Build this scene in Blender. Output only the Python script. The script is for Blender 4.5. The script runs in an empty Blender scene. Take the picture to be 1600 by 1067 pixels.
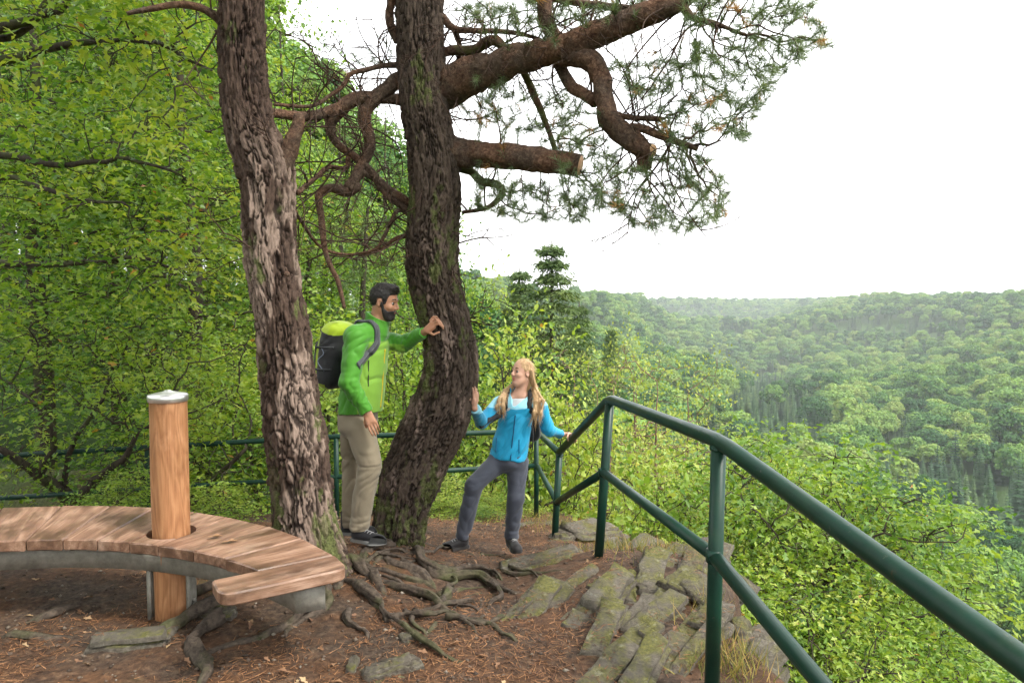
import bpy, bmesh, math, random
import numpy as np
from mathutils import Vector, Matrix

SC = bpy.context.scene
COL = SC.collection
R = math.radians
rng = np.random.default_rng(7)
random.seed(7)

# ------------------------------------------------------------------ camera
PITCH = math.atan(58.0 / 1067.0)
CAM = np.array([0.0, 0.0, 1.7])
cam_d = bpy.data.cameras.new('camera')
cam_d.sensor_width = 36.0
cam_d.lens = 24.0
cam_d.clip_start = 0.05
cam_d.clip_end = 9000
cam = bpy.data.objects.new('camera', cam_d)
COL.objects.link(cam)
cam.location = CAM
cam.rotation_euler = (math.pi / 2 - PITCH, 0, 0)
SC.camera = cam

# ------------------------------------------------------------------ sky and sun (bright overcast)
SUN_EL, SUN_AZ = R(52), R(118)          # azimuth clockwise from +Y: light comes from the right, a bit behind the viewer
world = bpy.data.worlds.new('World')
SC.world = world
world.use_nodes = True
wn = world.node_tree
wn.nodes.clear()
w_out = wn.nodes.new('ShaderNodeOutputWorld')
w_bg = wn.nodes.new('ShaderNodeBackground')
w_sky = wn.nodes.new('ShaderNodeTexSky')
w_sky.sky_type = 'NISHITA'
w_sky.sun_disc = False
w_sky.sun_elevation = SUN_EL
w_sky.sun_rotation = SUN_AZ
w_sky.air_density = 1.5
w_sky.dust_density = 3.0
w_sc = wn.nodes.new('ShaderNodeMix'); w_sc.data_type = 'RGBA'; w_sc.blend_type = 'MULTIPLY'
w_sc.inputs['Factor'].default_value = 1.0
w_sc.inputs['B'].default_value = (0.1, 0.1, 0.1, 1)
wn.links.new(w_sky.outputs[0], w_sc.inputs['A'])
w_tc = wn.nodes.new('ShaderNodeTexCoord')
w_map = wn.nodes.new('ShaderNodeMapping')
w_map.inputs['Scale'].default_value = (1.2, 1.2, 4.0)
wn.links.new(w_tc.outputs['Generated'], w_map.inputs[0])
w_no = wn.nodes.new('ShaderNodeTexNoise')
w_no.inputs['Scale'].default_value = 1.6
w_no.inputs['Detail'].default_value = 4
w_no.inputs['Roughness'].default_value = 0.45
wn.links.new(w_map.outputs[0], w_no.inputs['Vector'])
w_rmp = wn.nodes.new('ShaderNodeValToRGB')
w_rmp.color_ramp.elements[0].position = 0.3
w_rmp.color_ramp.elements[0].color = (0.93, 0.945, 0.96, 1)
w_rmp.color_ramp.elements[1].position = 0.6
w_rmp.color_ramp.elements[1].color = (1.05, 1.05, 1.05, 1)
wn.links.new(w_no.outputs[0], w_rmp.inputs[0])
w_mix = wn.nodes.new('ShaderNodeMix'); w_mix.data_type = 'RGBA'
w_mix.inputs['Factor'].default_value = 0.93
wn.links.new(w_sc.outputs['Result'], w_mix.inputs['A'])
wn.links.new(w_rmp.outputs[0], w_mix.inputs['B'])
wn.links.new(w_mix.outputs['Result'], w_bg.inputs['Color'])
w_bg.inputs['Strength'].default_value = 0.78
wn.links.new(w_bg.outputs[0], w_out.inputs[0])

sun_d = bpy.data.lights.new('sun', 'SUN')
sun_d.energy = 1.5
sun_d.angle = R(11)
sun_d.color = (1.0, 0.95, 0.87)
sun = bpy.data.objects.new('sun', sun_d)
COL.objects.link(sun)
_sd = Vector((math.sin(SUN_AZ) * math.cos(SUN_EL), math.cos(SUN_AZ) * math.cos(SUN_EL), math.sin(SUN_EL)))
sun.rotation_euler = _sd.to_track_quat('Z', 'Y').to_euler()
sun.location = _sd * 50

vs = SC.view_settings
vs.view_transform = 'Standard'
vs.look = 'None'
vs.exposure = 1.95
vs.gamma = 1.0
vs.use_curve_mapping = False
SC.render.engine = 'CYCLES'
cy = SC.cycles
cy.use_denoising = True
try:
    cy.denoiser = 'OPENIMAGEDENOISE'
    cy.denoising_input_passes = 'RGB_ALBEDO_NORMAL'
except Exception:
    pass
cy.max_bounces = 7
cy.diffuse_bounces = 3
cy.glossy_bounces = 2
cy.transmission_bounces = 4
cy.volume_bounces = 2
cy.transparent_max_bounces = 4
cy.caustics_reflective = False
cy.caustics_refractive = False
cy.sample_clamp_indirect = 4.0
cy.use_adaptive_sampling = True
cy.adaptive_threshold = 0.03
SC.render.use_persistent_data = False

# ------------------------------------------------------------------ helpers
_cp, _sp = math.cos(PITCH), math.sin(PITCH)
def at(px, py, Y):
    """point of the place seen at a photo pixel (1600x1067) at distance Y in front of the viewer"""
    u = (px - 800.0) / 1067.0
    v = (533.5 - py) / 1067.0
    d = np.array([u, _cp + v * _sp, -_sp + v * _cp])
    return CAM + d * (Y / d[1])

def project(P):
    P = np.atleast_2d(P) - CAM
    f = P[:, 1] * _cp - P[:, 2] * _sp
    v = P[:, 1] * _sp + P[:, 2] * _cp
    f = np.where(np.abs(f) < 1e-6, 1e-6, f)
    return np.stack([800 + 1067 * P[:, 0] / f, 533.5 - 1067 * v / f, f], 1)

def sstep(a, b, x):
    t = np.clip((x - a) / (b - a), 0, 1)
    return t * t * (3 - 2 * t)

def _hash(i, j, k, seed):
    with np.errstate(over='ignore'):
        h = (i.astype(np.int64).astype(np.uint32) * np.uint32(374761393)
             + j.astype(np.int64).astype(np.uint32) * np.uint32(668265263)
             + k.astype(np.int64).astype(np.uint32) * np.uint32(2147483647) * np.uint32(3)
             + np.uint32((seed * 974711 + 12345) & 0xffffffff))
        h = (h ^ (h >> np.uint32(13))) * np.uint32(1274126177)
        h = (h ^ (h >> np.uint32(16))) * np.uint32(2246822519)
        h = h ^ (h >> np.uint32(15))
    return h.astype(np.float64) / 4294967295.0

def vnoise(p, seed=0):
    p = np.asarray(p, float)
    f = np.floor(p); t = p - f
    t = t * t * t * (t * (t * 6 - 15) + 10)
    i, j, k = f[..., 0], f[..., 1], f[..., 2]
    o = 0
    for a in (0, 1):
        wa = t[..., 0] if a else 1 - t[..., 0]
        for b in (0, 1):
            wb = t[..., 1] if b else 1 - t[..., 1]
            for c in (0, 1):
                wc = t[..., 2] if c else 1 - t[..., 2]
                o = o + _hash(i + a, j + b, k + c, seed) * wa * wb * wc
    return o * 2 - 1

def fbm(p, octaves=4, seed=0, gain=0.5, lac=2.03):
    p = np.asarray(p, float)
    s, a, n = 0, 1.0, 0.0
    for o in range(octaves):
        s = s + a * vnoise(p, seed + o * 17); n += a
        p = p * lac + 3.7; a *= gain
    return s / n

def worley(p, seed=0):
    """F1, F2 and the id of the nearest cell"""
    f = np.floor(p)
    d1 = np.full(p.shape[0], 9.0); d2 = np.full(p.shape[0], 9.0); idn = np.zeros(p.shape[0])
    for a in (-1, 0, 1):
        for b in (-1, 0, 1):
            for c in (-1, 0, 1):
                q = f + (a, b, c)
                h = np.stack([_hash(q[:, 0], q[:, 1], q[:, 2], seed + s) for s in (1, 2, 3)], 1)
                d = np.linalg.norm(q + 0.1 + 0.8 * h - p, axis=1)
                nearer = d < d1
                d2 = np.where(nearer, d1, np.minimum(d2, d))
                idn = np.where(nearer, h[:, 0], idn)
                d1 = np.where(nearer, d, d1)
    return d1, d2, idn

def make_mesh(name, V, faces, smooth=True, attrs=None):
    """V (n,3); faces: an array (m,3|4) or a list of such arrays"""
    if not isinstance(faces, (list, tuple)):
        faces = [faces]
    faces = [np.asarray(f, np.int32) for f in faces if len(f)]
    me = bpy.data.meshes.new(name)
    V = np.ascontiguousarray(V, np.float32)
    me.vertices.add(len(V))
    me.vertices.foreach_set('co', V.ravel())
    loops = np.concatenate([f.ravel() for f in faces])
    tot = np.concatenate([np.full(len(f), f.shape[1], np.int32) for f in faces])
    st = np.concatenate([[0], np.cumsum(tot)[:-1]]).astype(np.int32)
    me.loops.add(len(loops))
    me.loops.foreach_set('vertex_index', loops)
    me.polygons.add(len(tot))
    me.polygons.foreach_set('loop_start', st)
    if smooth:
        me.polygons.foreach_set('use_smooth', np.ones(len(tot), bool))
    me.update(calc_edges=True)
    for k, a in (attrs or {}).items():
        at_ = me.attributes.new(k, 'FLOAT', 'POINT')
        at_.data.foreach_set('value', np.ascontiguousarray(a, np.float32))
    return me

def link(name, me, mat=None, parent=None):
    o = bpy.data.objects.new(name, me)
    COL.objects.link(o)
    if mat is not None and me is not None:
        if not me.materials:
            me.materials.append(mat)
    if parent is not None:
        o.parent = parent
    return o

def tag(o, label=None, cat=None, group=None, kind=None):
    if label: o['label'] = label
    if cat: o['category'] = cat
    if group: o['group'] = group
    if kind: o['kind'] = kind
    return o

def empty(name, loc=(0, 0, 0), label=None, cat=None, group=None):
    o = bpy.data.objects.new(name, None)
    o.empty_display_size = 0.1
    COL.objects.link(o)
    o.location = Vector([float(c) for c in loc])
    return tag(o, label, cat, group)

def copy_tree(root):
    c = root.copy(); COL.objects.link(c)
    for ch in list(root.children):
        k = ch.copy(); COL.objects.link(k); k.parent = c
        k.matrix_parent_inverse = ch.matrix_parent_inverse
    return c

def catmull(P, step):
    """resample control rows (x,y,z,r,...) along a Catmull-Rom curve at about step metres"""
    P = np.asarray(P, float)
    if len(P) == 2:
        n = max(2, int(np.linalg.norm(P[1, :3] - P[0, :3]) / step) + 1)
        t = np.linspace(0, 1, n)[:, None]
        return P[0] * (1 - t) + P[1] * t
    Q = np.vstack([2 * P[0] - P[1], P, 2 * P[-1] - P[-2]])
    out = []
    for i in range(1, len(Q) - 2):
        p0, p1, p2, p3 = Q[i - 1:i + 3]
        n = max(1, int(round(np.linalg.norm(p2[:3] - p1[:3]) / step)))
        t = np.linspace(0, 1, n, endpoint=False)[:, None]
        out.append(0.5 * ((2 * p1) + (-p0 + p2) * t + (2 * p0 - 5 * p1 + 4 * p2 - p3) * t ** 2 + (-p0 + 3 * p1 - 3 * p2 + p3) * t ** 3))
    out.append(P[-1:])
    return np.vstack(out)

def sweep(path, n=8, disp=None, caps=True):
    """tube along path rows (x,y,z,r). disp(theta, s, pts, r) -> radial offset. Returns V, [quads, tris], s, theta"""
    path = np.asarray(path, float)
    C = path[:, :3]; r = path[:, 3]
    m = len(C)
    T = np.gradient(C, axis=0)
    T /= np.linalg.norm(T, axis=1)[:, None] + 1e-12
    a = np.array([0, 0, 1.0]) if abs(T[0, 2]) < 0.9 else np.array([1.0, 0, 0])
    N = np.zeros_like(C)
    v = np.cross(T[0], a); v /= np.linalg.norm(v); N[0] = v
    for i in range(1, m):
        v = N[i - 1] - T[i] * np.dot(N[i - 1], T[i])
        l = np.linalg.norm(v)
        N[i] = v / l if l > 1e-9 else N[i - 1]
    B = np.cross(T, N)
    th = np.linspace(0, 2 * math.pi, n, endpoint=False)
    s = np.concatenate([[0], np.cumsum(np.linalg.norm(np.diff(C, axis=0), axis=1))])
    dirs = N[:, None, :] * np.cos(th)[None, :, None] + B[:, None, :] * np.sin(th)[None, :, None]
    rr = np.repeat(r[:, None], n, 1)
    S = np.repeat(s[:, None], n, 1); TH = np.repeat(th[None], m, 0)
    if disp is not None:
        rr = rr + disp(TH, S, (C[:, None, :] + dirs * rr[..., None]), rr)
    V = (C[:, None, :] + dirs * rr[..., None]).reshape(-1, 3)
    i = np.arange(m - 1)[:, None] * n; j = np.arange(n)[None]; j2 = (j + 1) % n
    Q = np.stack([i + j, i + j2, i + n + j2, i + n + j], -1).reshape(-1, 4)
    fs = [Q]
    if caps:
        V = np.vstack([V, C[:1], C[-1:]])
        k = m * n
        jj = np.arange(n)
        fs.append(np.stack([np.full(n, k), (jj + 1) % n, jj], 1))
        fs.append(np.stack([np.full(n, k + 1), (m - 1) * n + jj, (m - 1) * n + (jj + 1) % n], 1))
        return V, fs, S, TH
    return V, fs, S, TH

class Geo:
    """collects pieces that make ONE mesh"""
    def __init__(self):
        self.V, self.F, self.A, self.n = [], {3: [], 4: []}, {}, 0
    def add(self, V, faces, **attrs):
        if not isinstance(faces, (list, tuple)): faces = [faces]
        for f in faces:
            f = np.asarray(f)
            if len(f): self.F[f.shape[1]].append(f + self.n)
        self.V.append(np.asarray(V)); 
        for k, a in attrs.items():
            self.A.setdefault(k, []).append(np.broadcast_to(np.asarray(a, float), (len(V),)))
        self.n += len(V)
        return self
    def tube(self, path, n=6, **attrs):
        V, fs, _, _ = sweep(path, n)
        return self.add(V, fs, **attrs)
    def box(self, c, size, rot=None, **attrs):
        s = np.asarray(size) / 2.0
        V = np.array([[x, y, z] for x in (-1, 1) for y in (-1, 1) for z in (-1, 1)], float) * s
        if rot is not None: V = V @ np.asarray(rot).T
        F = np.array([[0, 1, 3, 2], [4, 6, 7, 5], [0, 4, 5, 1], [2, 3, 7, 6], [0, 2, 6, 4], [1, 5, 7, 3]])
        return self.add(V + np.asarray(c), F, **attrs)
    def mesh(self, name, smooth=True):
        fs = [np.concatenate(f) for f in self.F.values() if f]
        return make_mesh(name, np.vstack(self.V), fs, smooth, {k: np.concatenate(a) for k, a in self.A.items()})
    def build(self, name, mat, parent=None, smooth=True):
        return link(name, self.mesh(name, smooth), mat, parent)

# ------------------------------------------------------------------ material helpers
def new_mat(name):
    m = bpy.data.materials.new(name)
    m.use_nodes = True
    nt = m.node_tree
    b = nt.nodes['Principled BSDF']
    return m, nt, b

def nd(nt, kind, **kw):
    n = nt.nodes.new('ShaderNode' + kind)
    for k, v in kw.items():
        if k in n.inputs: n.inputs[k].default_value = v
        else: setattr(n, k, v)
    return n

def ramp(nt, src, stops, interp='LINEAR'):
    n = nt.nodes.new('ShaderNodeValToRGB')
    cr = n.color_ramp
    cr.interpolation = interp
    while len(cr.elements) < len(stops): cr.elements.new(0.5)
    for e, (p, c) in zip(cr.elements, stops):
        e.position = p
        e.color = (*c, 1) if len(c) == 3 else c
    nt.links.new(src, n.inputs[0])
    return n.outputs[0]

def mixc(nt, fac, a, b, mode='MIX'):
    n = nt.nodes.new('ShaderNodeMix'); n.data_type = 'RGBA'; n.blend_type = mode
    for sock, v in ((n.inputs['Factor'], fac), (n.inputs['A'], a), (n.inputs['B'], b)):
        if hasattr(v, 'links') or isinstance(v, bpy.types.NodeSocket): nt.links.new(v, sock)
        elif isinstance(v, (int, float)): sock.default_value = v
        else: sock.default_value = (*v, 1) if len(v) == 3 else v
    return n.outputs['Result']

def mathn(nt, op, a, b=None, clamp=False):
    n = nt.nodes.new('ShaderNodeMath'); n.operation = op; n.use_clamp = clamp
    for sock, v in ((n.inputs[0], a), (n.inputs[1], b)):
        if v is None: continue
        if isinstance(v, bpy.types.NodeSocket): nt.links.new(v, sock)
        else: sock.default_value = v
    return n.outputs[0]

def noise_tex(nt, scale, detail=4, rough=0.55, coord='Object', stretch=None, dist=0.0):
    tc = nt.nodes.new('ShaderNodeTexCoord')
    src = tc.outputs[coord]
    if stretch is not None:
        mp = nt.nodes.new('ShaderNodeMapping')
        mp.inputs['Scale'].default_value = stretch
        nt.links.new(src, mp.inputs[0]); src = mp.outputs[0]
    n = nt.nodes.new('ShaderNodeTexNoise')
    n.inputs['Scale'].default_value = scale
    n.inputs['Detail'].default_value = detail
    n.inputs['Roughness'].default_value = rough
    n.inputs['Distortion'].default_value = dist
    nt.links.new(src, n.inputs['Vector'])
    return n.outputs[0]

def attr(nt, name):
    n = nt.nodes.new('ShaderNodeAttribute'); n.attribute_name = name
    return n.outputs['Fac']

def bump(nt, b, h, strength=0.4, dist=0.01):
    n = nt.nodes.new('ShaderNodeBump')
    n.inputs['Strength'].default_value = strength
    n.inputs['Distance'].default_value = dist
    nt.links.new(h, n.inputs['Height'])
    nt.links.new(n.outputs[0], b.inputs['Normal'])

def setc(nt, b, src, rough=0.7, spec=0.3):
    if isinstance(src, bpy.types.NodeSocket): nt.links.new(src, b.inputs['Base Color'])
    else: b.inputs['Base Color'].default_value = (*src, 1)
    b.inputs['Roughness'].default_value = rough
    b.inputs['Specular IOR Level'].default_value = spec

def leaf_material(name, stops, trans=0.35, rough=0.45, objvar=0.0, spec=0.35):
    m, nt, b = new_mat(name)
    t = attr(nt, 'tint')
    if objvar:
        oi = nt.nodes.new('ShaderNodeObjectInfo')
        lim = mathn(nt, 'MAXIMUM', t, 0.92)
        t = mathn(nt, 'MINIMUM', mathn(nt, 'ADD', t, mathn(nt, 'MULTIPLY', mathn(nt, 'SUBTRACT', oi.outputs['Random'], 0.5), objvar), True), lim)
    c = ramp(nt, t, stops)
    setc(nt, b, c, rough, spec)
    tr = nt.nodes.new('ShaderNodeBsdfTranslucent')
    nt.links.new(mixc(nt, 1.0, c, (1.25, 1.2, 0.6), 'MULTIPLY'), tr.inputs['Color'])
    mx = nt.nodes.new('ShaderNodeMixShader')
    mx.inputs[0].default_value = trans
    nt.links.new(b.outputs[0], mx.inputs[1])
    nt.links.new(tr.outputs[0], mx.inputs[2])
    nt.links.new(mx.outputs[0], nt.nodes['Material Output'].inputs['Surface'])
    return m
# ------------------------------------------------------------------ terrain
def axis_x(y): return 90 + 0.2 * np.maximum(y, 0) + 12 * np.sin(np.maximum(y, 0) / 140.0)

_yp = np.array([-50, 0, 3.0, 4.7, 5.2, 5.7, 6.2, 7.6, 9.0, 30])
_zp = np.array([0.05, 0.05, 0.04, 0.02, -0.12, -0.32, -0.44, -0.67, -1.0, -3.0])
_ye = np.array([-60, 1.0, 2.5, 3.4, 4.1, 5.0, 5.6, 6.3, 7.6, 9.0, 40])
_xe = np.array([1.0, 1.0, 1.05, 1.15, 1.25, 1.3, 1.15, 0.95, 0.75, 0.5, 0.5])

def h_path(x, y):
    z = np.interp(y + 0.12 * np.sin(x * 2.1), _yp, _zp)
    z = z - 0.05 * sstep(0.2, 1.4, x) * sstep(3.2, 4.6, y)
    z = z - 0.25 * sstep(-3.5, -7, x) * sstep(4, 7, y)
    z = z - 0.17 * np.exp(-((x + 0.15) / 0.62) ** 2) * sstep(3.3, 4.5, y) * sstep(6.0, 5.2, y)
    p = np.stack([x, y, np.zeros_like(x)], -1)
    return z + 0.05 * fbm(p * 0.9, 3, 5) + 0.022 * fbm(p * 4.5, 3, 9) + 0.009 * fbm(p * 19, 2, 11)

def h_far(x, y):
    r = x - axis_x(y)
    ar = np.abs(r)
    yy = np.maximum(y, 0)
    W = np.interp(yy, [0, 30, 120, 250, 450, 600, 750, 1500], [92, 104, 150, 195, 185, 128, 118, 135])
    left = np.where(ar < W, -60 + 60 * (ar / W) ** (2.5 - 0.9 * sstep(0, 500, yy)), np.minimum((ar - W) * 0.2, 14 + yy * 0.03))
    right = -60 + 0.175 * ar - 5 * np.sin(ar / 60.0)
    right = np.minimum(right, 4 + 0.012 * ar)
    z = np.where(r < 0, left, right)
    back = sstep(900, 1900, yy) * (55 + 14 * np.sin(x / 230.0 + 0.6) + 9 * np.sin(x / 97.0))
    z = np.maximum(z, -60 + back)
    p = np.stack([x, y, np.zeros_like(x)], -1)
    amp = 62 * sstep(220, 1000, np.hypot(x, y))
    z = z + amp * fbm(p / 300.0, 3, 21)
    z = z - 6.5 * sstep(7, 18, yy) * (1 - sstep(40, 90, yy)) * sstep(-14, 1, x)
    z = z - 1.2 * (1 - sstep(10, 22, yy)) * (1 - sstep(-9, -2, x))
    return np.minimum(z, 40)

def height(x, y):
    x = np.asarray(x, float); y = np.asarray(y, float)
    e = np.interp(y, _ye, _xe) - x
    back = 8.4 + np.maximum(0, -2.5 - x) * 0.15 - y
    e = np.minimum(e, back)
    e = np.minimum(e, x + 11)
    w = sstep(-0.7, -0.05, e + 0.12 * np.sin(y * 3.1))
    return w * h_path(x, y) + (1 - w) * np.minimum(h_far(x, y), h_path(x, y) + np.where(x < -4, 9, 0.0) - 0.25)

def ground_sheet():
    rad = [0.25]
    while rad[-1] < 2700:
        r = rad[-1]
        k = 0.007 if 1.9 < r < 8.2 else (0.02 if r < 14 else 0.028)
        rad.append(r * (1 + k))
    rad = np.array(rad)
    front = np.linspace(R(-46), R(46), 280)
    rest = np.linspace(R(46), R(314), 90)[1:-1]
    th = np.concatenate([front, rest])
    n = len(th); m = len(rad)
    X = rad[:, None] * np.sin(th)[None]; Yy = rad[:, None] * np.cos(th)[None]
    Z = height(X, Yy)
    V = np.stack([X, Yy, Z], -1).reshape(-1, 3)
    i = np.arange(m - 1)[:, None] * n; j = np.arange(n)[None]; j2 = (j + 1) % n
    Q = np.stack([i + j, i + n + j, i + n + j2, i + j2], -1).reshape(-1, 4)
    V = np.vstack([V, [[0, 0, float(height(0.0, 0.0))]]])
    jj = np.arange(n)
    T = np.stack([np.full(n, m * n), jj, (jj + 1) % n], 1)
    soil = 1 - sstep(8.5, 14, np.hypot(V[:, 0], V[:, 1]))
    return make_mesh('ground', V, [Q, T], True, {'soil': soil})

def mat_ground():
    m, nt, b = new_mat('forest_soil')
    n1 = noise_tex(nt, 2.2, 6, 0.6)
    n2 = noise_tex(nt, 28, 5, 0.7)
    n3 = noise_tex(nt, 0.9, 4, 0.6)
    soil = ramp(nt, n2, [(0.3, (0.018, 0.012, 0.009)), (0.5, (0.05, 0.034, 0.024)), (0.66, (0.10, 0.07, 0.047)), (0.8, (0.19, 0.145, 0.105))])
    duff = ramp(nt, n2, [(0.3, (0.03, 0.016, 0.009)), (0.55, (0.085, 0.043, 0.022)), (0.75, (0.17, 0.09, 0.045))])
    f = ramp(nt, n1, [(0.42, (0, 0, 0)), (0.6, (1, 1, 1))])
    c = mixc(nt, f, soil, duff)
    moss = ramp(nt, n3, [(0.60, (0, 0, 0)), (0.70, (0.6, 0.6, 0.6))])
    c = mixc(nt, moss, c, (0.075, 0.085, 0.025))
    wood = ramp(nt, n2, [(0.35, (0.025, 0.05, 0.014)), (0.7, (0.065, 0.115, 0.03))])
    c = mixc(nt, attr(nt, 'soil'), wood, c)
    setc(nt, b, c, 0.85, 0.2)
    bump(nt, b, n2, 0.7, 0.02)
    return m

ground = link('ground', ground_sheet(), mat_ground())
tag(ground, 'brown needle-strewn forest soil sloping out to the wooded valley', 'ground', kind='structure')

# ------------------------------------------------------------------ far trees
FAR_BROAD = leaf_material('broadleaf_foliage', [(0.0, (0.024, 0.075, 0.028)), (0.3, (0.068, 0.155, 0.042)), (0.6, (0.15, 0.26, 0.058)), (0.85, (0.19, 0.28, 0.065)), (1.0, (0.27, 0.31, 0.09))], 0.2, 0.7, 0.85, 0.15)
FAR_CONI = leaf_material('conifer_foliage', [(0.0, (0.014, 0.042, 0.020)), (0.5, (0.040, 0.088, 0.034)), (1.0, (0.10, 0.155, 0.055))], 0.1, 0.7, 0.9, 0.15)

def cards(P, N, size, aspect=1.0, seed=0):
    """leaf-clump quads facing N with random spin"""
    g = np.random.default_rng(seed)
    n = len(P)
    N = N / (np.linalg.norm(N, axis=1)[:, None] + 1e-9)
    a = g.normal(size=(n, 3)); a -= N * (a * N).sum(1)[:, None]; a /= np.linalg.norm(a, axis=1)[:, None] + 1e-9
    b = np.cross(N, a)
    s = np.broadcast_to(size, (n,))[:, None]
    k = g.uniform(0.75, 1.25, (n, 4, 1))
    c = N * s * 0.18
    V = np.stack([P + a * s * k[:, 0] - c, P + b * s * aspect * k[:, 1] + c, P - a * s * k[:, 2] - c, P - b * s * aspect * k[:, 3] + c], 1)
    F = np.arange(n * 4).reshape(n, 4)
    return V.reshape(-1, 3), F

def broad_proto(seed, W=5.2, H=15.0, per=110, lobes=24, csize=0.42):
    g = np.random.default_rng(seed)
    G = Geo()
    G.tube(np.array([[0, 0, -4, 0.34], [0.1, 0, 3, 0.28], [0.2, 0.1, H * 0.6, 0.14]]), 6, tint=0.0)
    for k in range(lobes):
        u = g.uniform(-0.35, 1); ph = k * 2.4 + g.uniform(-.4, .4)
        rr = math.sqrt(max(0, 1 - max(u, 0) ** 2)) * (1 + 0.35 * min(u, 0)) * g.uniform(0.55, 0.9)
        c = np.array([W * rr * math.cos(ph), W * rr * math.sin(ph), H * 0.58 + u * H * 0.33])
        lr = W * g.uniform(0.28, 0.46)
        d = g.normal(size=(per, 3)); d /= np.linalg.norm(d, axis=1)[:, None]
        d[:, 2] = np.abs(d[:, 2]) * 1.0 - 0.25
        d /= np.linalg.norm(d, axis=1)[:, None]
        P = c + d * lr * g.uniform(0.75, 1.06, (per, 1)) * np.array([1, 1, 0.85])
        N = d + g.normal(size=(per, 3)) * 0.45 + np.array([0, 0, 0.35])
        V, F = cards(P, N, g.uniform(0.7, 1.35, per) * csize, 0.8, seed * 100 + k)
        t = np.clip(0.45 + g.uniform(-.10, .10) + g.normal(size=per) * 0.10, 0, 1)
        G.add(V, F, tint=np.repeat(t, 4))
    return G.mesh('broadleaf_tree', False)

def coni_proto(seed, H=19.0, W=3.0, tiers=24):
    g = np.random.default_rng(seed)
    G = Geo()
    G.tube(np.array([[0, 0, -4, 0.26], [0, 0, H * 0.5, 0.16], [0, 0, H, 0.03]]), 6, tint=0.0)
    for t in range(tiers):
        f = t / (tiers - 1)
        z = H * (0.02 + 0.96 * f)
        rad = W * (1 - f) ** 0.85 * g.uniform(0.8, 1.12) + 0.12
        nb = int(9 - 4 * f)
        ph0 = g.uniform(0, 6.28)
        for k in range(nb):
            ph = ph0 + k * 2 * math.pi / nb + g.uniform(-.3, .3)
            L = rad * g.uniform(0.7, 1.15)
            d = np.array([math.cos(ph), math.sin(ph), 0]); s = np.array([-d[1], d[0], 0])
            n = 5
            q = np.linspace(0.12, 1, n)
            mid = np.array([0, 0, z]) + d * (L * q)[:, None] + np.array([0, 0, 1]) * (-0.32 * L * q ** 1.4 + 0.10 * L * q ** 4)[:, None]
            w = (0.40 * L + 0.12) * np.array([0.35, 0.8, 1.0, 0.75, 0.12])
            w = w * g.uniform(0.8, 1.2, n)
            A = mid + s * w[:, None] + np.array([0, 0, -0.35]) * w[:, None]
            B = mid - s * w[:, None] + np.array([0, 0, -0.35]) * w[:, None]
            V = np.vstack([A, mid, B])
            i = np.arange(n - 1)
            F = np.vstack([np.stack([i, i + 1, n + i + 1, n + i], 1), np.stack([n + i, n + i + 1, 2 * n + i + 1, 2 * n + i], 1)])
            tt = np.concatenate([np.full(n, .55), np.full(n, .35), np.full(n, .55)]) + g.uniform(-.15, .2)
            G.add(V, F, tint=np.clip(tt, 0, 1))
    return G.mesh('conifer_tree', False)

broad_me = [broad_proto(s, W=g_w, H=g_h) for s, g_w, g_h in ((1, 5.2, 15), (2, 4.6, 16.5), (3, 5.8, 14.5), (4, 4.2, 14))]
coni_me = [coni_proto(s, h, w) for s, h, w in ((11, 18, 3.6), (12, 20, 3.3), (13, 16, 3.5))]
broad_near = [broad_proto(s, W=g_w, H=g_h, per=560, lobes=26, csize=0.17) for s, g_w, g_h in ((5, 5.2, 15), (6, 4.6, 16), (7, 5.6, 14.5))]
for me in broad_me + broad_near: me.materials.append(FAR_BROAD)
for me in coni_me: me.materials.append(FAR_CONI)

def skyline(px):
    return np.interp(px, [0, 420, 470, 520, 590, 640, 700, 800, 900, 930, 1000, 1100, 1140, 1200, 1600], [-400, 0, 70, 130, 190, 300, 415, 430, 480, 530, 545, 575, 630, 650, 720])

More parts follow.
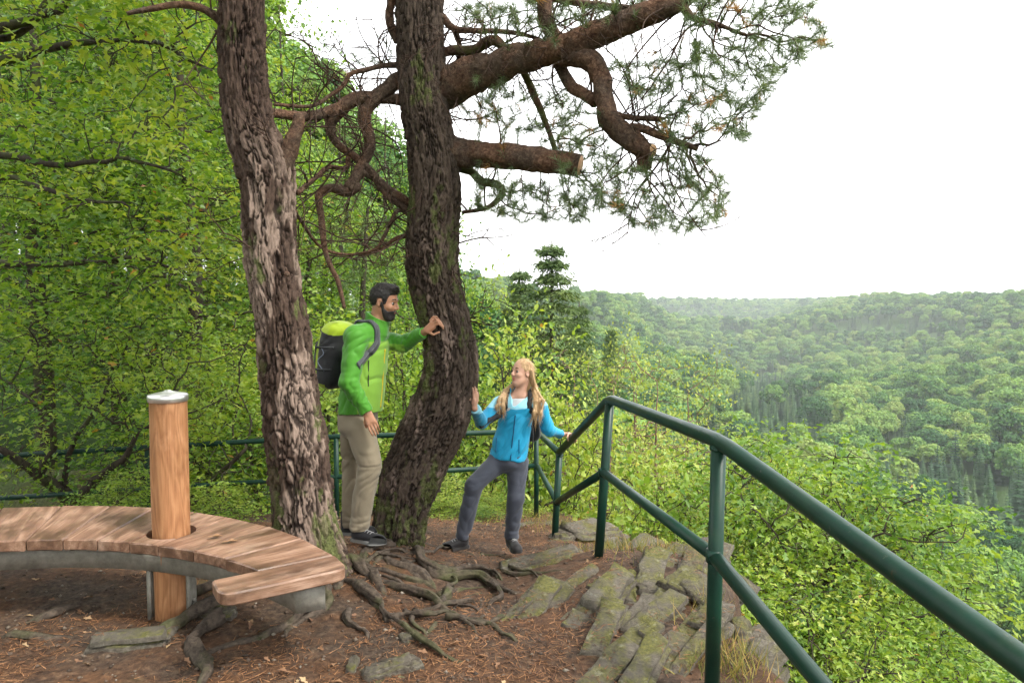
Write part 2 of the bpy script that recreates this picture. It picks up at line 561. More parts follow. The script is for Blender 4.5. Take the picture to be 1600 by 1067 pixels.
def scatter_forest():
    g = np.random.default_rng(5)
    pts = []
    for y0, y1, sp in ((30, 90, 5.0), (90, 420, 7.4), (420, 950, 9.5), (950, 2050, 13.0)):
        ys = np.arange(y0, y1, sp)
        for y in ys:
            xs = np.arange(-0.06 * y if y > 90 else -0.85 * y, 0.86 * y + 10, sp)
            pts.append(np.stack([xs + g.uniform(-.42, .42, len(xs)) * sp, y + g.uniform(-.42, .42, len(xs)) * sp], 1))
    P = np.vstack(pts)
    # the slope right under the lookout keeps its own shrubs and trees
    P = P[~((P[:, 1] < 42) & (P[:, 0] > -6) & (P[:, 0] < 14))]
    Z = height(P[:, 0], P[:, 1])
    P3 = np.column_stack([P, Z])
    pr = project(P3 + np.array([0, 0, 12.0]))
    nz = fbm(np.column_stack([P / 75.0, np.zeros(len(P))]), 3, 33)
    con = nz > 0.26
    def ell(cx, cy, rx, ry): return ((pr[:, 0] - cx) / rx) ** 2 + ((pr[:, 1] - cy) / ry) ** 2 < 1
    con |= ell(1210, 640, 110, 55) | ell(1450, 740, 85, 120) | ell(1400, 505, 110, 16) | ell(1150, 690, 90, 60) | ell(1250, 520, 60, 12)
    con &= g.uniform(size=len(P)) < 0.93
    con &= ~(ell(1540, 900, 110, 90) | ell(1520, 640, 95, 60) | ell(1340, 610, 60, 32) | ell(1250, 540, 170, 26))
    sc = g.uniform(0.6, 1.3, len(P)) ** 1.0 * np.where(P[:, 1] > 900, 1.1, 1.0)
    sc = np.where(con & (P[:, 1] > 150), sc * 0.78, sc)
    tall = np.where(con, 19.0, 15.0) * sc
    tp = project(P3 + np.column_stack([0 * tall, 0 * tall, tall]))
    keep = ~((P[:, 1] < 420) & (tp[:, 1] < skyline(tp[:, 0]) + 15 + 70 * g.uniform(size=len(P)) ** 2) & (tp[:, 0] > 400) & ((P[:, 1] < 110) | ((tp[:, 0] < 1150) & (P[:, 1] < 200))))
    P, P3, con, sc = P[keep], P3[keep], con[keep], sc[keep]
    kind = np.where(con, 4 + g.integers(0, 3, len(P)), g.integers(0, 4, len(P)))
    rot = g.uniform(0, 6.28, len(P))
    return P3, sc, kind, rot

FP, FS, FK, FR = scatter_forest()

def visible_share():
    """how much of the picture each tree holds, nearest first, on a coarse grid"""
    hgt = np.where(FK < 4, 15.0, 19.0) * FS
    wid = np.where(FK < 4, 4.8, 2.3) * FS
    top = project(FP + np.column_stack([0 * hgt, 0 * hgt, hgt])); bot = project(FP + np.column_stack([0 * hgt, 0 * hgt, hgt * 0.3]))
    hw = wid * 1067 / top[:, 2]
    grid = np.zeros((268, 400), bool)
    yy, xx = np.mgrid[0:268, 0:400] * 4.0
    # what the near things hide
    grid |= xx < 900
    grid |= ((xx - 1230) / 220) ** 2 + ((yy - 900) / 225) ** 2 < 1
    grid |= (yy > 540 + (xx - 900) * 0.35) & (xx < 1120)
    share = np.zeros(len(FP))
    for i in np.argsort(FP[:, 1]):
        x0, x1 = (top[i, 0] - hw[i]) / 4, (top[i, 0] + hw[i]) / 4
        y0, y1 = top[i, 1] / 4, bot[i, 1] / 4
        a, b_, c, d = max(0, int(x0)), min(400, int(x1) + 1), max(0, int(y0)), min(268, int(y1) + 1)
        if a >= b_ or c >= d: continue
        s = grid[c:d, a:b_]
        share[i] = (~s).sum()
        s[:] = True
    return share

share = visible_share()
order = np.argsort(-share)
near_b = [i for i in order if FK[i] < 4 and share[i] > 0][:290]
near_c = [i for i in order if FK[i] >= 4 and share[i] > 0][:270]

def zone_label(i):
    con = FK[i] >= 4
    y = FP[i, 1]
    p = project(FP[i] + np.array([0, 0, 12.0]))[0]
    kind = 'dark pointed conifer' if con else 'round-crowned broadleaf tree'
    if y < 130 and p[0] > 1320: z = 'close below the railing'
    elif y < 230: z = 'on the near valley side'
    elif y < 420: z = 'on the valley floor'
    elif y < 900: z = 'on the far hillside'
    else: z = 'small on the distant ridge'
    return kind + ' ' + z, ('conifers ' if con else 'broadleaf trees ') + z

from collections import defaultdict
ORD = ['first', 'second', 'third', 'fourth', 'fifth', 'sixth', 'seventh', 'eighth', 'ninth', 'tenth', 'eleventh', 'twelfth']
cells = defaultdict(list)
for i in near_b + near_c:
    me = (broad_me + coni_me)[FK[i]] if FP[i, 1] > 190 or FK[i] >= 4 else broad_near[FK[i] % 3]
    o = link('conifer_tree' if FK[i] >= 4 else 'broadleaf_tree', me)
    o.location = FP[i]; o.rotation_euler = (0, 0, FR[i]); o.scale = (FS[i], FS[i], FS[i] * (1 + 0.12 * math.sin(FR[i] * 5)))
    lab, grp = zone_label(i)
    cells[lab].append((project(FP[i] + np.array([0, 0, 12.0]))[0][0], o))
    tag(o, lab, 'tree', grp)
for lab, mem in cells.items():          # small stands: each tree by its place in the row
    mem.sort(key=lambda t: t[0])
    if len(mem) == 1: continue
    if len(mem) <= 24:
        h_ = (len(mem) + 1) // 2
        for k, (px_, o) in enumerate(mem):
            o['label'] = lab + ', ' + (ORD[k] + ' from the left' if k < h_ else ORD[len(mem) - 1 - k] + ' from the right')
    else:
        for k, (px_, o) in enumerate(mem):
            third = 'left third' if px_ < 1130 else ('middle third' if px_ < 1360 else 'right third')
            o['label'] = lab + ', ' + third + ' of the valley view'; o['group'] = o['group'] + ', ' + third

rest = np.ones(len(FP), bool); rest[near_b + near_c] = False
def forest_mass(name, sel, label):
    """trees too many and too far to count, as instances on one object"""
    me = bpy.data.meshes.new(name)
    P = FP[sel]
    me.vertices.add(len(P)); me.vertices.foreach_set('co', np.ascontiguousarray(P, np.float32).ravel())
    for nm, arr, ty in (('sc', FS[sel], 'FLOAT'), ('rot', FR[sel], 'FLOAT'), ('kind', FK[sel], 'INT')):
        a = me.attributes.new(nm, ty, 'POINT'); a.data.foreach_set('value', np.ascontiguousarray(arr, np.int32 if ty == 'INT' else np.float32))
    o = link(name, me)
    pc = bpy.data.collections.new('far_tree_kinds')
    for k, pm in enumerate(broad_me + coni_me if name == 'distant_forest' else [broad_near[0], broad_near[1], broad_near[2], broad_near[0]] + coni_me):
        po = bpy.data.objects.new('far_tree_kind_%d' % k, pm); pc.objects.link(po)
    ng = bpy.data.node_groups.new('forest_scatter', 'GeometryNodeTree')
    ng.interface.new_socket('Geometry', in_out='INPUT', socket_type='NodeSocketGeometry')
    ng.interface.new_socket('Geometry', in_out='OUTPUT', socket_type='NodeSocketGeometry')
    N = ng.nodes; L = ng.links
    gi = N.new('NodeGroupInput'); go = N.new('NodeGroupOutput')
    ip = N.new('GeometryNodeInstanceOnPoints')
    ci = N.new('GeometryNodeCollectionInfo'); ci.inputs['Collection'].default_value = pc
    ci.inputs['Separate Children'].default_value = True; ci.inputs['Reset Children'].default_value = True
    def na(n, t):
        a = N.new('GeometryNodeInputNamedAttribute'); a.data_type = t; a.inputs['Name'].default_value = n
        return a.outputs['Attribute']
    cx = N.new('ShaderNodeCombineXYZ'); L.new(na('rot', 'FLOAT'), cx.inputs[2])
    L.new(gi.outputs[0], ip.inputs['Points']); L.new(ci.outputs[0], ip.inputs['Instance'])
    ip.inputs['Pick Instance'].default_value = True
    L.new(na('kind', 'INT'), ip.inputs['Instance Index'])
    L.new(cx.outputs[0], ip.inputs['Rotation']); L.new(na('sc', 'FLOAT'), ip.inputs['Scale'])
    L.new(ip.outputs[0], go.inputs[0])
    md = o.modifiers.new('scatter', 'NODES'); md.node_group = ng
    return tag(o, label, 'forest', kind='stuff')

forest_mass('distant_forest', np.nonzero(rest & ((FP[:, 1] > 90) | (FP[:, 0] > 0)))[0], 'hazy green forest covering the far slopes of the valley')
forest_mass('backdrop_forest', np.nonzero(rest & (FP[:, 1] <= 90) & (FP[:, 0] <= 0))[0], 'deep green wood rising behind the left-hand trees')
# ------------------------------------------------------------------ near trees: skeletons grown towards their leaves
def colonize(A, P0, par0, step, infl, kill, iters, jitter=0.25, droop=0.0, seed=0):
    g = np.random.default_rng(seed)
    P = [np.asarray(P0, float)]
    par = list(par0)
    allP = P[0]
    A = np.asarray(A, float)
    d = np.full(len(A), 1e9); near = np.zeros(len(A), int)
    def upd(newP, off):
        for s in range(0, len(newP), 400):
            q = newP[s:s + 400]
            D = np.sqrt(((A[:, None, :] - q[None]) ** 2).sum(-1))
            k = D.argmin(1); dm = D[np.arange(len(A)), k]
            b = dm < d
            d[b] = dm[b]; near[b] = k[b] + off + s
    upd(allP, 0)
    alive = np.ones(len(A), bool)
    hits = {}
    for it in range(iters):
        alive &= d > kill
        act = alive & (d < infl)
        if not act.any(): break
        idx = near[act]
        v = A[act] - allP[idx]
        v /= np.linalg.norm(v, axis=1)[:, None] + 1e-9
        u, inv = np.unique(idx, return_inverse=True)
        S = np.zeros((len(u), 3)); np.add.at(S, inv, v)
        S /= np.linalg.norm(S, axis=1)[:, None] + 1e-9
        S += g.normal(size=S.shape) * jitter
        S[:, 2] -= droop
        S /= np.linalg.norm(S, axis=1)[:, None] + 1e-9
        ok = np.array([hits.get(int(k), 0) < 3 for k in u])
        if not ok.any(): break
        for k in u: hits[int(k)] = hits.get(int(k), 0) + 1
        # attractors whose node is worn out are given up
        bad = np.isin(near, u[~ok]) & act; alive[bad] = False
        newP = allP[u[ok]] + S[ok] * step
        off = len(allP)
        par += [int(k) for k in u[ok]]
        allP = np.vstack([allP, newP])
        upd(newP, off)
    return allP, np.array(par)

def skeleton_geo(G, P, par, r0, power=2.3, rmax=None, base_r=None, nmin=4, step_keep=0, start=0, **attrs):
    n = len(P)
    acc = np.zeros(n)
    rad = np.zeros(n)
    big = np.full(n, -1); bigr = np.zeros(n)
    for i in range(n - 1, -1, -1):
        rad[i] = max(r0, acc[i] ** (1 / power)) if acc[i] > 0 else r0
        if base_r is not None and i < len(base_r): rad[i] = max(base_r[i], 0)
        p = par[i]
        if p >= 0:
            acc[p] += rad[i] ** power
            if rad[i] > bigr[p]: bigr[p] = rad[i]; big[p] = i
    if rmax: rad = np.minimum(rad, rmax)
    isbig = np.zeros(n, bool)
    isbig[big[big >= 0]] = True
    for i in range(start, n):
        if isbig[i] and par[i] >= start: continue
        chain = [par[i]] if par[i] >= 0 else []
        k = i
        while k >= 0:
            chain.append(k); k = big[k]
        if len(chain) < 2: continue
        path = np.column_stack([P[chain], rad[chain]])
        if par[i] >= 0: path[0, 3] = min(path[0, 3], path[1, 3] * 1.25)
        path[-1, 3] *= 0.5
        mr = path[:, 3].max()
        G.tube(path, 10 if mr > 0.08 else (7 if mr > 0.025 else nmin), **attrs)
    return rad, big

LEAF_T = {
    'kite': (np.array([[0, 0, 0], [.45, .5, .06], [1, 0, -.05], [.45, -.5, .06]]), np.array([[0, 3, 2], [0, 2, 1]])),
    'oval': (np.array([[0, 0, 0], [.28, .40, .05], [.62, .46, .04], [1, 0, -.10], [.62, -.46, .04], [.28, -.40, .05]]),
             np.array([[0, 5, 4, 3], [0, 3, 2, 1]])),
    'lobed': (np.array([[0, 0, 0], [.22, .26, .04], [.36, .16, .02], [.60, .52, .07], [.72, .26, .02], [1, 0, -.10],
                        [.72, -.26, .02], [.60, -.52, .07], [.36, -.16, .02], [.22, -.26, .04], [.45, 0, -.02]]),
              np.array([[10, 0, 1], [10, 1, 2], [10, 2, 3], [10, 3, 4], [10, 4, 5], [10, 5, 6], [10, 6, 7], [10, 7, 8], [10, 8, 9], [10, 9, 0]])),
}
def unit(v): return v / (np.linalg.norm(v, axis=-1, keepdims=True) + 1e-9)

def leaves_geo(G, P, D, N, L, Wd, tint, shape='kite'):
    T, F = LEAF_T[shape]
    n, k = len(P), len(T)
    D = unit(D); N = unit(N - D * (N * D).sum(1)[:, None]); B = np.cross(N, D)
    V = (P[:, None, :] + D[:, None, :] * (T[None, :, 0] * L[:, None])[..., None]
         + B[:, None, :] * (T[None, :, 1] * Wd[:, None])[..., None] + N[:, None, :] * (T[None, :, 2] * L[:, None])[..., None])
    FF = (np.arange(n)[:, None, None] * k + F[None]).reshape(-1, F.shape[1])
    G.add(V.reshape(-1, 3), FF, tint=np.repeat(np.clip(tint, 0, 1), k))

def sprays(G, P, D, per, Lm, ratio, shape, seed, flat=0.55, spread=0.16, tint=(0.5, 0.14), sun_tint=0.0, odd=0.006):
    """leaf sprays: each at P pointing along D, leaves to both sides of a short twig, in flattish layers"""
    g = np.random.default_rng(seed)
    n = len(P)
    P = np.repeat(P, per, 0); D = unit(np.repeat(D, per, 0))
    base_t = np.repeat(g.normal(size=n) * tint[1] * 0.8, per)
    t = np.tile(np.linspace(0, 1, per), n)
    side = np.tile(np.where(np.arange(per) % 2 == 0, 1.0, -1.0), n)
    up = np.array([0, 0, 1.0])
    sx = unit(np.cross(D, up) + 1e-3)
    m = n * per
    pos = P + D * (t * spread * 1.6)[:, None] + g.normal(size=(m, 3)) * spread * np.array([.55, .55, .38])
    ld = D * (0.35 + 0.5 * t)[:, None] + sx * (side * g.uniform(0.4, 1.0, m))[:, None] + g.normal(size=(m, 3)) * 0.28
    ld[:, 2] -= g.uniform(0.0, 0.45, m)
    nn = up * flat + g.normal(size=(m, 3)) * (1 - flat) * 0.85
    L = Lm * g.uniform(0.5, 1.35, m)
    tt = tint[0] + base_t + g.normal(size=m) * tint[1] * 0.6 + 0.42 * fbm(P * 1.1, 2, 7 + seed)
    od = g.uniform(size=m) < odd
    tt = np.where(od, 0.985, np.where(tt > 0.72, 0.72 + (tt - 0.72) * 0.45, tt)); tt = np.where(od, tt, np.minimum(tt, 0.92))
    leaves_geo(G, pos, ld, nn, L, L * ratio * g.uniform(0.8, 1.2, m), tt, shape)

def mat_branch(name, c0, c1, scale=30, stretch=(1, 1, 0.25), moss=0.0):
    m, nt, b = new_mat(name)
    n = noise_tex(nt, scale, 5, 0.65, stretch=stretch)
    c = ramp(nt, n, [(0.3, c0), (0.7, c1)])
    if moss:
        n2 = noise_tex(nt, 3.0, 4, 0.6)
        c = mixc(nt, ramp(nt, n2, [(0.5, (0, 0, 0)), (0.66, (moss, moss, moss))]), c, (0.07, 0.095, 0.02))
    setc(nt, b, c, 0.85, 0.2)
    bump(nt, b, n, 0.8, 0.01)
    return m
M_TWIG = mat_branch('dark_branch_bark', (0.020, 0.016, 0.012), (0.07, 0.055, 0.04), 30, moss=0.5)
M_BIRCH = mat_branch('birch_twig_bark', (0.10, 0.055, 0.04), (0.24, 0.16, 0.12), 20)
STOPS_OAK = [(0.0, (0.022, 0.070, 0.014)), (0.35, (0.078, 0.175, 0.020)), (0.65, (0.19, 0.305, 0.032)), (0.93, (0.34, 0.40, 0.055)), (0.97, (0.34, 0.19, 0.04)), (1.0, (0.30, 0.12, 0.04))]
STOPS_BRIGHT = [(0.0, (0.050, 0.125, 0.018)), (0.35, (0.14, 0.25, 0.030)), (0.65, (0.255, 0.355, 0.050)), (0.93, (0.40, 0.44, 0.09)), (0.97, (0.42, 0.26, 0.06)), (1.0, (0.36, 0.17, 0.06))]
STOPS_BIRCH = [(0.0, (0.14, 0.21, 0.04)), (0.5, (0.30, 0.375, 0.08)), (0.93, (0.46, 0.48, 0.15)), (1.0, (0.45, 0.34, 0.10))]
STOPS_LARCH = [(0.0, (0.05, 0.12, 0.022)), (0.5, (0.13, 0.23, 0.04)), (0.93, (0.24, 0.32, 0.07)), (1.0, (0.35, 0.27, 0.09))]
M_OAK = leaf_material('oak_leaf', STOPS_OAK, 0.46, 0.38, 0.30)
M_BRIGHT = leaf_material('bright_oak_leaf', STOPS_BRIGHT, 0.44, 0.40, 0.30)
M_BIRCHL = leaf_material('birch_leaf', STOPS_BIRCH, 0.40, 0.45, 0.2)
M_LARCH = leaf_material('larch_needle', STOPS_LARCH, 0.30, 0.55, 0.3)

def in_blobs(blobs, n, g, cl=(.3, .3, .07), per=10):
    vol = np.array([np.prod(b[1]) for b in blobs]); vol = vol / vol.sum()
    k = g.choice(len(blobs), n, p=vol)
    nc = max(4, n // per)
    kc = k[:nc]
    d = unit(g.normal(size=(nc, 3))) * (g.uniform(0.25, 1, (nc, 1)) ** 0.45)
    C = np.array([blobs[i][0] for i in kc]) + d * np.array([blobs[i][1] for i in kc])
    # leaves sit in flat layered sprays with gaps between them
    return C[g.integers(0, nc, n)] + g.normal(size=(n, 3)) * np.asarray(cl)

def tree_meshes(trunk, blobs, natt, step, kill, infl, r0, per, Lm, ratio, shape, seed, sub=2, spread=0.16, tint=(0.5, 0.14), flat=0.55, droop=0.0, rmax=None, odd=0.006, iters=70, cl=(.34, .34, .08)):
    """returns (wood mesh, leaf mesh) of one tree in its own frame; trunk rows x,y,z,r"""
    g = np.random.default_rng(seed)
    tr = catmull(np.array(trunk, float), step)
    A = in_blobs(blobs, natt, g, cl)
    par0 = [-1] + list(range(len(tr) - 1))
    P, par = colonize(A, tr[:, :3], par0, step, infl, kill, iters, 0.28, droop, seed)
    GW = Geo()
    rad, big = skeleton_geo(GW, P, par, r0, 2.35, rmax, tr[:, 3])
    kids = np.bincount(par[par >= 0], minlength=len(P))
    thin = np.nonzero((np.arange(len(P)) >= len(tr)) & (rad < r0 * 2.2))[0]
    D = P[thin] - P[par[thin]]
    Q = np.repeat(P[thin], sub, 0) + g.normal(size=(len(thin) * sub, 3)) * spread * 0.9
    DD = np.repeat(unit(D), sub, 0) + g.normal(size=(len(thin) * sub, 3)) * 0.5
    DD[:, 2] *= 0.5
    GL = Geo()
    sprays(GL, Q, DD, per, Lm, ratio, shape, seed + 1, flat, spread, tint, odd=odd)
    return GW.mesh('trunk'), GL.mesh('crown', False), len(Q) * per

def add_tree(name, meshes, wmat, lmat, label, loc, rz, scale, group=None, tilt=(0, 0)):
    e = empty(name, loc, label, 'tree' if 'shrub' not in name else 'shrub', group)
    e.rotation_euler = (tilt[0], tilt[1], rz)
    e.scale = scale if hasattr(scale, '__len__') else (scale,) * 3
    w = link('trunk', meshes[0], wmat, e)
    l = link('crown', meshes[1], lmat, e)
    # a shared mesh keeps its first leaf material; others are set on the object
    if l.material_slots and l.material_slots[0].material is not lmat:
        l.material_slots[0].link = 'OBJECT'; l.material_slots[0].material = lmat
    return e

# kinds ------------------------------------------------------------
K_FOREST = tree_meshes([[0, 0, -1.5, .17], [0.05, 0, 1.5, .15], [-.1, .1, 4, .12], [0.1, 0, 7, .07], [0, 0, 9, .03]],
    [((0, 0, 3.2), (2.2, 2.2, 1.3)), ((0.8, .4, 5.0), (2.1, 2.1, 1.3)), ((-.9, -.3, 5.6), (1.9, 1.9, 1.2)), ((.2, -.6, 7.4), (1.7, 1.7, 1.3)), ((-.2, .4, 8.8), (1.2, 1.2, 1.2)), ((-.6, .8, 2.0), (2.0, 1.8, .9))],
    1100, 0.24, 0.26, 2.4, 0.007, 8, 0.105, 0.55, 'kite', 21, sub=2, spread=0.22, tint=(0.42, 0.17))
K_FOREST2 = tree_meshes([[0, 0, -1.5, .15], [-.1, 0, 2.0, .13], [.15, .1, 5, .10], [0, 0, 8, .05]],
    [((0, .3, 3.6), (2.4, 2.0, 1.5)), ((1.0, -.4, 5.6), (1.7, 1.8, 1.4)), ((-1.1, .2, 5.0), (1.7, 1.7, 1.5)), ((0, 0, 7.6), (1.6, 1.6, 1.4)), ((.5, .2, 1.7), (2.0, 1.9, .9))],
    1000, 0.24, 0.26, 2.4, 0.007, 8, 0.10, 0.55, 'kite', 22, sub=2, spread=0.22, tint=(0.45, 0.17))
K_OAK = tree_meshes([[0, 0, -3.5, .13], [.15, .1, -1.6, .11], [.0, .1, -.2, .085], [.25, 0, .9, .05]],
    [((0, 0, 1.9), (1.5, 1.4, .95)), ((-.9, .2, 1.0), (1.1, 1.1, .8)), ((1.1, 0, .9), (1.0, 1.1, .85)), ((.3, -.5, -.1), (1.5, 1.2, .7)), ((-.5, .4, -.9), (1.5, 1.3, .7))],
    1800, 0.105, 0.11, 1.6, 0.0042, 7, 0.084, 0.56, 'lobed', 23, sub=1, spread=0.13, tint=(0.50, 0.16), flat=0.5, cl=(.24, .24, .07))
K_SHRUB = tree_meshes([[0, 0, -.4, .05], [.05, 0, .5, .04], [.0, .1, 1.2, .02]],
    [((0, 0, 1.1), (1.1, 1.0, .6)), ((.4, 0, 1.7), (.8, .8, .5)), ((-.4, .2, .6), (1.1, 1.0, .5)), ((.2, -.2, 2.2), (.55, .55, .5))],
    900, 0.11, 0.12, 1.4, 0.004, 7, 0.07, 0.56, 'oval', 24, sub=1, spread=0.12, tint=(0.46, 0.16), cl=(.17, .17, .05))
K_BIRCH = tree_meshes([[0, 0, -3, .07], [.1, 0, 0, .055], [.0, .1, 2.2, .035], [.15, 0, 4.2, .012]],
    [((0, 0, 1.2), (1.3, 1.2, 1.0)), ((.3, 0, 2.4), (1.2, 1.1, .9)), ((-.3, .2, 3.3), (.9, .9, .8)), ((.2, 0, 4.2), (.6, .6, .7)), ((-.5, .2, .2), (1.3, 1.2, .8))],
    1100, 0.14, 0.14, 1.8, 0.0035, 8, 0.05, 0.62, 'kite', 25, sub=1, spread=0.15, tint=(0.5, 0.16), flat=0.25, droop=0.04, cl=(.22, .22, .14))
K_LARCH = tree_meshes([[0, 0, -1.5, .16], [0, 0, 3, .12], [.05, 0, 7, .06], [0, 0, 10, .015]],
    [((0, 0, 2.5), (2.3, 2.3, .9)), ((0, 0, 4.2), (2.0, 2.0, .9)), ((0, 0, 6), (1.6, 1.6, .9)), ((0, 0, 7.8), (1.1, 1.1, .9)), ((0, 0, 9.3), (.6, .6, .9))],
    1000, 0.26, 0.26, 2.4, 0.006, 20, 0.11, 0.16, 'kite', 26, sub=1, spread=0.20, tint=(0.5, 0.16), flat=0.2, droop=0.08, cl=(.4, .4, .07))

def spruce_meshes(seed, H=11.0, W=2.7):
    g = np.random.default_rng(seed)
    GW, GL = Geo(), Geo()
    GW.tube(np.array([[0, 0, -3, .17], [0, 0, H * .5, .09], [0, 0, H, .012]]), 8)
    z = 0.6
    P, D = [], []
    while z < H - 0.1:
        f = z / H
        nb = int(round(7 - 2 * f))
        ph0 = g.uniform(0, 6.28)
        for k in range(nb):
            ph = ph0 + k * 6.283 / nb + g.uniform(-.35, .35)
            L = W * (1 - f) ** .85 * g.uniform(.6, 1.15) + 0.05
            q = np.linspace(0, 1, 7)
            d = np.array([math.cos(ph), math.sin(ph), 0]); s = np.array([-d[1], d[0], 0])
            mid = np.array([0, 0, z]) + d * (L * q)[:, None] + np.array([0, 0, 1.]) * (-.30 * L * q + .16 * L * q ** 3)[:, None]
            GW.tube(np.column_stack([mid, np.linspace(.02 * (1 - f) + .006, .004, 7)]), 4)
            for i in range(1, 7):
                for sd in (-1, 1):
                    m_ = int(2 + 4 * (L / W))
                    for _ in range(2):
                        P.append(mid[i] + g.normal(size=3) * 0.03); D.append(d * 0.8 + s * sd * g.uniform(.3, 1.1) + np.array([0, 0, -.45 + g.uniform(-.2, .2)]))
        z += 0.42 * (1 - 0.4 * f)
    P, D = np.array(P), np.array(D)
    sprays(GL, P, D, 8, 0.12, 0.20, 'kite', seed + 1, 0.3, 0.09, (0.45, 0.16), odd=0)
    return GW.mesh('trunk'), GL.mesh('crown', False), len(P) * 6
K_SPRUCE = spruce_meshes(41)
M_SPRUCE = leaf_material('spruce_needle', [(0.0, (0.035, 0.080, 0.026)), (0.5, (0.10, 0.16, 0.045)), (1.0, (0.21, 0.26, 0.07))], 0.15, 0.6, 0.15)
print('LEAVES', [k[2] for k in (K_FOREST, K_FOREST2, K_OAK, K_SHRUB, K_BIRCH, K_LARCH, K_SPRUCE)])

def plant(kind, H0, name, px, Y, top, wid, lmat, label, rz=0.0, wmat=None, group=None, zbase=None):
    """kind stands on the slope at photo column px and distance Y, its top reaching photo row top"""
    p = at(px, 500, Y)
    zt = at(px, top, Y)[2]
    zg = float(height(p[0], p[1])) if zbase is None else zbase
    zg = max(zg, zt - H0 * 1.6) if zbase is None else zg
    s = (zt - zg) / H0
    if kind is K_SPRUCE: wid = wid * s
    return add_tree(name, kind, wmat or M_TWIG, lmat, label, (p[0], p[1], zg), rz, (wid, wid, s), group)

G_LEFT = 'trees of the wood behind the bench'
for i, (k, px, Y, top, wid, mt, lab) in enumerate([
    (0, 60, 11.0, -190, 1.0, M_OAK, 'tall leafy tree at the far left edge behind the bench'),
    (1, 185, 12.5, -190, 1.0, M_OAK, 'tall leafy tree rising behind the wooden post'),
    (0, 300, 11.2, -110, .85, M_BRIGHT, 'light green leafy tree just left of the nearer pine trunk'),
    (1, 395, 15.0, -70, .9, M_BRIGHT, 'pale leafy tree mostly hidden behind the nearer pine trunk'),
    (0, 110, 16.5, -260, 1.2, M_OAK, 'dark leafy tree deep in the left wood'),
    (1, 250, 18.0, -200, 1.2, M_OAK, 'leafy tree deep in the wood above the post'),
    (0, 20, 21.0, -300, 1.4, M_OAK, 'dark tree farthest back at the left edge'),
    (1, 345, 21.0, -120, 1.2, M_BRIGHT, 'sunlit tree far behind the nearer pine trunk'),
    (0, 480, 13.5, 205, .75, M_BRIGHT, 'low leafy tree seen between the two pines beside the nearer trunk'),
    (1, 575, 12.5, 255, .7, M_BRIGHT, 'low leafy tree seen between the two pines above the man'),
    (0, 640, 16.0, 270, .8, M_BRIGHT, 'leafy tree behind the farther pine trunk'),
    (1, 735, 15.0, 440, .75, M_BRIGHT, 'bright leafy tree right of the farther pine trunk')]):
    plant((K_FOREST, K_FOREST2)[k], (10.0, 9.0)[k], 'leafy_tree', px, Y, top, wid, mt, lab, i * 1.7, group=G_LEFT)
for i, (px, Y, top, wid, lab) in enumerate([
    (445, 19.0, 10, 1.0, 'feathery larch with its tip between the two pine trunks'),
    (535, 22.0, 125, .95, 'feathery larch under the patch of white sky between the pines'),
    (605, 25.0, 165, 1.0, 'feathery larch close behind the farther pine trunk'),
    (240, 14.0, -220, 1.0, 'feathery larch in the left wood above the post')]):
    plant(K_LARCH, 10.0, 'larch_tree', px, Y, top, wid, M_LARCH, lab, i * 2.1, group='larches in the wood')
for i, (px, Y, top, wid, lab) in enumerate([
    (862, 21.0, 372, .95, 'tall dark spruce standing right of the farther pine'),
    (905, 27.0, 470, .8, 'shorter spruce beside the tall spruce'),
    (812, 25.0, 415, .9, 'spruce left of the tall spruce, half hidden'),
    (955, 46.0, 510, .8, 'small distant spruce tip left of the railing peak')]):
    plant(K_SPRUCE, 11.0, 'spruce_tree', px, Y, top, wid, M_SPRUCE, lab, i * 1.3, group='spruces beyond the lookout')
for i, (px, Y, top, wid, mt, lab) in enumerate([
    (300, 8.9, 545, 1.1, M_OAK, 'leafy shrub behind the railing right of the wooden post'),
    (395, 9.2, 520, 1.0, M_OAK, 'leafy shrub behind the nearer pine trunk'),
    (500, 9.0, 470, 1.0, M_BRIGHT, 'bright leafy shrub behind the backpack of the man'),
    (600, 9.4, 500, 1.0, M_BRIGHT, 'bright leafy shrub between the man and the farther pine'),
    (668, 9.8, 520, 1.0, M_OAK, 'leafy shrub behind the foot of the farther pine'),
    (760, 9.2, 505, 1.05, M_BRIGHT, 'bright leafy shrub behind the raised hand of the woman'),
    (835, 9.6, 490, 1.1, M_BRIGHT, 'bright leafy shrub right behind the head of the woman'),
    (905, 9.0, 610, 1.0, M_BRIGHT, 'bright leafy shrub behind the short railing post'),
    (980, 8.0, 700, 1.0, M_BRIGHT, 'leafy shrub below the peak of the railing'),
    (1060, 7.2, 755, 1.0, M_BRIGHT, 'leafy shrub growing against the rock edge'),
    (690, 7.9, 735, .45, M_BRIGHT, 'small low shrub at the right foot of the farther pine'),
    (590, 8.2, 690, .6, M_OAK, 'small low shrub behind the legs of the man')]):
    plant(K_SHRUB, 2.6, 'leafy_shrub', px, Y, top, wid, mt, lab, i * 2.3, group='shrubs behind the railing')
for i, (px, Y, top, wid, lab) in enumerate([
    (945, 11.0, 528, 1.0, 'yellow-green birch sapling left of the railing peak'),
    (1035, 11.5, 520, 1.05, 'yellow-green birch with bare reddish twigs right of the railing peak'),
    (1100, 12.5, 575, 1.0, 'yellow-green birch at the edge of the valley view'),
    (985, 15.5, 545, 1.2, 'pale birch behind the nearer birches'),
    (895, 14.0, 520, 1.1, 'pale birch below the tall spruce'),
    (1005, 13.0, 528, 1.1, 'airy birch right above the railing peak'),
    (1070, 14.5, 548, 1.1, 'airy birch left of the valley view'),
    (925, 12.2, 540, 1.0, 'airy birch right of the bright shrub')]):
    plant(K_BIRCH, 5.0, 'birch_tree', px, Y, top, wid, M_BIRCHL, lab, i * 1.9, M_BIRCH, 'birches below the lookout')
